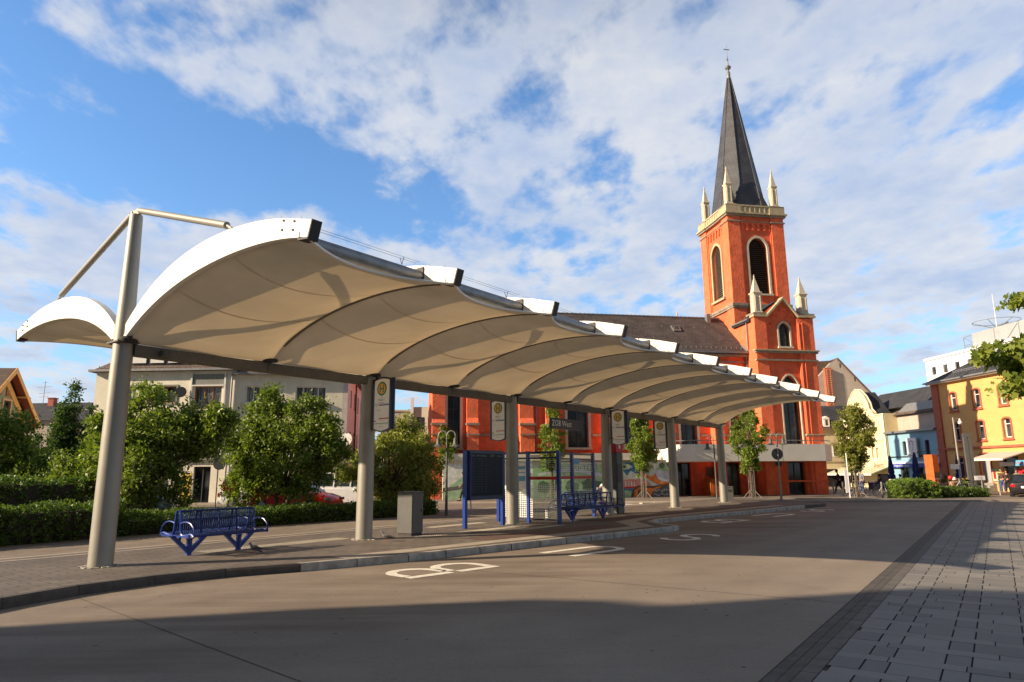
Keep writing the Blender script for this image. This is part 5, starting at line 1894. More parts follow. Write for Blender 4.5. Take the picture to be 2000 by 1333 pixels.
# ---- left apartment houses
def apt_left():
    W_ = []
    for (x0, x1) in ((1.1, 2.5), (3.9, 5.45)):
        for z in (6.35, 3.6):
            W_.append(dict(x0=x0, x1=x1, z0=z, z1=z + 1.1, frame='wood_frame', mull=(.55,), sur='grey_panel', sw=.10))
    for z in (5.95, 3.2):
        W_.append(dict(x0=6.62, x1=8.42, z0=z, z1=z + 1.45, frame='wood_frame', glass='curtained_glass', mull=(.34, .66)))
    W_ += [dict(x0=.8, x1=2.9, z0=.25, z1=2.5, frame='dark_frame', mull=(.5,)), dict(x0=3.5, x1=5.4, z0=.25, z1=2.5, frame='dark_frame', mull=(.5,)),
           dict(x0=7.0, x1=8.1, z0=.02, z1=2.3, frame='dark_frame', name='door')]
    root = house('apartment_building', 'beige flat block with wood framed windows and roof dormers, behind the first mast', (-27.2, 44, 0), 92.5, 9.3, 8.42, 9.0, 'beige_wall', W_)
    # blue-white stair bay edging and grey panels
    MB().box(6.45, 8.6, -.03, -.001, 7.5, 8.2).build('panel', 'grey_panel', root)
    MB().box(6.45, 8.6, -.03, -.001, 4.75, 5.8).build('panel', 'beige_wall_dark', root)
    for x in (6.38, 8.6):
        MB().box(x, x + .10, -.10, -.031, 2.6, 8.3).build('bay_frame', 'white_frame', root)
    for z in (7.42, 5.8, 4.66, 3.05):
        MB().box(6.49, 8.59, -.11, -.032, z, z + .08).build('bay_frame', 'white_frame', root)
    MB().box(-.1, 9.35, -.25, -.001, 2.72, 2.95).build('shop_canopy', 'grey_panel', root)
    MB().box(6.2, 6.9, -.02, -.001, .1, 1.9).build('shop_poster', 'shop_yellow', root)
    MB().tube([(9.12, -.1, 8.3), (9.12, -.1, .2)], .055, 8).build('downpipe', 'zinc', root)
    MB().box(-.3, 9.45, -.45, -.28, 8.42, 8.56).build('gutter', 'zinc', root)
    mb = MB()
    vs = [(-.35, -.35, 8.42), (9.4, -.35, 8.42), (9.4, 9.3, 8.42), (-.35, 9.3, 8.42), (2.3, 4.5, 11.6), (9.4, 4.5, 11.6)]
    mb.add(vs, [(0, 1, 5, 4), (1, 2, 5), (2, 3, 4, 5), (3, 0, 4), (0, 3, 2, 1)])
    roof = mb.build('roof', 'brown_tile', root)
    d = MB().box(2.0, 6.9, .35, 3.4, 8.95, 9.85).build('dormer', 'dark_tile', roof)
    for k in range(4):
        f = MB().box(2.15 + k * 1.2, 3.05 + k * 1.2, .29, .349, 9.05, 9.7).build('dormer_window', 'white_frame', roof)
    mb = MB()
    for k in range(28):
        mb.box(.1 + k * .33, .13 + k * .33, .0, .05, 8.72, 8.84)
    mb.build('snow_hook', 'zinc', roof)
    # satellite dish and its bracket
    q = thing('satellite_dish', 'dark round satellite dish on the beige flat block beside the upper stair window', 'satellite dish', (-21.35, 43.55, 7.0), 100)
    MB().lathe([(.02, 0), (.18, .02), (.34, .09), (.36, .12)], n=20).build('dish', 'dish_dark', q)
    q.rotation_euler = (R(80), 0, R(12))
    MB().tube([(0, 0, 0), (0, -.1, -.25), (0, -.35, -.35)], .02, 6).build('arm', 'zinc', q)
    q = thing('satellite_dish', 'small dark satellite dish low on the downpipe between the two left flat blocks', 'satellite dish', (-18.35, 43.6, 3.75), 100)
    MB().lathe([(.02, 0), (.16, .02), (.30, .09), (.32, .12)], n=20).build('dish', 'dish_dark', q)
    q.rotation_euler = (R(82), 0, R(5))
    MB().tube([(0, 0, 0), (0, -.1, -.25), (0, -.30, -.30)], .02, 6).build('arm', 'zinc', q)

    # second block, angled, with the pink side
    W_ = []
    for (x0, x1) in ((.65, 2.75), (3.8, 5.75)):
        for z in (6.35, 3.55):
            W_.append(dict(x0=x0, x1=x1, z0=z, z1=z + 1.08, frame='white_frame', glass='curtained_glass', mull=(.22, .75), fw=.07, sill='zinc'))
    W_ += [dict(x0=.9, x1=3.2, z0=.3, z1=2.4, frame='dark_frame', mull=(.5,)), dict(x0=4.0, x1=6.4, z0=.3, z1=2.4, frame='dark_frame', mull=(.5,))]
    root = house('apartment_building', 'beige flat block with wide white windows and a pink side wall, beside the second mast', (-17.95, 43.7, 0), 83, 6.85, 8.2, 10.0, 'beige_wall_dark', W_)
    # pink side wall with windows (right side, facing right)
    mb = MB()
    sw = MB()
    hs = [rect(1.6 + 2.3 * k, 2.5 + 2.3 * k, z, z + 1.2) for k in range(4) for z in (6.2, 3.4)]
    sw.wall(rect(.0, 10.0, 0, 8.18), hs, 0, .3)
    mb.add([(6.86 + .3 - v[1], v[0], v[2]) for v in sw.v], sw.f)
    pk = mb.build('side_wall', 'pink_wall', root)
    for k in range(4):
        for z in (6.2, 3.4):
            y = 1.6 + 2.3 * k
            f = MB().box(6.96, 7.02, y, y + .9, z, z + 1.2).build('window', 'curtained_glass', root)
            MB().box(7.02, 7.05, y + .42, y + .47, z, z + 1.2).build('frame', 'white_frame', f)
    MB().tube([(7.22, 4.6, 8.1), (7.22, 4.6, .2)], .055, 8).build('downpipe', 'dark_frame', root)
    MB().box(-.2, 7.7, -.25, -.001, 2.62, 2.85).build('shop_canopy', 'grey_panel', root)
    MB().box(.2, .75, -.02, -.001, 1.2, 1.8).build('shop_sign', 'shop_green', root)
    mb = MB()
    hip_roof(mb, -.1, 7.5, -.35, 10.3, 8.22, 2.4, .01, 3.2)
    mb.build('roof', 'brown_tile', root)
    MB().box(-.05, 7.5, -.42, -.28, 8.15, 8.26).build('gutter', 'zinc', root)
    q = thing('satellite_dish', 'pale satellite dish at the corner of the pink side wall above the bushes', 'satellite dish', (-10.45, 43.3, 3.9), 100)
    MB().lathe([(.02, 0), (.2, .02), (.38, .09), (.40, .12)], n=20).build('dish', 'dish_light', q)
    q.rotation_euler = (R(85), 0, R(-20))
    MB().tube([(0, 0, 0), (0, -.1, -.25), (0, -.35, -.35)], .02, 6).build('arm', 'zinc', q)


apt_left()


def green_house():
    root = thing('gabled_house', 'olive green gabled house with broad orange bargeboards at the left edge', 'house', (-33.05, 44, 0), -7)
    slope = 1.0
    he = 8.15
    hw = 2.55
    holes = [rect(-.02, .72, 5.15, 6.65), rect(-.62, -.25, 7.0, 7.7), rect(.2, .55, 7.0, 7.6)]
    outer = [(-hw, 0), (hw, 0), (hw, he - hw * slope), (0, he), (-hw, he - hw * slope)]
    holes = [holes[0]]
    mb = MB().wall(outer, holes, 0, .35)
    mb.prism([(-hw + .01, 0), (hw - .01, 0), (hw - .01, he - hw * slope - .02), (0, he - .02), (-hw + .01, he - hw * slope - .02)], .352, 9)
    mb.build('wall', 'olive_wall', root)
    f = win_part(root, rectfn(-.02, .72, 5.15, 6.65), .1, 'dark_brown_wood', 'window_glass', (.55,), ())
    MB().wall(rect(-.16, .86, 5.01, 6.79), [rect(-.02, .72, 5.15, 6.65)], -.05, .02).build('surround', 'peach_trim', f)
    for x in (-.75, .10):
        MB().box(x, x + .32, -.05, -.001, 6.95, 7.45).build('wall_vent', 'terracotta', root)
    # roof slabs with overhang
    for s in (-1, 1):
        e = s * (hw + .9)
        MB().prism([(0, he + .62), (e, he + .62 - (hw + .9) * slope), (e, he + .48 - (hw + .9) * slope), (0, he + .46)], -.53, 9.3).build('roof', 'brown_tile', root)
        # soffit boards and bargeboard
        MB().prism([(0, he + .455), (e, he + .475 - (hw + .9) * slope), (e, he + .43 - (hw + .9) * slope), (0, he + .41)], -.50, .0).build('soffit', 'terracotta', root)
        MB().prism([(0, he + .66), (s * (hw + .95), he + .66 - (hw + .95) * slope), (s * (hw + .95), he + .30 - (hw + .95) * slope), (0, he + .28)], -.58, -.531).build('bargeboard', 'orange_fascia', root)
        poly = [(0, he + .02), (0, he - .46)]
        n = 22
        for k in range(n):
            t0 = (k + .5) / n
            x = s * hw * t0
            z = he - .46 - hw * t0 * slope
            poly.append((x, z - .13))
            x = s * hw * (k + 1) / n
            poly.append((x, he - .46 - hw * (k + 1) / n * slope))
        poly += [(s * hw, he + .02 - hw * slope)]
        MB().prism(poly, -.06, -.002).build('carved_board', 'orange_fascia', root)
        for t_ in (.45, .92):
            x = s * (hw + .5) * t_
            MB().box(min(x, x + s * .7), max(x, x + s * .7), -.50, 0, he + .28 - (hw + .5) * t_ * slope - .12, he + .28 - (hw + .5) * t_ * slope).build('bracket', 'orange_fascia', root)


green_house()

root = thing('house_with_antenna', 'distant dark roofed house with a brick chimney and television antenna right of the orange gable', 'house', (-54, 72, 0), 92)
MB().box(-2, 9, 0, 8, 0, 7.6).build('wall', 'taupe_wall', root)
mb = MB()
hip_roof(mb, -2.4, 9.4, -.4, 8.4, 7.6, 2.3, 2.5, 2.5)
mb.build('roof', 'dark_tile', root)
MB().box(2.35, 3.0, 3.2, 3.8, 9.2, 10.3).box(2.28, 3.07, 3.13, 3.87, 10.3, 10.4).build('chimney', 'terracotta', root)
mb = MB().tube([(1.6, 3.5, 9.5), (1.6, 3.5, 12.3)], .03, 6)
for z, l in ((12.1, .35), (11.6, .8), (10.9, .6), (10.5, .5)):
    mb.tube([(1.6 - l, 3.5, z), (1.6 + l, 3.5, z + .1)], .02, 5)
mb.build('antenna', 'zinc', root)
q = thing('satellite_dish', 'big pale satellite dish beside the low roof right of the green house', 'satellite dish', (-28.9, 43.9, 4.9), 100)
MB().lathe([(.02, 0), (.3, .03), (.58, .13), (.60, .16)], n=20).build('dish', 'dish_light', q)
q.rotation_euler = (R(80), 0, R(-30))
MB().tube([(0, 0, 0), (0, -.1, -.3), (0, -.4, -.4)], .02, 6).build('arm', 'zinc', q)

root = thing('flat_roofed_building', 'low distant brown building between the pink wall and the church', 'building', (-11.5, 60, 0), 90)
MB().box(0, 2.5, 0, 7, 0, 7.15).box(-.1, 2.6, -.1, 7.1, 7.16, 7.3).build('wall', 'taupe_wall', root)
MB().box(2.7, 6.2, -.5, 7, 0, 7.5).build('upper_block', 'beige_wall_dark', root)
MB().box(2.6, 2.85, -.7, -.51, 0, 8.3).build('pillar', 'white_frame', root)
for k in range(3):
    MB().box(3.1 + k * 1.0, 3.75 + k * 1.0, -.53, -.501, 5.6, 6.6).build('window', 'window_glass', root)
root = thing('low_building', 'low dark shop row behind the bushes under the church wall', 'building', (-20, 50, 0), 90)
MB().box(10.8, 14.5, 0, 5, 0, 3.2).build('wall', 'taupe_wall', root)

# ---- street front on the right: x axis runs towards the camera (az 175)
SF = Vector((36.3, 58.5, 0))
SD = Vector((math.sin(R(175)), math.cos(R(175)), 0))
SN = Vector((-math.cos(R(175)), math.sin(R(175)), 0))      # into the buildings


def SW(x, y, z=0.0):
    p = SF + SD * x + SN * y
    return (p.x, p.y, z)


def yellow():
    W_ = []
    for (x0) in (1.95, 4.52, 7.12, 9.9, 12.5):
        for z in (6.55, 4.05):
            W_.append(dict(x0=x0, x1=x0 + .70, z0=z, z1=z + 1.45, arch=1, frame='white_frame', mull=(), rails=(.72,), sur='terracotta', sill='terracotta', fw=.075, bars=.03))
    W_.append(dict(x0=1.95, x1=2.6, z0=1.15, z1=2.72, arch=1, frame='white_frame', rails=(.72,), mull=(), sur='terracotta', sill='terracotta'))
    W_.append(dict(x0=4.35, x1=5.35, z0=.7, z1=2.95, arch=1, frame='grey_cladding', glass='grey_cladding', mull=(), sur='terracotta', name='door'))
    W_.append(dict(x0=6.5, x1=8.0, z0=.35, z1=2.65, frame='dark_frame', mull=(), rails=(.62,), name='shop_window'))
    root = house('yellow_building', 'yellow three storey corner house with terracotta window surrounds and dark hipped roof', SW(0, 0), 175, 17, 8.9, 10, 'yellow_wall', W_)
    MB().box(-.02, .75, -.12, -.001, 0, 8.9).build('corner_pilaster', 'terracotta', root)
    MB().box(.755, 17, -.10, -.001, 3.36, 3.48).build('string_course', 'terracotta', root)
    MB().box(-.1, 17.1, -.16, -.121, 3.34, 3.50).build('string_course', 'terracotta', root)
    MB().box(-.2, 17.2, -.45, .3, 8.9, 9.0).build('soffit', 'white_frame', root)
    MB().box(-.25, 17.2, -.62, -.46, 8.98, 9.1).build('gutter', 'zinc', root)
    mb = MB()
    hip_roof(mb, -.5, 17.4, -.6, 10.5, 9.01, 3.3, 5.5, 5.5)
    r = mb.build('roof', 'dark_tile', root)
    mb = MB()
    for k in range(14):
        mb.box(2.4 + k * .3, 2.43 + k * .3, .25, .3, 9.55, 9.8)
    mb.box(2.3, 6.6, .24, .26, 9.76, 9.8).box(2.3, 6.6, .24, .26, 9.64, 9.67)
    mb.build('snow_guard', 'zinc', r)
    d = MB().box(5.0, 5.8, .9, 3.0, 9.6, 10.75).prism([(4.93, 10.75), (5.4, 11.1), (5.87, 10.75)], .85, 3.0).build('dormer', 'white_frame', r)
    MB().box(5.2, 5.6, .87, .899, 9.9, 10.6).build('pane', 'window_glass', d)
    MB().box(8.6, 9.6, 4.4, 5.1, 11.4, 12.9).box(8.55, 9.65, 4.35, 5.15, 12.9, 13.0).build('chimney', 'terracotta', r)
    MB().lathe([(.12, 0), (.12, .3), (.2, .32), (.2, .4), (.05, .5)], (9.0, 4.7, 13.0), 8).build('chimney_pot', 'dark_frame', r)
    st = MB()
    for k in range(4):
        st.box(4.0, 5.7, -1.2 + k * .3, -.002, .0 + k * .17, .17 + k * .17)
    st.build('steps', 'concrete_grey', root)
    # awning over the kiosk window
    aw = MB().prism([(-1.9, 2.42), (-.02, 2.95), (-.02, 3.0), (-1.95, 2.5)], 5.6, 8.9, axis='x').build('awning', 'awning_cloth', root)
    MB().box(5.6, 8.9, -2.0, -1.95, 2.36, 2.5).build('awning_edge', 'white_frame', aw)
    MB().box(6.3, 8.1, -.08, -.001, 1.95, 2.25).build('shop_sign', 'hotel_white', root)
    MB().box(5.55, 6.3, -.14, -.001, .85, 1.75).build('poster_board', 'mural_green', root)
    MB().box(5.65, 5.9, -.15, -.141, 1.0, 1.6).build('poster', 'flower_red', root)
    MB().box(6.05, 6.2, -.15, -.141, 1.0, 1.6).build('poster', 'sign_yellow', root)
    p = MB().box(8.6, 10.0, -.9, -.3, 1.95, 2.35).build('projecting_sign', 'light_blue_print', root)
    mb = MB()
    text_into(mb, 'Obst', .3, lambda u, v_: (9.1 + u, -.905, 2.15 + v_))
    mb.build('lettering', 'sign_red', root)
    MB().box(8.2, 8.9, -.3, -.002, .5, 1.75).build('stall_front', 'flower_red', root)


yellow()


def blue_cafe():
    W_ = [dict(x0=2.0, x1=2.5, z0=3.05, z1=4.32, arch=1, frame='dark_frame', mull=()), dict(x0=5.0, x1=5.6, z0=3.05, z1=4.32, arch=1, frame='dark_frame', mull=()),
          dict(x0=1.3, x1=2.5, z0=.2, z1=1.95, frame='dark_frame', mull=(.5,)), dict(x0=3.0, x1=4.4, z0=.05, z1=1.95, frame='black_interior', glass='black_interior', mull=(), name='door'),
          dict(x0=5.2, x1=6.2, z0=.3, z1=1.9, frame='white_frame', mull=(.5,))]
    root = house('ice_cream_cafe', 'light blue two storey ice cream cafe with a navy fascia beside the yellow house', SW(-6.78, 0), 175, 6.75, 5.1, 8, 'blue_wall', W_)
    MB().box(-.15, 6.76, -.35, 1, 5.1, 5.28).build('cornice', 'zinc', root)
    MB().box(-.05, 6.7, -.08, -.001, 2.88, 2.98).build('string_course', 'dark_frame', root)
    MB().box(0, 6.7, -.14, -.001, 2.28, 2.46).build('white_band', 'hotel_white', root)
    f = MB().box(0, 6.7, -.30, -.15, 1.95, 2.3).build('fascia', 'sign_blue', root)
    mb = MB()
    text_into(mb, 'Original Italienische', .26, lambda u, v_: (1.9 + u, -.304, 2.13 + v_))
    text_into(mb, 'Eis', .26, lambda u, v_: (6.2 + u, -.304, 2.13 + v_))
    mb.build('lettering', 'sign_white', f)
    s = MB().box(3.05, 4.35, -.34, -.2, 3.25, 4.55).build('cone_sign', 'hotel_white', root)
    mb = MB().prism([(3.45, 4.0), (3.72, 3.35), (4.0, 4.0)], -.352, -.341)
    mb.build('cone', 'mural_grey', s)
    MB().prism([(3.49, 3.965), (3.72, 3.42), (3.96, 3.965)], -.358, -.353).build('cone', 'hotel_white', s)
    MB().prism([(3.72 + .26 * math.cos(a), 4.12 + .2 * math.sin(a)) for a in [2 * math.pi * k / 16 for k in range(16)]], -.352, -.341).build('ice_ball', 'mural_grey', s)
    MB().prism([(3.74 + .2 * math.cos(a), 4.11 + .15 * math.sin(a)) for a in [2 * math.pi * k / 16 for k in range(16)]], -.360, -.353).build('ice_ball', 'hotel_white', s)
    MB().prism([(3.86 + .07 * math.cos(a), 4.2 + .06 * math.sin(a)) for a in [2 * math.pi * k / 10 for k in range(10)]], -.364, -.361).build('cherry', 'sign_red', s)
    t_ = MB().box(3.05, 4.35, -.34, -.2, 2.82, 3.2).build('name_sign', 'hotel_white', root)
    mb = MB()
    text_into(mb, 'Venezia', .3, lambda u, v_: (3.7 + u + v_ * .3, -.344, 3.0 + v_))
    mb.build('lettering', 'sign_red', t_)
    mb = MB()
    for k in range(4):
        mb.box(2.62 + k * .14, 2.70 + k * .14, -.04, -.001, 3.95, 4.2)
    mb.build('wall_vent', 'dark_frame', root)
    MB().box(4.0, 5.3, -.3, -.24, 3.28, 3.33).build('sign_arm', 'dark_frame', root)
    # taller taupe house with tiled roofs rising behind
    root = thing('taupe_house', 'taupe rear house with a brown roof and a black slate roof above the blue cafe', 'building', SW(-6.9, 1.2), 175)
    MB().box(.0, 6.9, 0, 7, 0, 6.85).build('wall', 'taupe_wall', root)
    MB().prism([(-.5, 6.75), (1.6, 7.85), (6.95, 7.85), (6.95, 6.75)], 0, .01).build('roof_edge', 'zinc', root)
    mb = MB().add([(-1.2, -.4, 6.85), (6.95, -.4, 6.85), (6.95, .89, 7.74), (.6, .89, 7.74), (-1.2, .89, 6.9)], [(0, 1, 2, 3), (0, 3, 4)])
    mb.build('lower_roof', 'brown_tile', root)
    mb = MB().add([(-7.6, .9, 7.75), (6.95, .9, 7.75), (6.95, 3.6, 9.7), (-7.6, 3.6, 9.75), (-7.6, 6.5, 7.75), (6.95, 6.5, 7.75)], [(0, 1, 2, 3), (0, 3, 4), (2, 5, 4, 3), (1, 5, 2), (0, 4, 5, 1)])
    mb.build('upper_roof', 'dark_tile', root)
    mb = MB().tube([(1.6, 6.0, 10), (1.6, 6.0, 10.7)], .03, 6)
    mb.lathe([(.02, 0), (.3, .1), (.36, .2)], (1.6, 5.8, 10.7), 12)
    mb.build('roof_dish', 'dish_light', root)


blue_cafe()


def cream_house():
    W_ = []
    W_ += [dict(x0=4.25, x1=4.7, z0=2.85, z1=3.9, arch=1, frame='white_frame', rails=(.6,), sur='cream_trim', sw=.08), dict(x0=4.95, x1=5.4, z0=2.85, z1=3.9, arch=1, frame='white_frame', rails=(.6,), sur='cream_trim', sw=.08)]
    W_ += [dict(x0=4.3, x1=5.0, z0=5.3, z1=6.2, frame='white_frame', glass='curtained_glass', mull=(), sur='cream_trim', sw=.1)]
    for x in (.6, 1.9):
        W_ += [dict(x0=x, x1=x + .6, z0=2.85, z1=3.9, arch=1, frame='white_frame', rails=(.6,), sur='cream_trim', sw=.08), dict(x0=x, x1=x + .6, z0=5.2, z1=6.3, frame='white_frame', sur='cream_trim', sw=.08)]
    W_ += [dict(x0=4.6, x1=6.4, z0=.1, z1=1.4, frame='dark_frame', mull=()), dict(x0=.6, x1=2.2, z0=.1, z1=1.5, frame='dark_frame', mull=(.5,))]
    root = house('cream_gabled_house', 'cream house with a curved white trimmed gable beside the blue cafe', SW(-13.6, -.1), 175, 6.75, 7.1, 9, 'cream_wall', W_)
    # curved gable
    pts = [(.45, 7.1), (.45, 7.5), (.8, 8.2), (1.3, 9.0), (2.0, 9.65), (2.55, 9.9), (3.1, 9.75), (3.9, 9.1), (4.45, 8.3), (4.6, 7.7), (5.1, 7.3), (5.1, 7.1)]
    g_ = MB().prism(pts, 0, .4).build('gable', 'cream_wall', root)
    mb = MB()
    for p, q in zip(pts[1:-1], pts[2:-1]):
        mb.tube([(p[0], -.04, p[1]), (q[0], -.04, q[1])], .055, 6)
        mb.tube([(p[0], .3, p[1]), (q[0], .3, q[1])], .06, 6)
    mb.build('gable_coping', 'cream_trim', g_)
    mb = MB()
    for k in range(3):
        mb.tube([(1.5 + .4 * k, -.03, 8.0), (1.7 + .4 * k, -.03, 8.6), (1.5 + .4 * k, -.03, 9.1)], .04, 5)
    mb.box(.9, 2.9, -.06, -.001, 7.65, 7.75)
    mb.build('gable_ornament', 'cream_trim', g_)
    MB().wall(arch(2.7, .7, 6.6, 7.2), [arch(2.7, .5, 6.68, 7.2)], -.06, 0.0 - .001).build('niche', 'cream_trim', root)
    for z in (2.6, 4.6, 4.75, 7.0):
        MB().box(-.02, 6.76, -.10, -.001, z, z + .09).build('string_course', 'cream_trim', root)
    for x in (3.2, 6.5):
        MB().box(x, x + .25, -.13, -.101, 2.7, 7.0).build('pilaster', 'cream_trim', root)
    MB().prism([(.5, 7.11), (2.55, 9.6), (2.7, 9.6), (5.0, 7.11)], .41, 2.0).build('roof', 'dark_tile', root)
    # red lettering and the striped awning
    mb = MB()
    text_into(mb, 'Stern', .75, lambda u, v_: (5.15 + u + v_ * .3, -.12, 2.2 + v_ + u * .1))
    mb.build('lettering', 'sign_red', root)
    aw = MB().prism([(-1.8, 1.35), (-.02, 2.0), (-.02, 2.05), (-1.8, 1.42)], -3.0, 6.6, axis='x').build('awning', 'green_awning', root)
    mb = MB()
    for k in range(13):
        x = -2.9 + k * .78
        mb.prism([(-1.82, 1.42), (-.02, 2.06), (-.02, 2.075), (-1.82, 1.44)], x, x + .12, axis='x')
    mb.box(-3.0, 6.6, -1.86, -1.801, 1.26, 1.44)
    mb.build('awning_stripe', 'cream_trim', aw)
    # rear house with dormers, left of the gable
    root = thing('dormer_house', 'sand coloured house with a dark mansard roof and small white dormers right of the church', 'building', (31.6, 73.5, 0), 92)
    body = MB().box(0, 6.0, 0, 8, 0, 6.15).build('wall', 'sand_wall', root)
    mb = MB().add([(-.3, -.4, 6.15), (6, -.4, 6.15), (6, 2.2, 8.8), (.9, 2.2, 8.8), (-.3, 4, 6.15)], [(0, 1, 2, 3), (0, 3, 4)])
    mb.build('roof', 'dark_tile', root)
    for x in (1.75, 3.95):
        d = MB().box(x, x + .65, -.2, 1.2, 6.35, 7.2).prism([(x - .08, 7.2), (x + .325, 7.5), (x + .73, 7.2)], -.25, 1.4).build('dormer', 'white_frame', root)
        MB().box(x + .2, x + .45, -.22, -.201, 6.5, 7.1).build('pane', 'window_glass', d)
    for x in (.7, 2.5):
        for z in (3.2,):
            f = MB().box(x, x + .7, -.04, -.001, z, z + 1.1).build('window', 'white_frame', root)
            MB().box(x + .1, x + .6, -.06, -.041, z + .1, z + 1.0).build('pane', 'window_glass', f)
            MB().box(x - .15, x + .85, -.08, -.001, z + 1.35, z + 1.5).build('lintel', 'grey_stone', root)
    MB().box(-.1, 6.05, -.1, -.001, 5.55, 5.62).build('string_course', 'grey_stone', root)
    MB().box(-.1, 6.05, -.1, -.001, 2.6, 2.7).build('string_course', 'grey_stone', root)
    MB().box(.4, 5.5, -.03, -.001, .1, 1.9).build('shop_front', 'black_interior', root)


cream_house()


def beige_gable():
    root = thing('gabled_hall', 'tall plain beige gable wall with a red brick chimney stack right of the church', 'building', (38, 86, 0), 90)
    MB().prism([(-3, 0), (9, 0), (9, 9.5), (3.7, 15.7), (2.8, 15.3), (-3, 9.5)], 0, 14).build('wall', 'taupe_wall', root)
    MB().prism([(9.3, 9.4), (3.7, 15.95), (3.7, 15.72), (9.1, 9.4)], -.2, 14).build('roof', 'brown_tile', root)
    MB().prism([(-3, 9.55), (2.75, 15.3), (3.65, 15.72), (1.6, 15.6), (-3, 15.0)], .5, 13).build('tiled_slope', 'brown_tile', root)
    mb = MB().box(1.75, 2.6, -.5, -.001, 0, 14.6)
    c = mb.build('chimney_stack', 'terracotta', root)
    mb = MB()
    for k in range(26):
        for x in (1.9, 2.35):
            mb.box(x, x + .1, -.62, -.501, 7.5 + k * .27, 7.58 + k * .27)
    mb.build('climbing_rung', 'cream_stone', c)
    for (x, z) in ((3.9, 14.7), (5.6, 12.9)):
        MB().box(x, x + .12, -.03, -.001, z, z + .5).build('wall_slot', 'dark_frame', root)


beige_gable()


def hotel():
    root = thing('white_office_block', 'white panel office block with rows of square windows rising behind the yellow house', 'building', (52.3, 85, 0), 175)
    W_ = []
    hs = []
    L_ = 40
    for k in range(16):
        for z in (13.3, 11.2):
            hs.append(rect(1.0 + k * 2.0, 1.75 + k * 2.0, z, z + 1.0))
    mb = MB().wall(rect(0, L_, 0, 15.2), hs, 0, .4)
    mb.box(.002, L_ - .002, .402, 14, 0, 15.19)
    mb.build('wall', 'hotel_white', root)
    for k in range(16):
        for z in (13.3, 11.2):
            x = 1.0 + k * 2.0
            f = MB().box(x, x + .75, .12, .18, z, z + 1.0).build('window', 'zinc', root)
            MB().box(x + .08, x + .68, .10, .119, z + .08, z + .92).build('pane', 'window_glass', f)
            if z > 12:
                MB().box(x - .02, x + .75, -.03, -.001, z - .75, z - .02).build('panel', 'balcony_panel', root)
    MB().box(-.1, L_ + .1, -.15, .3, 15.2, 15.5).build('parapet', 'hotel_white', root)
    MB().box(4.6, L_, 3, 12, 15.5, 17.9).build('roof_plant', 'grey_cladding', root)
    mb = MB()
    for x in (8.0, 11.5):
        mb.box(x, x + .05, 2.97, 2.999, 15.5, 17.9)
    mb.tube([(11.4, 2.97, 17.7), (9.0, 2.97, 15.6)], .03, 5)
    mb.build('cladding_joint', 'zinc', root)
    mb = MB().box(3.2, 4.59, 3.2, 6, 15.5, 16.1)
    mb.build('roof_plant', 'grey_cladding', root)
    mb = MB()
    for (p, q) in (((3.0, 3.2, 15.5), (3.0, 3.2, 17.7)), ((3.0, 3.2, 17.7), (4.6, 3.2, 17.8)), ((3.0, 3.2, 16.7), (4.6, 3.2, 16.7)), ((3.0, 3.2, 17.7), (4.6, 3.2, 16.7)), ((3.0, 3.2, 16.5), (4.6, 3.2, 16.5))):
        mb.tube([p, q], .03, 5)
    mb.build('roof_railing', 'zinc', root)
    q = thing('roof_antenna', 'tall thin mast with a ring shaped antenna on the white office block roof', 'antenna', (57.3, 78.5, 17.9), 175)
    mb = MB().tube([(0, 0, -.8), (0, 0, 4.4)], [.07, .03], 8)
    mb.build('mast', 'white_frame', q)
    mb = MB()
    n = 24
    ring_ = [(2.4 * math.cos(2 * math.pi * k / n), 2.4 * math.sin(2 * math.pi * k / n), 1.0) for k in range(n + 1)]
    mb.tube(ring_, .03, 5)
    for k in range(0, n, 4):
        mb.tube([(0, 0, .1), ring_[k]], .03, 5)
    mb.tube([(-1.9, .3, .3), (1.9, -.2, .5)], .09, 5)
    mb.build('ring_antenna', 'zinc', q)


hotel()


def shade_building():
    """block behind and left of the camera whose roofline shades the near road"""
    u0 = -28.0
    SU = Vector((-SUNV.x, -SUNV.y, 0)).normalized()
    SP = Vector((-SU.y, SU.x, 0))
    tanE = math.tan(SUN_EL)
    prof = [(9.72, -3.4), (9.70, 0.0), (9.42, 3.0), (8.97, 4.0), (7.96, 4.9), (7.2, 5.7)]
    root = thing('apartment_building', 'tall beige block behind the viewer on the left that shades the near road', 'building', (SU.x * u0, SU.y * u0, 0), 0,)
    root.rotation_euler = (0, 0, math.atan2(SP.y, SP.x))
    # local x = SP direction, local y = -SU
    zz = lambda u: (u - u0) * tanE
    poly = [(-30, 0), (9.75, 0)] + [(s, zz(u)) for s, u in prof] + [(7.2, zz(6.2)), (-30, zz(6.2) + 6)]
    MB().prism(poly, 0, 9).build('wall', 'beige_wall', root)
    poly = [(-30, zz(6.3)), (8.42, zz(6.6)), (8.42, zz(8.1)), (7.48, zz(9.4)), (6.3, zz(11.2)), (-30, zz(13))]
    MB().prism(poly, -.6, 9).build('roof', 'dark_tile', root)


shade_building()


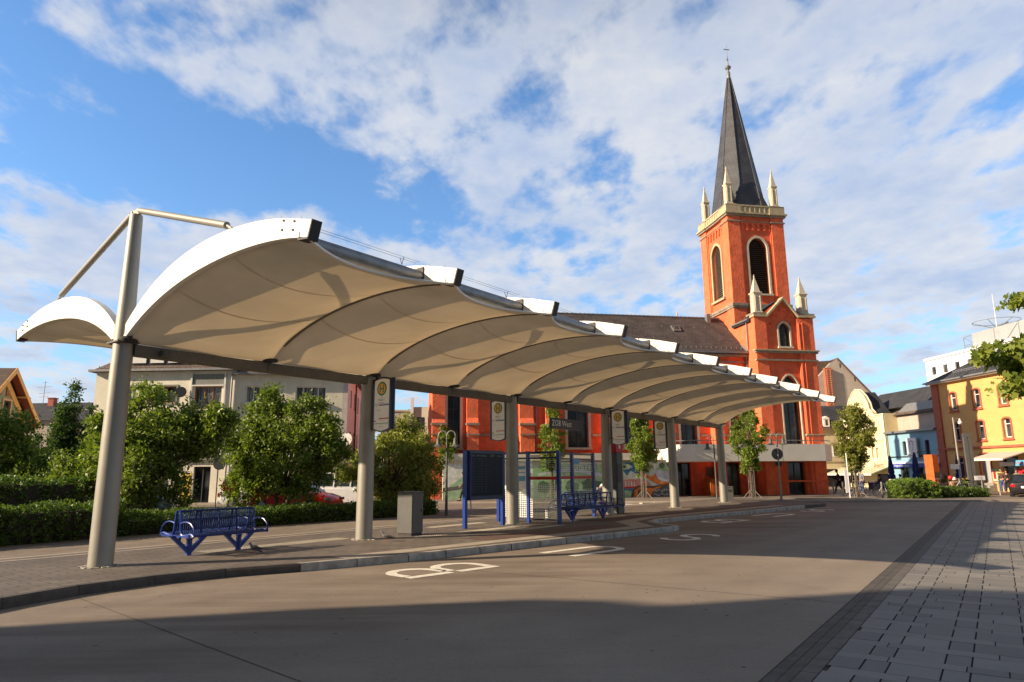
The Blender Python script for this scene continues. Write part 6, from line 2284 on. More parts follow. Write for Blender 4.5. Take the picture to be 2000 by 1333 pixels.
# ================================================================== VEGETATION
def leaf_cloud(name, mat, parent, centres, n, size, spread, shape='kite', flat=0.35, loc0=(0, 0, 0), up=0.15):
    """n leaves scattered round clump centres (k,3) ; each leaf is its own little face"""
    centres = np.asarray(centres, float)
    idx = RNG.integers(0, len(centres), n)
    p = centres[idx] + RNG.normal(0, 1, (n, 3)) * np.array([spread, spread, spread * .8])
    nrm = RNG.normal(0, 1, (n, 3))
    nrm[:, 2] = nrm[:, 2] + up
    nrm /= np.linalg.norm(nrm, axis=1)[:, None]
    d = RNG.normal(0, 1, (n, 3))
    d[:, 2] -= 0.35
    d -= nrm * (d * nrm).sum(1)[:, None]
    d /= np.linalg.norm(d, axis=1)[:, None]
    s = np.cross(nrm, d)
    L_ = size * RNG.uniform(.42, 1.4, n)[:, None]
    if shape == 'kite':
        pat = [(-.5, 0, 0), (.0, .27, .06), (.55, 0, -.05), (.0, -.27, .06)]
    elif shape == 'maple':
        pat = [(-.45, 0, 0), (-.38, .38, 0), (-.05, .22, .03), (.12, .52, -.02), (.24, .15, .02), (.6, 0, -.05), (.24, -.15, .02), (.12, -.52, -.02), (-.05, -.22, .03), (-.38, -.38, 0)]
    k = len(pat)
    V = np.empty((n, k, 3))
    for i, (a, b, c) in enumerate(pat):
        V[:, i, :] = p + d * (a * L_) + s * (b * L_) + nrm * (c * L_)
    me = bpy.data.meshes.new(name)
    me.vertices.add(n * k)
    me.vertices.foreach_set('co', V.reshape(-1).astype(np.float32))
    me.loops.add(n * k)
    me.loops.foreach_set('vertex_index', np.arange(n * k, dtype=np.int32))
    me.polygons.add(n)
    me.polygons.foreach_set('loop_start', np.arange(0, n * k, k, dtype=np.int32))
    me.polygons.foreach_set('loop_total', np.full(n, k, dtype=np.int32))
    me.update(calc_edges=True)
    me.materials.append(MATS[mat])
    o = bpy.data.objects.new(name, me)
    COL.objects.link(o)
    o.parent = parent
    return o


def lobe_centres(lobes, per, shell=.55):
    out = []
    for (x, y, z, rx, ry, rz) in lobes:
        m = max(3, int(per * (rx * ry * rz) ** (2 / 3)))
        v = RNG.normal(0, 1, (m, 3))
        v /= np.linalg.norm(v, axis=1)[:, None]
        r = shell + (1 - shell) * RNG.random(m) ** .7
        c = np.array([x, y, z]) + v * r[:, None] * np.array([rx, ry, rz])
        out.append(c)
    return np.vstack(out)


def tree(name, label, cat, loc, trunk_h, trunk_r, lobes, nleaf, size, mat, per=40, spread=.16, shape='kite', group=None, stems=1, shell=.5, twigs=True):
    root = thing(name, label, cat, loc, 90, group)
    mb = MB()
    ztop = max(l[2] for l in lobes)
    for s in range(stems):
        dx, dy = (0, 0) if stems == 1 else (random.uniform(-.7, .7), random.uniform(-.5, .5))
        top = Vector((dx * 1.4 + lobes[0][0] * .3, dy + lobes[0][1] * .3, ztop * .9))
        mb.tube([(dx * .3, dy * .3, -.05), (dx * .5, dy * .5, trunk_h * .5), (dx * .7, dy * .7, trunk_h), top], [trunk_r * 1.25, trunk_r, trunk_r * .8, trunk_r * .15], 8)
    for l in lobes:
        z0 = max(.3, min(trunk_h, l[2] - l[5] * .7))
        st = Vector((0, 0, z0))
        en = Vector((l[0], l[1], l[2]))
        mid = st.lerp(en, .5) + Vector((random.uniform(-.12, .12), random.uniform(-.12, .12), .1))
        mb.tube([st, mid, en], [trunk_r * .5, trunk_r * .3, trunk_r * .12], 6)
        if twigs:
            for k in range(5):
                v = Vector((random.gauss(0, 1), random.gauss(0, 1), random.gauss(.3, 1))).normalized()
                e2 = en + Vector((v.x * l[3], v.y * l[4], v.z * l[5])) * .85
                mb.tube([mid.lerp(en, .6), en.lerp(e2, .5) + Vector((0, 0, .05)), e2], [trunk_r * .16, trunk_r * .1, trunk_r * .04], 4)
    mb.build('trunk', 'bark', root, smooth=True)
    leaf_cloud('crown', mat, root, lobe_centres(lobes, per, shell), nleaf, size, spread, shape)
    return root


def ragged(lobes, extra, rr, jitter):
    """add small lobes on the outline of the big ones so that the crown edge is uneven"""
    out = list(lobes)
    for (x, y, z, rx, ry, rz) in lobes:
        for k in range(extra):
            v = Vector((random.gauss(0, 1), random.gauss(0, 1), random.gauss(.25, 1))).normalized()
            f = random.uniform(.85, 1.22)
            s = random.uniform(.6, 1.2) * rr
            out.append((x + v.x * rx * f, y + v.y * ry * f, z + v.z * rz * f, s, s, s * random.uniform(1.0, 2.1)))
    return out


tree('added_shade_tree', 'tall dark unseen tree added outside the left edge to shade the leftmost shrubs', 'tree', (-32.8, 25.6, 0), 3.0, .2,  # unseen tree, added so that its crown shades the shrubs
     ragged([(0, 0, 6.0, 3.0, 3.0, 2.8), (0, 0, 9.0, 2.0, 2.0, 2.0)], 8, .6, .2), 26000, .30, 'leaf_conifer', per=30, spread=.3)
# three large leafy shrubs behind the hedge; base points roughly 9-10 m off the canopy line
tree('shrub', 'large green shrub tree with pointed leaves just right of the first mast', 'shrub', (-13.9, 25.5, 0), .9, .08,
     ragged([(0.0, 0, 2.1, 1.9, 1.6, 1.6), (.2, 0, 3.8, .9, .9, .9), (1.3, .1, 3.2, .9, .9, .8), (-1.7, 0, 1.8, 1.2, 1.1, .9), (-.9, -.2, 3.1, .9, .9, .7), (2.3, .1, 3.0, .75, .7, .55), (2.7, .2, 3.7, .3, .3, .4), (-2.6, 0, 1.1, .6, .6, .6)], 7, .30, .2),
     44000, .145, 'leaf_bush', per=52, spread=.17, stems=4, group='large leafy shrubs behind the hedge')
tree('shrub', 'large green shrub tree between the first and second mast, over the red car', 'shrub', (-9.6, 28.8, 0), .9, .08,
     ragged([(.3, 0, 2.3, 2.0, 1.6, 1.7), (-.9, 0, 4.3, .75, .7, .9), (.9, 0, 4.1, .7, .7, .75), (-1.4, 0, 2.6, 1.0, 1.0, 1.0), (1.8, 0, 2.9, .8, .9, .9), (-.2, -.2, 3.4, 1.5, 1.1, .8), (-1.6, .1, 1.2, .8, .8, .7)], 6, .30, .2),
     44000, .14, 'leaf_bush', per=52, spread=.16, stems=4, group='large leafy shrubs behind the hedge')
tree('shrub', 'yellowish leafy shrub tree with pale tips right of the second mast', 'shrub', (-5.6, 31.8, 0), .9, .08,
     ragged([(0.2, 0, 2.1, 1.7, 1.6, 1.6), (-.1, 0, 3.6, .9, .9, .75), (1.1, 0, 2.7, 1.0, 1.0, .9), (-1.3, 0, 1.9, .8, .9, .9), (1.4, 0, 1.1, .8, .9, .8)], 6, .28, .2),
     34000, .13, 'leaf_bush_yellow', per=54, spread=.15, stems=4, group='large leafy shrubs behind the hedge')
tree('shrub', 'dark leafy shrub cut by the left edge of the picture', 'shrub', (-20.8, 27.5, 0), .9, .08,
     ragged([(-.6, 0, 2.0, 2.0, 1.6, 1.7), (.0, 0, 3.1, 1.1, 1.0, .9), (1.5, .3, 1.7, 1.4, 1.2, 1.2), (-1.6, 0, 3.5, 1.0, 1.0, .8)], 6, .33, .2),
     30000, .145, 'leaf_bush', per=50, spread=.18, stems=4, group='large leafy shrubs behind the hedge')
tree('shrub', 'low dark shrub filling the gap left of the first mast', 'shrub', (-17.6, 27.0, 0), .7, .06,
     ragged([(-.6, 0, 1.1, 1.1, 1.0, 1.0)], 6, .3, .2),
     15000, .14, 'leaf_bush', per=46, spread=.17, stems=3, group='large leafy shrubs behind the hedge')
# conifer-like columnar yew group
cl = []
for (x, y, h, r) in ((0, 0, 6.5, 1.0), (-.9, .3, 4.9, .9), (.9, 0, 5.0, .9), (-1.8, 0, 3.9, .9), (1.7, .3, 4.1, .9), (-.4, -.4, 5.3, .8)):
    for k in range(7):
        t_ = k / 6
        cl.append((x + random.uniform(-.12, .12), y, .5 + (h - .7) * t_, r * (1 - t_ * .86) + .12, r * (1 - t_ * .86) + .12, h * .13))
tree('conifer', 'dark pointed evergreen rising between the green house and the beige flats', 'conifer', (-23.6, 36.5, 0), 1.0, .12, cl, 60000, .14, 'leaf_conifer', per=90, spread=.13, shell=.3, twigs=False)


def stake_frame(loc, label):
    root = thing('tree_guard', label, 'tree guard', loc, 90, 'steel guards around the street trees')
    mb = MB()
    for k in range(4):
        a = math.pi / 4 + k * math.pi / 2
        x, y = .2 * math.cos(a), .2 * math.sin(a)
        mb.tube([(x, y, 0), (x, y, 1.7)], .013, 5)
        mb.tube([(x * 3.0, y * 3.0, .0), (x * 1.05, y * 1.05, .4)], .013, 5)
    for z in (.45, 1.0, 1.68):
        mb.tube([(.2 * math.cos(math.pi / 4 + k * math.pi / 2), .2 * math.sin(math.pi / 4 + k * math.pi / 2), z) for k in range(5)], .014, 5)
    mb.build('frame', 'galvanised', root)


def street_tree(label, loc, w, z0, z1, mat, nleaf, lean=0.0, glabel='', wide=(.45, 1.0, .85, .5, .2), per=46):
    lobes = []
    n = 10
    for k in range(n):
        t_ = k / (n - 1)
        r = w * interp(t_, [(0, wide[0]), (.3, wide[1]), (.55, wide[2]), (.8, wide[3]), (1.0, wide[4])])
        z = z0 + (z1 - z0) * t_
        lobes.append((lean * t_ + random.uniform(-.1, .1), random.uniform(-.1, .1), z, r * .8, r * .8, (z1 - z0) / n * .9))
        for q in range(5):
            a = random.uniform(0, 2 * math.pi)
            s = random.uniform(.14, .26)
            lobes.append((lean * t_ + r * .92 * math.cos(a), r * .92 * math.sin(a), z + random.uniform(-.1, .3), s, s, s * 1.8))
    tree('street_tree', label, 'tree', loc, z0, .055, lobes, nleaf, .13, mat, per=per, spread=.10, group='slim hornbeams on the church square', shell=.35, twigs=False)
    stake_frame(loc, glabel)


street_tree('slim young tree behind the double lamp left of the departure board', (-4.55, 45.9, .08), .72, 1.9, 4.5, 'leaf_hornbeam', 8000, .0, 'steel guard round the trunk of the leftmost slim tree', per=30)
street_tree('slim street tree behind the glass shelter, under the name sign', (2.55, 45.2, .08), .78, 2.0, 5.6, 'leaf_hornbeam', 9500, .1, 'steel guard round the tree trunk behind the shelter', wide=(.6, .9, 1.0, .45, .25), per=30)
street_tree('dense egg shaped street tree in front of the mural, between two masts', (8.4, 44.7, .08), 1.0, 1.9, 5.1, 'leaf_hornbeam', 17000, .0, 'steel guard round the tree trunk before the mural')
street_tree('loose branching street tree in front of the white church balcony', (15.15, 44.1, .08), 1.22, 1.9, 5.3, 'leaf_hornbeam', 12500, .15, 'steel guard round the tree trunk before the white balcony', wide=(.35, .75, 1.0, .7, .25), per=26)
street_tree('rust tinged street tree right of the church, in front of the cream house', (21.5, 43.5, .08), 1.25, 1.9, 5.35, 'leaf_hornbeam_rusty', 18000, .2, 'steel guard round the rust tinged tree right of the church', wide=(.4, .85, 1.0, .85, .3))

# maple reaching into the picture from the right
mroot = thing('maple_tree', 'broad leaved maple reaching in from the right edge in front of the yellow house', 'tree', (13.55, 14.4, .0), 90)
mb = MB().tube([(0, 0, 0), (0, 0, 2.4), (-.1, 0, 4.5), (0, 0, 6.5)], [.2, .16, .11, .03], 10)
lob = [(.5, 0, 5.0, 1.8, 1.8, 1.7), (-1.9, -.3, 4.2, .45, .4, .35), (-2.7, -.4, 4.15, .50, .4, .33), (-3.35, -.5, 4.0, .42, .32, .22), (-3.9, -.6, 4.02, .30, .24, .16), (-2.9, -.5, 3.6, .36, .36, .30), (-3.35, -.6, 3.35, .26, .26, .22), (-2.6, -.5, 3.2, .36, .36, .26),
       (-2.95, -.5, 5.2, .22, .22, .14), (-2.5, -.4, 5.25, .26, .2, .12), (-2.5, -.5, 2.95, .2, .2, .18)]
for l in lob:
    mb.tube([(-.05, 0, min(3.2, l[2] - .3)), ((l[0]) * .5, l[1] * .5, (l[2] + 3.3) / 2), (l[0], l[1], l[2])], [.06, .03, .01], 6)
mb.build('trunk', 'bark', mroot, smooth=True)
leaf_cloud('crown', 'leaf_maple', mroot, lobe_centres(lob[:1], 40, .5), 2600, .17, .16, 'maple')
leaf_cloud('branch', 'leaf_maple', mroot, lobe_centres(lob[1:], 120, .15), 2100, .165, .09, 'maple')


def hedge(label, pts, w, h, n, mat, size=.075, group='clipped hedges', seed=0):
    """pts: centre line in world; leafy shell over a twiggy core"""
    root = thing('hedge', label, 'hedge', (pts[0][0], pts[0][1], 0), 90, group)
    P0 = Vector((pts[0][0], pts[0][1], 0))
    mb = MB()
    rr = random.Random(seed)
    seg = []
    for p, q in zip(pts, pts[1:]):
        a, b = Vector((p[0], p[1], 0)) - P0, Vector((q[0], q[1], 0)) - P0
        seg.append((a, b, (b - a).length))
        t_ = (b - a).normalized()
        nn = Vector((-t_.y, t_.x, 0))
        ww, hh = w / 2 - .16, h - .18
        a_, b_ = a + t_ * .12, b - t_ * .12
        vs = [a_ + nn * ww, b_ + nn * ww, b_ - nn * ww, a_ - nn * ww]
        vs = [v for v in vs] + [v + Vector((0, 0, hh)) for v in vs]
        mb.add(vs, [(0, 1, 5, 4), (1, 2, 6, 5), (2, 3, 7, 6), (3, 0, 4, 7), (4, 5, 6, 7)])
    mb.build('inner_twigs', 'twig', root)
    tot = sum(s[2] for s in seg)
    cs = []
    for (a, b, l) in seg:
        t_ = (b - a).normalized()
        nn = Vector((-t_.y, t_.x, 0))
        m = int(260 * l)
        for k in range(m):
            u = rr.uniform(-.02, 1.02)
            if rr.random() < .10 + .45 / l:
                e_ = rr.choice((0.0, 1.0))
                p = a.lerp(b, e_) + t_ * (.10 if e_ else -.10) + nn * rr.uniform(-w / 2, w / 2) + Vector((rr.gauss(0, .05), rr.gauss(0, .05), rr.uniform(.03, h)))
                cs.append(p)
                continue
            c = a.lerp(b, u)
            hh = h * (1 + .07 * math.sin(c.x * 2.1) + .05 * math.sin(c.y * 3.7 + 1))
            per = rr.random() * (2 * h + w)
            if per < h:
                p = c + nn * (w / 2) + Vector((0, 0, per))
            elif per < h + w:
                p = c + nn * (w / 2 - (per - h)) + Vector((0, 0, hh))
            else:
                p = c - nn * (w / 2) + Vector((0, 0, per - h - w))
            p += Vector((rr.gauss(0, .05), rr.gauss(0, .05), rr.gauss(0, .05)))
            p.z = max(.03, p.z)
            cs.append(p)
    leaf_cloud('foliage', mat, root, cs, n, size, .05)
    return root


hedge('long clipped green hedge along the back lane, filling the lower left edge', [CW(-7, -8.3)[:2], CW(0.5, -8.1)[:2], CW(3.6, -8.5)[:2]], 1.1, .94, 36000, 'leaf_hedge', .085)
hedge('lower dark hedge running on under the large shrubs to the double lamp', [CW(3.8, -8.5)[:2], CW(9.5, -8.5)[:2], CW(16.2, -8.0)[:2]], 1.0, .54, 34000, 'leaf_hedge', .085, seed=8)
hedge('taller rounded hedge behind the clipped one at the left edge', [(-21.5, 19.5), (-17.5, 22.3), (-15.3, 24.2)], 1.9, 1.65, 24000, 'leaf_hedge', .095, seed=3)
hedge('bright rounded box hedge on the right of the square in front of the blue cafe', [(22.9, 41.5), (25.0, 41.8)], 1.5, .98, 22000, 'leaf_bright_hedge', .07, seed=4)
hedge('low spreading hedge trailing right towards the black car', [(25.6, 42.0), (28.4, 42.6)], 1.3, .56, 12000, 'leaf_hedge', .08, seed=5)


# red flowers on the shrubs
def flowers(label, c, n=160, r=.2):
    root = thing('red_flowers', label, 'flowers', c, 90)
    leaf_cloud('petals', 'flower_red', root, [(random.gauss(0, r), random.gauss(0, r * .4), random.gauss(0, r)) for _ in range(12)], n, .07, .05)


flowers('cluster of red flowers on the left of the shrub over the white car', (-11.15, 27.0, 1.35), 190, .16)
flowers('second scatter of red blossom low beside the red car', (-10.1, 27.2, .78), 110, .22)


# ================================================================== LAMPS, POSTS
def bell(mb, x, y, z):
    mb.lathe([(.03, .42), (.045, .36), (.085, .33), (.095, .16), (.12, .08), (.20, .02), (.24, 0), (.20, .012), (.05, .04)], (x, y, z), 14)


def lamp_double(loc, h, label, s=1.0):
    root = thing('street_lamp', label, 'street lamp', loc, 90, 'grey street lamps with bell shades')
    MB().tube([(0, 0, 0), (0, 0, 1.0), (0, 0, h - .4)], [.065, .05, .038], 12).build('pole', 'cabinet_grey', root, smooth=True)
    for sg in (-1, 1):
        pts = [(0, 0, h - .5)] + [(sg * (.18 - .18 * math.cos(a)), 0, h - .24 + .2 * math.sin(a)) for a in [math.pi * k / 10 for k in range(11)]]
        MB().tube(pts, .026, 8).build('arm', 'galvanised', root, smooth=True)
        mb = MB()
        bell(mb, sg * .36, 0, h - .70)
        mb.build('lamp_shade', 'cabinet_grey', root, smooth=True)
        MB().ball((sg * .36, 0, h - .66), .085, 10).build('bulb', 'sign_white', root, smooth=True)


lamp_double((-2.8, 29.15, 0.0), 3.55, 'grey double bell street lamp beside the yellowish shrub')
lamp_double((15.35, 39.9, .08), 3.85, 'grey double bell street lamp in front of the white church balcony')
root = thing('street_lamp', 'grey single bell street lamp left of the sixth mast', 'street lamp', (11.85, 40.5, .08), 90, 'grey street lamps with bell shades')
MB().tube([(0, 0, 0), (0, 0, 1.0), (0, 0, 3.2)], [.06, .045, .035], 12).build('pole', 'cabinet_grey', root, smooth=True)
MB().tube([(0, 0, 3.15)] + [(-.19 + .19 * math.cos(a), 0, 3.45 + .2 * math.sin(a)) for a in [math.pi * k / 10 for k in range(11)]] + [(-.38, 0, 3.3)], .024, 8).build('arm', 'galvanised', root, smooth=True)
mb = MB()
bell(mb, -.38, 0, 2.92)
mb.build('lamp_shade', 'cabinet_grey', root, smooth=True)

root = thing('street_lamp', 'tall plain grey lamp post with one small hanging globe before the yellow house', 'street lamp', (29.4, 45.0, .05), 90)
MB().tube([(-.35, 0, 0), (-.35, 0, 5.05)], [.07, .05], 12).build('pole', 'galvanised', root, smooth=True)
MB().tube([(-.35, 0, 5.0), (.05, 0, 4.98)], .02, 6).build('arm', 'galvanised', root)
MB().ball((.08, 0, 4.72), .13, 12).lathe([(.03, .1), (.06, .16), (.03, .26)], (.08, 0, 4.72), 10).build('globe', 'sign_white', root, smooth=True)

root = thing('round_road_sign', 'back of a round grey road sign on a thin pole beside the double lamp', 'road sign', (14.55, 37.8, .02), 90)
MB().tube([(0, 0, 0), (0, 0, 3.0)], .032, 10).build('pole', 'galvanised', root, smooth=True)
MB().lathe([(.30, -.01), (.315, 0), (.30, .01)], n=28).build('disc', 'cabinet_grey', root)
d = root.children[-1] if False else [c for c in bpy.data.objects if c.parent == root and c.name.startswith('disc')][0]
d.location = (-.02, .06, 2.62)
d.rotation_euler = (R(90), 0, 0)
MB().box(-.18, .18, .05, .07, 1.98, 2.22).build('plate', 'dark_frame', root)

root = thing('round_road_sign', 'back of a round dark sign on a pole in front of the left shop pillars', 'road sign', (-15.6, 36.5, 0), 90)
MB().tube([(0, 0, 0), (0, 0, 3.0)], .035, 8).build('pole', 'dark_frame', root)
q = MB().lathe([(.32, -.01), (.335, 0), (.32, .01)], n=24).build('disc', 'dish_dark', root, loc=(.08, -.06, 2.35))
q.rotation_euler = (R(90), 0, 0)

root = thing('signal_column', 'slender slotted grey steel column left of the direction sign', 'column', (31.6, 47.9, .05), 100)
MB().box(-.16, .10, -.1, .1, 0, 4.1).box(.14, .34, -.1, .1, 0, 3.9).box(-.16, .34, -.11, .11, 3.9, 4.15).build('plates', 'cabinet_grey', root, bevel=.01)
root = thing('direction_sign', 'small white direction sign on a short post right of the slotted column', 'sign', (29.3, 43.4, .05), 90)
MB().tube([(.0, 0, 0), (0, 0, 1.3)], .035, 8).build('post', 'galvanised', root)
f = MB().box(-.42, .22, -.03, .0, 1.02, 1.28).build('panel', 'sign_white', root)
mb = MB()
text_into(mb, 'Zentrum', .09, lambda u, v_: (-.06 + u, -.033, 1.20 + v_))
text_into(mb, 'Parkhaus', .09, lambda u, v_: (-.06 + u, -.033, 1.09 + v_))
mb.build('lettering', 'ink', f)
root = thing('direction_sign', 'small white plate fixed to the tall plain lamp post', 'sign', (28.95, 44.9, 1.75), 90)
MB().box(-.55, .02, -.04, -.01, 0, .32).build('panel', 'sign_white', root)

for i, (x, y, h, lb) in enumerate([(22.3, 42.05, .95, 'grey bollard left of the bright box hedge'), (21.4, 45.1, .95, 'grey bollard left of the rust tinged tree'), (22.65, 49.2, .85, 'grey bollard close to the church corner'),
                                   (31.6, 46.7, .95, 'grey bollard right of the slotted column'), (31.2, 44.6, .95, 'grey bollard beside the black car')]):
    root = thing('bollard', lb, 'bollard', (x, y, .06), 90, 'grey bollards on the square')
    MB().lathe([(.06, 0), (.055, .1), (.055, h - .1), (.065, h - .08), (.06, h), (.02, h + .02)], n=12).build('post', 'galvanised', root, smooth=True)
root = thing('white_pole', 'tall thin white pole with a plate left of the rust tinged tree', 'pole', (20.55, 42.5, .08), 90)
MB().tube([(0, 0, 0), (0, 0, 2.7)], .035, 8).build('pole', 'hotel_white', root)
MB().box(-.22, -.03, -.02, .02, .3, 1.7).build('plate', 'hotel_white', root)

root = thing('waste_bin', 'grey box bin at the foot of the sixth mast', 'bin', (11.85, 38.2, .0), 100)
MB().box(-.2, .2, -.2, .2, .05, .86).box(-.22, .22, -.22, .22, .861, .92).build('body', 'cabinet_grey', root, bevel=.01)
MB().box(-.14, .14, -.206, -.2, .62, .76).build('slot', 'dark_cap', root)
root = thing('orange_cabinet', 'orange painted wall cabinet against the church behind the sixth mast', 'cabinet', church_local(-8.75, .1), 80)
MB().box(-.45, .65, -.45, .45, 0, 1.1).box(-.48, .68, -.48, .48, 1.101, 1.16).build('body', 'rust_steel', root, bevel=.01)
MB().box(-.3, .5, -.462, -.451, .15, 1.0).build('door', 'rust_steel', root)
root = thing('wall_plaque', 'pale notice plaque on the red wall beside the sixth mast', 'plaque', church_local(-8.3, 1.42, 1.35), 80)
MB().box(-.25, .25, -.03, 0, 0, .65).build('plate', 'cabinet_grey', root)

root = thing('rusty_stele', 'tall rust orange steel stele with a dark lower panel in front of the blue cafe', 'stele', (30.25, 49.9, .05), 60)
MB().prism([(-.38, 0), (.38, 0), (.38, 2.75), (-.38, 2.75)], -.3, .3).build('body', 'rust_steel', root, bevel=.02)
MB().box(-.30, .32, -.32, -.301, .2, 1.5).build('panel', 'dark_frame', root)


def umbrella(label, loc, h):
    root = thing('closed_umbrella', label, 'umbrella', loc, 90, 'closed blue cafe umbrellas')
    MB().tube([(0, 0, 0), (0, 0, h)], .03, 8).build('pole', 'galvanised', root)
    mb = MB()
    n = 14
    prof = [(.02, h), (.10, h - .15), (.20, h - .8), (.27, h - 1.5), (.22, h - 1.65), (.30, h - 1.75), (.33, h - 2.1)]
    vs, fs = [], []
    for (r, z) in prof:
        for k in range(n):
            a = 2 * math.pi * k / n
            q = r * (1 if k % 2 else .62)
            vs.append((q * math.cos(a), q * math.sin(a), z))
    for i in range(len(prof) - 1):
        for k in range(n):
            a, b = i * n + k, i * n + (k + 1) % n
            fs.append((a, b, b + n, a + n))
    mb.add(vs, fs)
    mb.build('folded_cloth', 'umbrella_blue', root)
    MB().lathe([(.3, 0), (.3, .08), (.06, .1)], n=14).build('base', 'concrete_grey', root)


umbrella('closed blue umbrella at the left corner of the blue cafe', (33.6, 61.5, .05), 3.0)
umbrella('closed blue umbrella left of the rusty stele', (32.2, 55.3, .05), 3.1)
umbrella('closed blue umbrella leaning by the terracotta corner of the yellow house', (35.4, 54.9, .05), 3.1)


# ================================================================== BICYCLES
def bike(label, loc, az, col='car_black', lean=0.0, hide=False):
    root = thing('bicycle', label, 'bicycle', loc, az, 'parked bicycles')
    root.rotation_euler = (R(lean), 0, R(90 - az))
    for x in (-.52, .52):
        n = 24
        ring_ = [(x + .33 * math.cos(2 * math.pi * k / n), 0, .34 + .33 * math.sin(2 * math.pi * k / n)) for k in range(n + 1)]
        w = MB().tube(ring_, .018, 6, caps=False).build('wheel', 'tyre', root)
        mb = MB()
        for k in range(12):
            a = math.pi * k / 6
            mb.tube([(x, 0, .34), (x + .31 * math.cos(a), 0, .34 + .31 * math.sin(a))], .003, 3)
        mb.tube([(x, -.04, .34), (x, .04, .34)], .02, 6)
        mb.build('spokes', 'rim_metal', w)
    mb = MB()
    A, B, C_, D_ = (-.52, 0, .34), (-.08, 0, .30), (-.2, 0, .80), (.36, 0, .82)
    for p, q in ((A, B), (A, C_), (B, C_), (B, D_), (C_, D_), (D_, (.52, 0, .34)), (C_, (-.22, 0, .9)), (D_, (.33, 0, 1.0))):
        mb.tube([p, q], .017, 6)
    mb.build('frame', col, root)
    MB().tube([(.30, -.28, 1.0), (.33, -.1, 1.03), (.33, .1, 1.03), (.30, .28, 1.0)], .014, 6).build('handlebar', 'rim_metal', root)
    MB().tube([(-.36, 0, .92), (-.2, 0, .92), (-.08, 0, .905)], [.075, .05, .02], 8).build('saddle', 'tyre', root)
    MB().tube([(-.08, -.05, .30), (-.08, -.06, .16)], .012, 5).tube([(-.08, .05, .30), (-.08, .06, .44)], .012, 5).build('pedals', 'rim_metal', root)
    MB().tube([(-.62, -.06, .72), (-.25, -.06, .74)], .01, 4).tube([(-.62, .06, .72), (-.25, .06, .74)], .01, 4).build('carrier', 'rim_metal', root)
    return root


bike('bicycle parked at the left end of the bright box hedge', (23.95, 44.5, .08), 95, 'car_white')
bike('bicycle leaning against the rust tinged tree', (22.1, 43.2, .08), 118, 'car_black', 14)
bike('bicycle behind the hedge, nearest to the rusty stele', (29.0, 47.9, .08), 80, 'car_red')
bike('bicycle behind the low hedge, second right of the rusty stele', (30.1, 47.4, .08), 95, 'car_white')
bike('bicycle behind the low hedge, nearest to the slotted column', (31.0, 46.9, .08), 110, 'car_black')


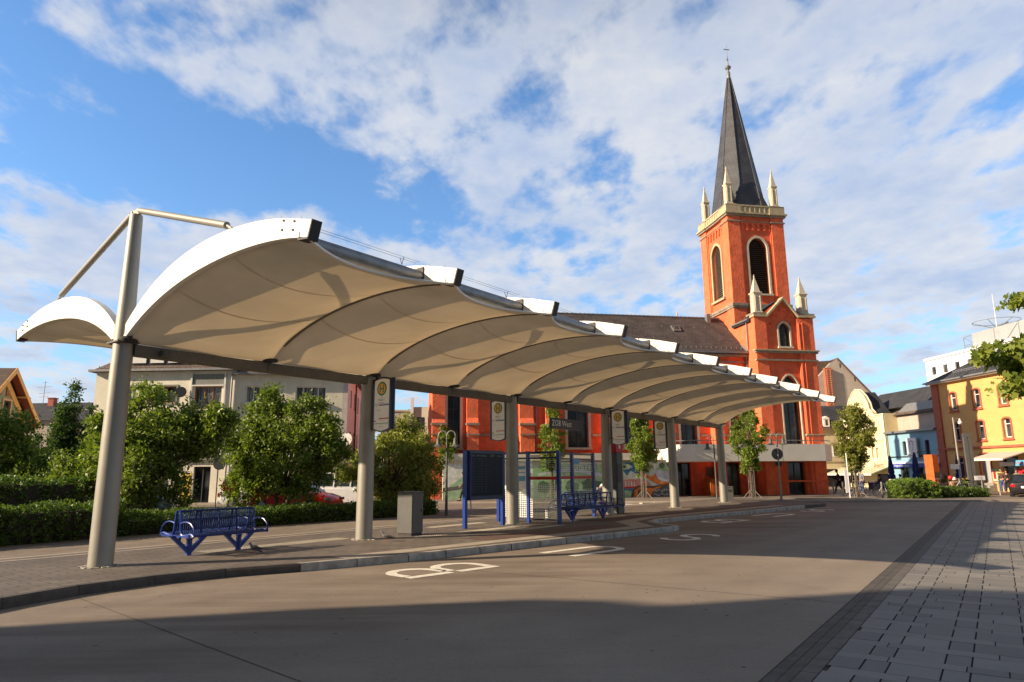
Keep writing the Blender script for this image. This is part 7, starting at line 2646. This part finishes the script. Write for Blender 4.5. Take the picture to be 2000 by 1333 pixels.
# ================================================================== CARS
def car(label, loc, az, paint, L=4.3, Wd=1.75, H=1.45, van=False, estate=False):
    """local x = forward; lofted body from side profile stations"""
    root = thing('parked_car', label, 'car', loc, az, None)
    hl = L / 2
    # stations: x, z_low, z_belt(shoulder), half width at shoulder
    st = [(-hl, .42, .70, .60), (-hl + .06, .30, .86, .74), (-hl + .35, .22, .93, .84), (-hl * .45, .20, .93, .875), (0, .20, .92, .875), (hl * .42, .20, .90, .87), (hl - .75, .20, .86, .84), (hl - .2, .22, .72, .76), (hl, .36, .55, .58)]
    if van:
        st = [(x, a, min(b + .12, 1.08), c) for x, a, b, c in st]
    k_ = Wd / 1.75
    vs, fs = [], []
    for (x, zl, zs, w) in st:
        w *= k_
        ring_ = [(-w * .86, zl), (-w, zl + .12), (-w * 1.0, (zl + zs) / 2), (-w * .97, zs - .06), (-w * .88, zs), (0, zs + .03), (w * .88, zs), (w * .97, zs - .06), (w, (zl + zs) / 2), (w, zl + .12), (w * .86, zl)]
        vs += [(x, y, z) for y, z in ring_]
    n = 11
    for i in range(len(st) - 1):
        for k in range(n):
            a, b = i * n + k, i * n + (k + 1) % n
            fs.append((a, b, b + n, a + n))
    fs += [tuple(range(n)), tuple((len(st) - 1) * n + k for k in range(n))]
    body = MB().add(vs, fs).build('body', paint, root, smooth=True)
    # cabin
    if van:
        prof = [(-hl + .08, 1.04), (-hl + .16, H - .08), (-hl + .4, H), (hl * .20, H - .02), (hl * .42, H - .12), (hl * .72, 1.0)]
    elif estate:
        prof = [(-hl + .12, .9), (-hl + .45, H - .12), (-hl + .8, H - .02), (0, H), (hl * .15, H - .05), (hl * .50, .90)]
    else:
        prof = [(-hl + .55, .9), (-hl + 1.05, H - .07), (-hl + 1.4, H), (hl * .02, H), (hl * .15, H - .05), (hl * .50, .89)]
    vs, fs = [], []
    zb_ = prof[0][1]
    for (x, z) in prof:
        t_ = (z - zb_) / (H - zb_)
        w = k_ * (.80 - .16 * t_)
        vs += [(x, -w, z), (x, -w * .93, z + .012), (x, w * .93, z + .012), (x, w, z)]
    for i in range(len(prof) - 1):
        for k in range(3):
            a = i * 4 + k
            fs.append((a, a + 1, a + 5, a + 4))
    fs += [tuple(i * 4 for i in range(len(prof))), tuple(i * 4 + 3 for i in reversed(range(len(prof))))]
    MB().add(vs, fs).build('cabin', paint, root, smooth=True)
    # side windows, windscreen, rear window: thin panes proud of the cabin
    for s in (-1, 1):
        pp = []
        for (x, z) in prof:
            cx = sum(p[0] for p in prof) / len(prof)
            cz = (zb_ + H) / 2
            x2, z2 = cx + (x - cx) * .90, cz + (z - cz) * .80 + .01
            t_ = (z2 - zb_) / (H - zb_)
            pp.append((x2, s * (k_ * (.80 - .16 * t_) + .006), z2))
        g = MB().add(pp, [tuple(range(len(pp)))]).build('side_window', 'car_glass', root)
        mb = MB()
        for xx in ((-.1,) if not van else (-.35, .55)):
            mb.obox((xx, s * k_ * .735, (zb_ + H) / 2), (.07, .03, (H - zb_) * .86), Matrix.Rotation(s * .28, 3, 'X'))
        mb.build('door_pillar', paint, g)
    for (i0, i1, nm) in ((0, 1, 'rear_window'), (len(prof) - 2, len(prof) - 1, 'windscreen')):
        (xa, za), (xb, zb2) = prof[i0], prof[i1]
        d = -1 if i0 == 0 else 1
        q = []
        for t_ in (.12, .9):
            x, z = xa + (xb - xa) * t_ + d * .012, za + (zb2 - za) * t_ + .012
            w = k_ * (.80 - .16 * (z - zb_) / (H - zb_)) - .08
            q += [(x, -w, z), (x, w, z)]
        MB().add(q, [(0, 1, 3, 2)]).build(nm, 'car_glass', root)
    for sx_ in (-1, 1):
        for s in (-1, 1):
            x, y = sx_ * L * .305, s * k_ * .78
            mb = MB().tube([(x, y - s * .10, .31), (x, y + s * .10, .31)], .31, 20)
            w = mb.build('wheel', 'tyre', root, smooth=True)
            MB().tube([(x, y + s * .08, .31), (x, y + s * .108, .31)], .20, 16).build('rim', 'rim_metal', w)
    for s in (-1, 1):
        MB().obox((hl - .12, s * k_ * .60, .62), (.16, .30, .13)).build('headlight', 'car_glass', root, bevel=.02)
        MB().obox((-hl + .05, s * k_ * .64, .74), (.10, .26, .17)).build('tail_light', 'lamp_red', root, bevel=.02)
    MB().obox((-hl - .0, 0, .66), (.03, .50, .12)).build('number_plate', 'sign_white', root)
    MB().obox((-hl + .04, 0, .40), (.14, 1.5 * k_, .16)).build('bumper', paint, root, bevel=.03)
    for s in (-1, 1):
        MB().obox((hl * .36, s * k_ * .93, .95), (.14, .18, .12)).build('wing_mirror', paint, root, bevel=.03)
    return root


car('silver blue estate car half hidden by the hedge left of the first mast', (-17.4, 31.0, 0), 75, 'car_blue_silver', estate=True)
car('white car peeping out behind the shrubs beside the shop pillars', (-13.1, 36.6, 0), 85, 'car_white')
car('bright red car behind the hedge under the middle shrub', (-10.3, 33.2, 0), 108, 'car_red')
car('white van parked behind the red car left of the second mast', (-9.0, 37.2, 0), 95, 'car_white', 4.6, 1.8, 1.85, van=True)
car('black car with red tail lights at the right edge of the square', (31.9, 43.0, .0), 40, 'car_black', 4.4, 1.76, 1.42)


# ================================================================== PEOPLE
def person(label, loc, az, J, top, legs, shoes='black_cloth', hair='hair', scale=1.0, sleeves=True):
    """J: joint positions (x forward, y left, z up) for pelvis chest neck head hands elbows knees feet"""
    root = thing('person', label, 'person', loc, az)
    root.scale = (scale,) * 3
    V = Vector
    j = {k: V(v) for k, v in J.items()}

    def skin_body(name, pts, edges, rad, mat, parent, sub=1):
        me = bpy.data.meshes.new(name)
        me.from_pydata([tuple(p) for p in pts], edges, [])
        o = bpy.data.objects.new(name, me)
        COL.objects.link(o)
        o.parent = parent
        md = o.modifiers.new('skin', 'SKIN')
        md.use_smooth_shade = True
        sv = me.skin_vertices[0].data
        for i, r in enumerate(rad):
            sv[i].radius = (r, r) if not isinstance(r, tuple) else r
            sv[i].use_root = (i == 0)
        ss = o.modifiers.new('sub', 'SUBSURF')
        ss.levels = ss.render_levels = sub
        me.materials.append(MATS[mat])
        return o
    pel, che, nek, hed = j['pelvis'], j['chest'], j['neck'], j['head']
    up = (che - pel).normalized()
    names = ['pelvis', 'belly', 'chest', 'neck', 'headbase']
    pts = [pel, pel.lerp(che, .5), che, nek, hed]
    rad = [(.125, .105), (.12, .095), (.14, .10), (.05, .05), (.07, .07)]
    edges = [(0, 1), (1, 2), (2, 3), (3, 4)]
    for s in ('l', 'r'):
        sg = 1 if s == 'l' else -1
        sh = che + V((0, sg * .17, .06))
        b = len(pts)
        hand = j['hand_' + s]
        el = j['elbow_' + s]
        tip = hand + (hand - el).normalized() * .09
        pts += [sh, el, hand, tip]
        rad += [.062, .043, .028, .030]
        edges += [(2, b), (b, b + 1), (b + 1, b + 2), (b + 2, b + 3)]
        b = len(pts)
        hp = pel + V((0, sg * .09, -.06))
        kn, ft = j['knee_' + s], j['foot_' + s]
        toe = ft + V((.16, 0, -.03))
        pts += [hp, kn, ft, toe]
        rad += [.095, .062, .042, .035]
        edges += [(0, b), (b, b + 1), (b + 1, b + 2), (b + 2, b + 3)]
    body = skin_body('body', pts, edges, rad, 'skin', root)
    # clothing: slightly larger shells following the same skeleton
    P_, E_, R_ = [pel + up * .02, pel.lerp(che, .5), che, che.lerp(nek, .55)], [(0, 1), (1, 2), (2, 3)], [(.15, .13), (.145, .12), (.165, .125), (.085, .08)]
    for s in ('l', 'r'):
        sg = 1 if s == 'l' else -1
        b = len(P_)
        hand, el = j['hand_' + s], j['elbow_' + s]
        P_ += [che + V((0, sg * .17, .06)), el, el.lerp(hand, .85 if sleeves else .3)]
        R_ += [.08, .058, .045]
        E_ += [(2, b), (b, b + 1), (b + 1, b + 2)]
    skin_body('jacket', P_, E_, R_, top, root)
    P_, E_, R_ = [pel], [], [(.145, .125)]
    for s in ('l', 'r'):
        sg = 1 if s == 'l' else -1
        b = len(P_)
        kn, ft = j['knee_' + s], j['foot_' + s]
        P_ += [pel + V((0, sg * .095, -.07)), kn, ft + V((0, 0, .03))]
        R_ += [.11, .078, .062]
        E_ += [(0, b), (b, b + 1), (b + 1, b + 2)]
    skin_body('trousers', P_, E_, R_, legs, root)
    d = (hed - nek).normalized()
    MB().ball(tuple(hed + d * .04 + V((.0, 0, .0))), .105, 14, sz=1.18, sx=.95, sy=.82).build('head', 'skin', root, smooth=True)
    hc = hed + d * .07 - V((.018, 0, 0))
    MB().ball(tuple(hc), .112, 14, sz=1.05, sx=.97, sy=.9).build('hair', hair, root, smooth=True)
    mb = MB()
    face = hed + d * .02 + V((.095, 0, 0))
    mb.ball(tuple(face + V((.008, 0, .0))), .018, 6, sz=1.5)
    mb.build('nose', 'skin', root)
    for s in ('l', 'r'):
        sg = 1 if s == 'l' else -1
        ft = j['foot_' + s]
        MB().tube([ft + V((-.06, 0, -.045)), ft + V((.04, 0, -.035)), ft + V((.15, 0, -.05)), ft + V((.2, 0, -.06))], [.035, .045, .04, .022], 8).build('shoe', shoes, root, smooth=True)
        # short curled fingers and a thumb
        hand, el = j['hand_' + s], j['elbow_' + s]
        dd = (hand - el).normalized()
        sidev = dd.cross(V((0, 1, 0))).normalized() if abs(dd.y) < .9 else V((1, 0, 0))
        mb = MB()
        for k in range(4):
            o_ = sidev * (.012 * (k - 1.5) * 1.4)
            p0 = hand + dd * .07 + o_
            ln = (.060, .070, .066, .052)[k]
            mb.tube([p0, p0 + dd * ln * .5, p0 + dd * ln * .85 + V((0, -sg * .02, -.01))], [.0095, .009, .0065], 6)
        p0 = hand + dd * .03 + sidev * .028
        mb.tube([p0, p0 + dd * .03 + sidev * .015, p0 + dd * .055 + sidev * .016], [.0105, .0095, .007], 6)
        mb.build('fingers', 'skin', body, smooth=True)
    return root


STAND = dict(pelvis=(0, 0, .95), chest=(.0, 0, 1.32), neck=(.0, 0, 1.50), head=(.02, 0, 1.62), hand_l=(.10, .22, .86), hand_r=(.06, -.23, .85), elbow_l=(-.03, .24, 1.10), elbow_r=(-.04, -.25, 1.10),
             knee_l=(.02, .10, .50), knee_r=(.04, -.10, .50), foot_l=(-.02, .10, .09), foot_r=(.02, -.11, .09))
WALK = dict(pelvis=(0, 0, .93), chest=(.05, 0, 1.30), neck=(.08, 0, 1.48), head=(.12, 0, 1.60), hand_l=(.28, .22, .92), hand_r=(-.22, -.22, .90), elbow_l=(.06, .24, 1.08), elbow_r=(-.14, -.25, 1.10),
            knee_l=(-.02, .09, .50), knee_r=(.20, -.09, .52), foot_l=(-.34, .09, .14), foot_r=(.30, -.10, .09))
BEND = dict(pelvis=(-.16, 0, .93), chest=(.22, 0, 1.17), neck=(.42, 0, 1.20), head=(.52, 0, 1.14), hand_l=(.62, .12, .78), hand_r=(.60, -.12, .76), elbow_l=(.42, .22, .92), elbow_r=(.40, -.22, .92),
            knee_l=(.02, .10, .50), knee_r=(-.02, -.10, .50), foot_l=(-.02, .11, .09), foot_r=(-.12, -.12, .09))
SIT = dict(pelvis=(0, 0, .50), chest=(.02, 0, .88), neck=(.03, 0, 1.05), head=(.06, 0, 1.17), hand_l=(.34, .12, .74), hand_r=(.34, -.12, .74), elbow_l=(.10, .24, .70), elbow_r=(.10, -.24, .70),
           knee_l=(.42, .12, .52), knee_r=(.42, -.12, .52), foot_l=(.44, .12, .09), foot_r=(.44, -.12, .09))

person('person in a dark brown coat walking left past the mural, partly behind the departure board', (-2.95, 42.6, .08), -95, WALK, 'brown_cloth', 'black_cloth')
person('person in a white shirt bending forward behind the right end of the shelter', (4.75, 36.9, .0), 85, BEND, 'white_cloth', 'grey_cloth')
root = thing('litter_bin', 'slim dark waste bin in front of the bending person', 'bin', (5.55, 35.9, 0), 90)
MB().lathe([(.2, 0), (.2, .85), (.22, .86), (.22, .92), (.12, .94)], n=16).build('body', 'dark_frame', root, smooth=True)
person('person in a dark jacket, cap and blue jeans standing beside the black car', (34.9, 49.5, .02), -110, STAND, 'brown_cloth', 'denim')
person('person in black standing at the kiosk window on the right', (36.0, 50.6, .02), 60, STAND, 'black_cloth', 'black_cloth', scale=.98)
person('person in a grey top standing beside the one in black at the kiosk', (36.1, 49.7, .02), 100, STAND, 'grey_cloth', 'black_cloth', scale=1.0)
person('person in black walking past the striped awning, left of the white pole', (24.2, 51.5, .06), -80, WALK, 'black_cloth', 'black_cloth')
person('person in a pale shirt behind the rust tinged tree, right of the white pole', (24.1, 48.0, .06), -100, STAND, 'grey_cloth', 'denim')
person('person in black standing right of the rust tinged trunk', (28.2, 57.6, .06), -60, STAND, 'black_cloth', 'black_cloth', scale=1.05)
person('person sitting at the cafe tables under the red lettering', (30.8, 58.2, .06), -90, SIT, 'black_cloth', 'denim')
person('person sitting at the cafe tables beside the left blue umbrella', (32.1, 57.6, .06), 90, SIT, 'grey_cloth', 'denim')
root = thing('cafe_table_screen', 'low dark wind screen in front of the seated cafe guests', 'wind screen', (28.6, 55.9, .06), 92)
MB().box(0, 4.2, 0, .05, .15, .72).build('cloth', 'umbrella_blue', root)
for x in (0.02, 1.4, 2.8, 4.15):
    MB().box(x, x + .04, -.01, .06, 0, .8).build('post', 'dark_frame', root)

# flower tubs and balls before the yellow house
root = thing('flower_tub', 'tub of yellow flowers against the yellow house', 'flower tub', (34.6, 53.2, .02), 90)
MB().lathe([(.35, 0), (.45, .5), (.4, .5)], n=16).build('tub', 'dark_frame', root)
leaf_cloud('plants', 'leaf_bright_hedge', root, [(random.gauss(0, .25), random.gauss(0, .25), .75 + random.gauss(0, .12)) for _ in range(30)], 700, .1, .08)
leaf_cloud('blossoms', 'sign_yellow', root, [(random.gauss(0, .25), random.gauss(0, .25), .95 + random.gauss(0, .08)) for _ in range(14)], 160, .07, .05)
root = thing('ice_cone_figure', 'giant ice cream cone figure with red and white scoops beside the yellow flowers', 'cone figure', (33.2, 52.5, .02), 90)
MB().lathe([(.08, 0), (.28, .95), (.22, .95)], n=16).build('cone', 'wood_frame', root)
MB().ball((-.1, 0, 1.1), .17, 14).build('scoop', 'sign_red', root, smooth=True)
MB().ball((.12, -.05, 1.0), .17, 14).build('scoop', 'sign_white', root, smooth=True)
root = thing('planter_shrub', 'round green potted shrub right of the rusty stele', 'potted shrub', (33.0, 54.2, .02), 90)
MB().lathe([(.4, 0), (.5, .5), (.45, .5)], n=16).build('pot', 'dark_frame', root)
leaf_cloud('foliage', 'leaf_hedge', root, lobe_centres([(0, 0, 1.1, .9, .7, .6)], 60), 3500, .09, .1)
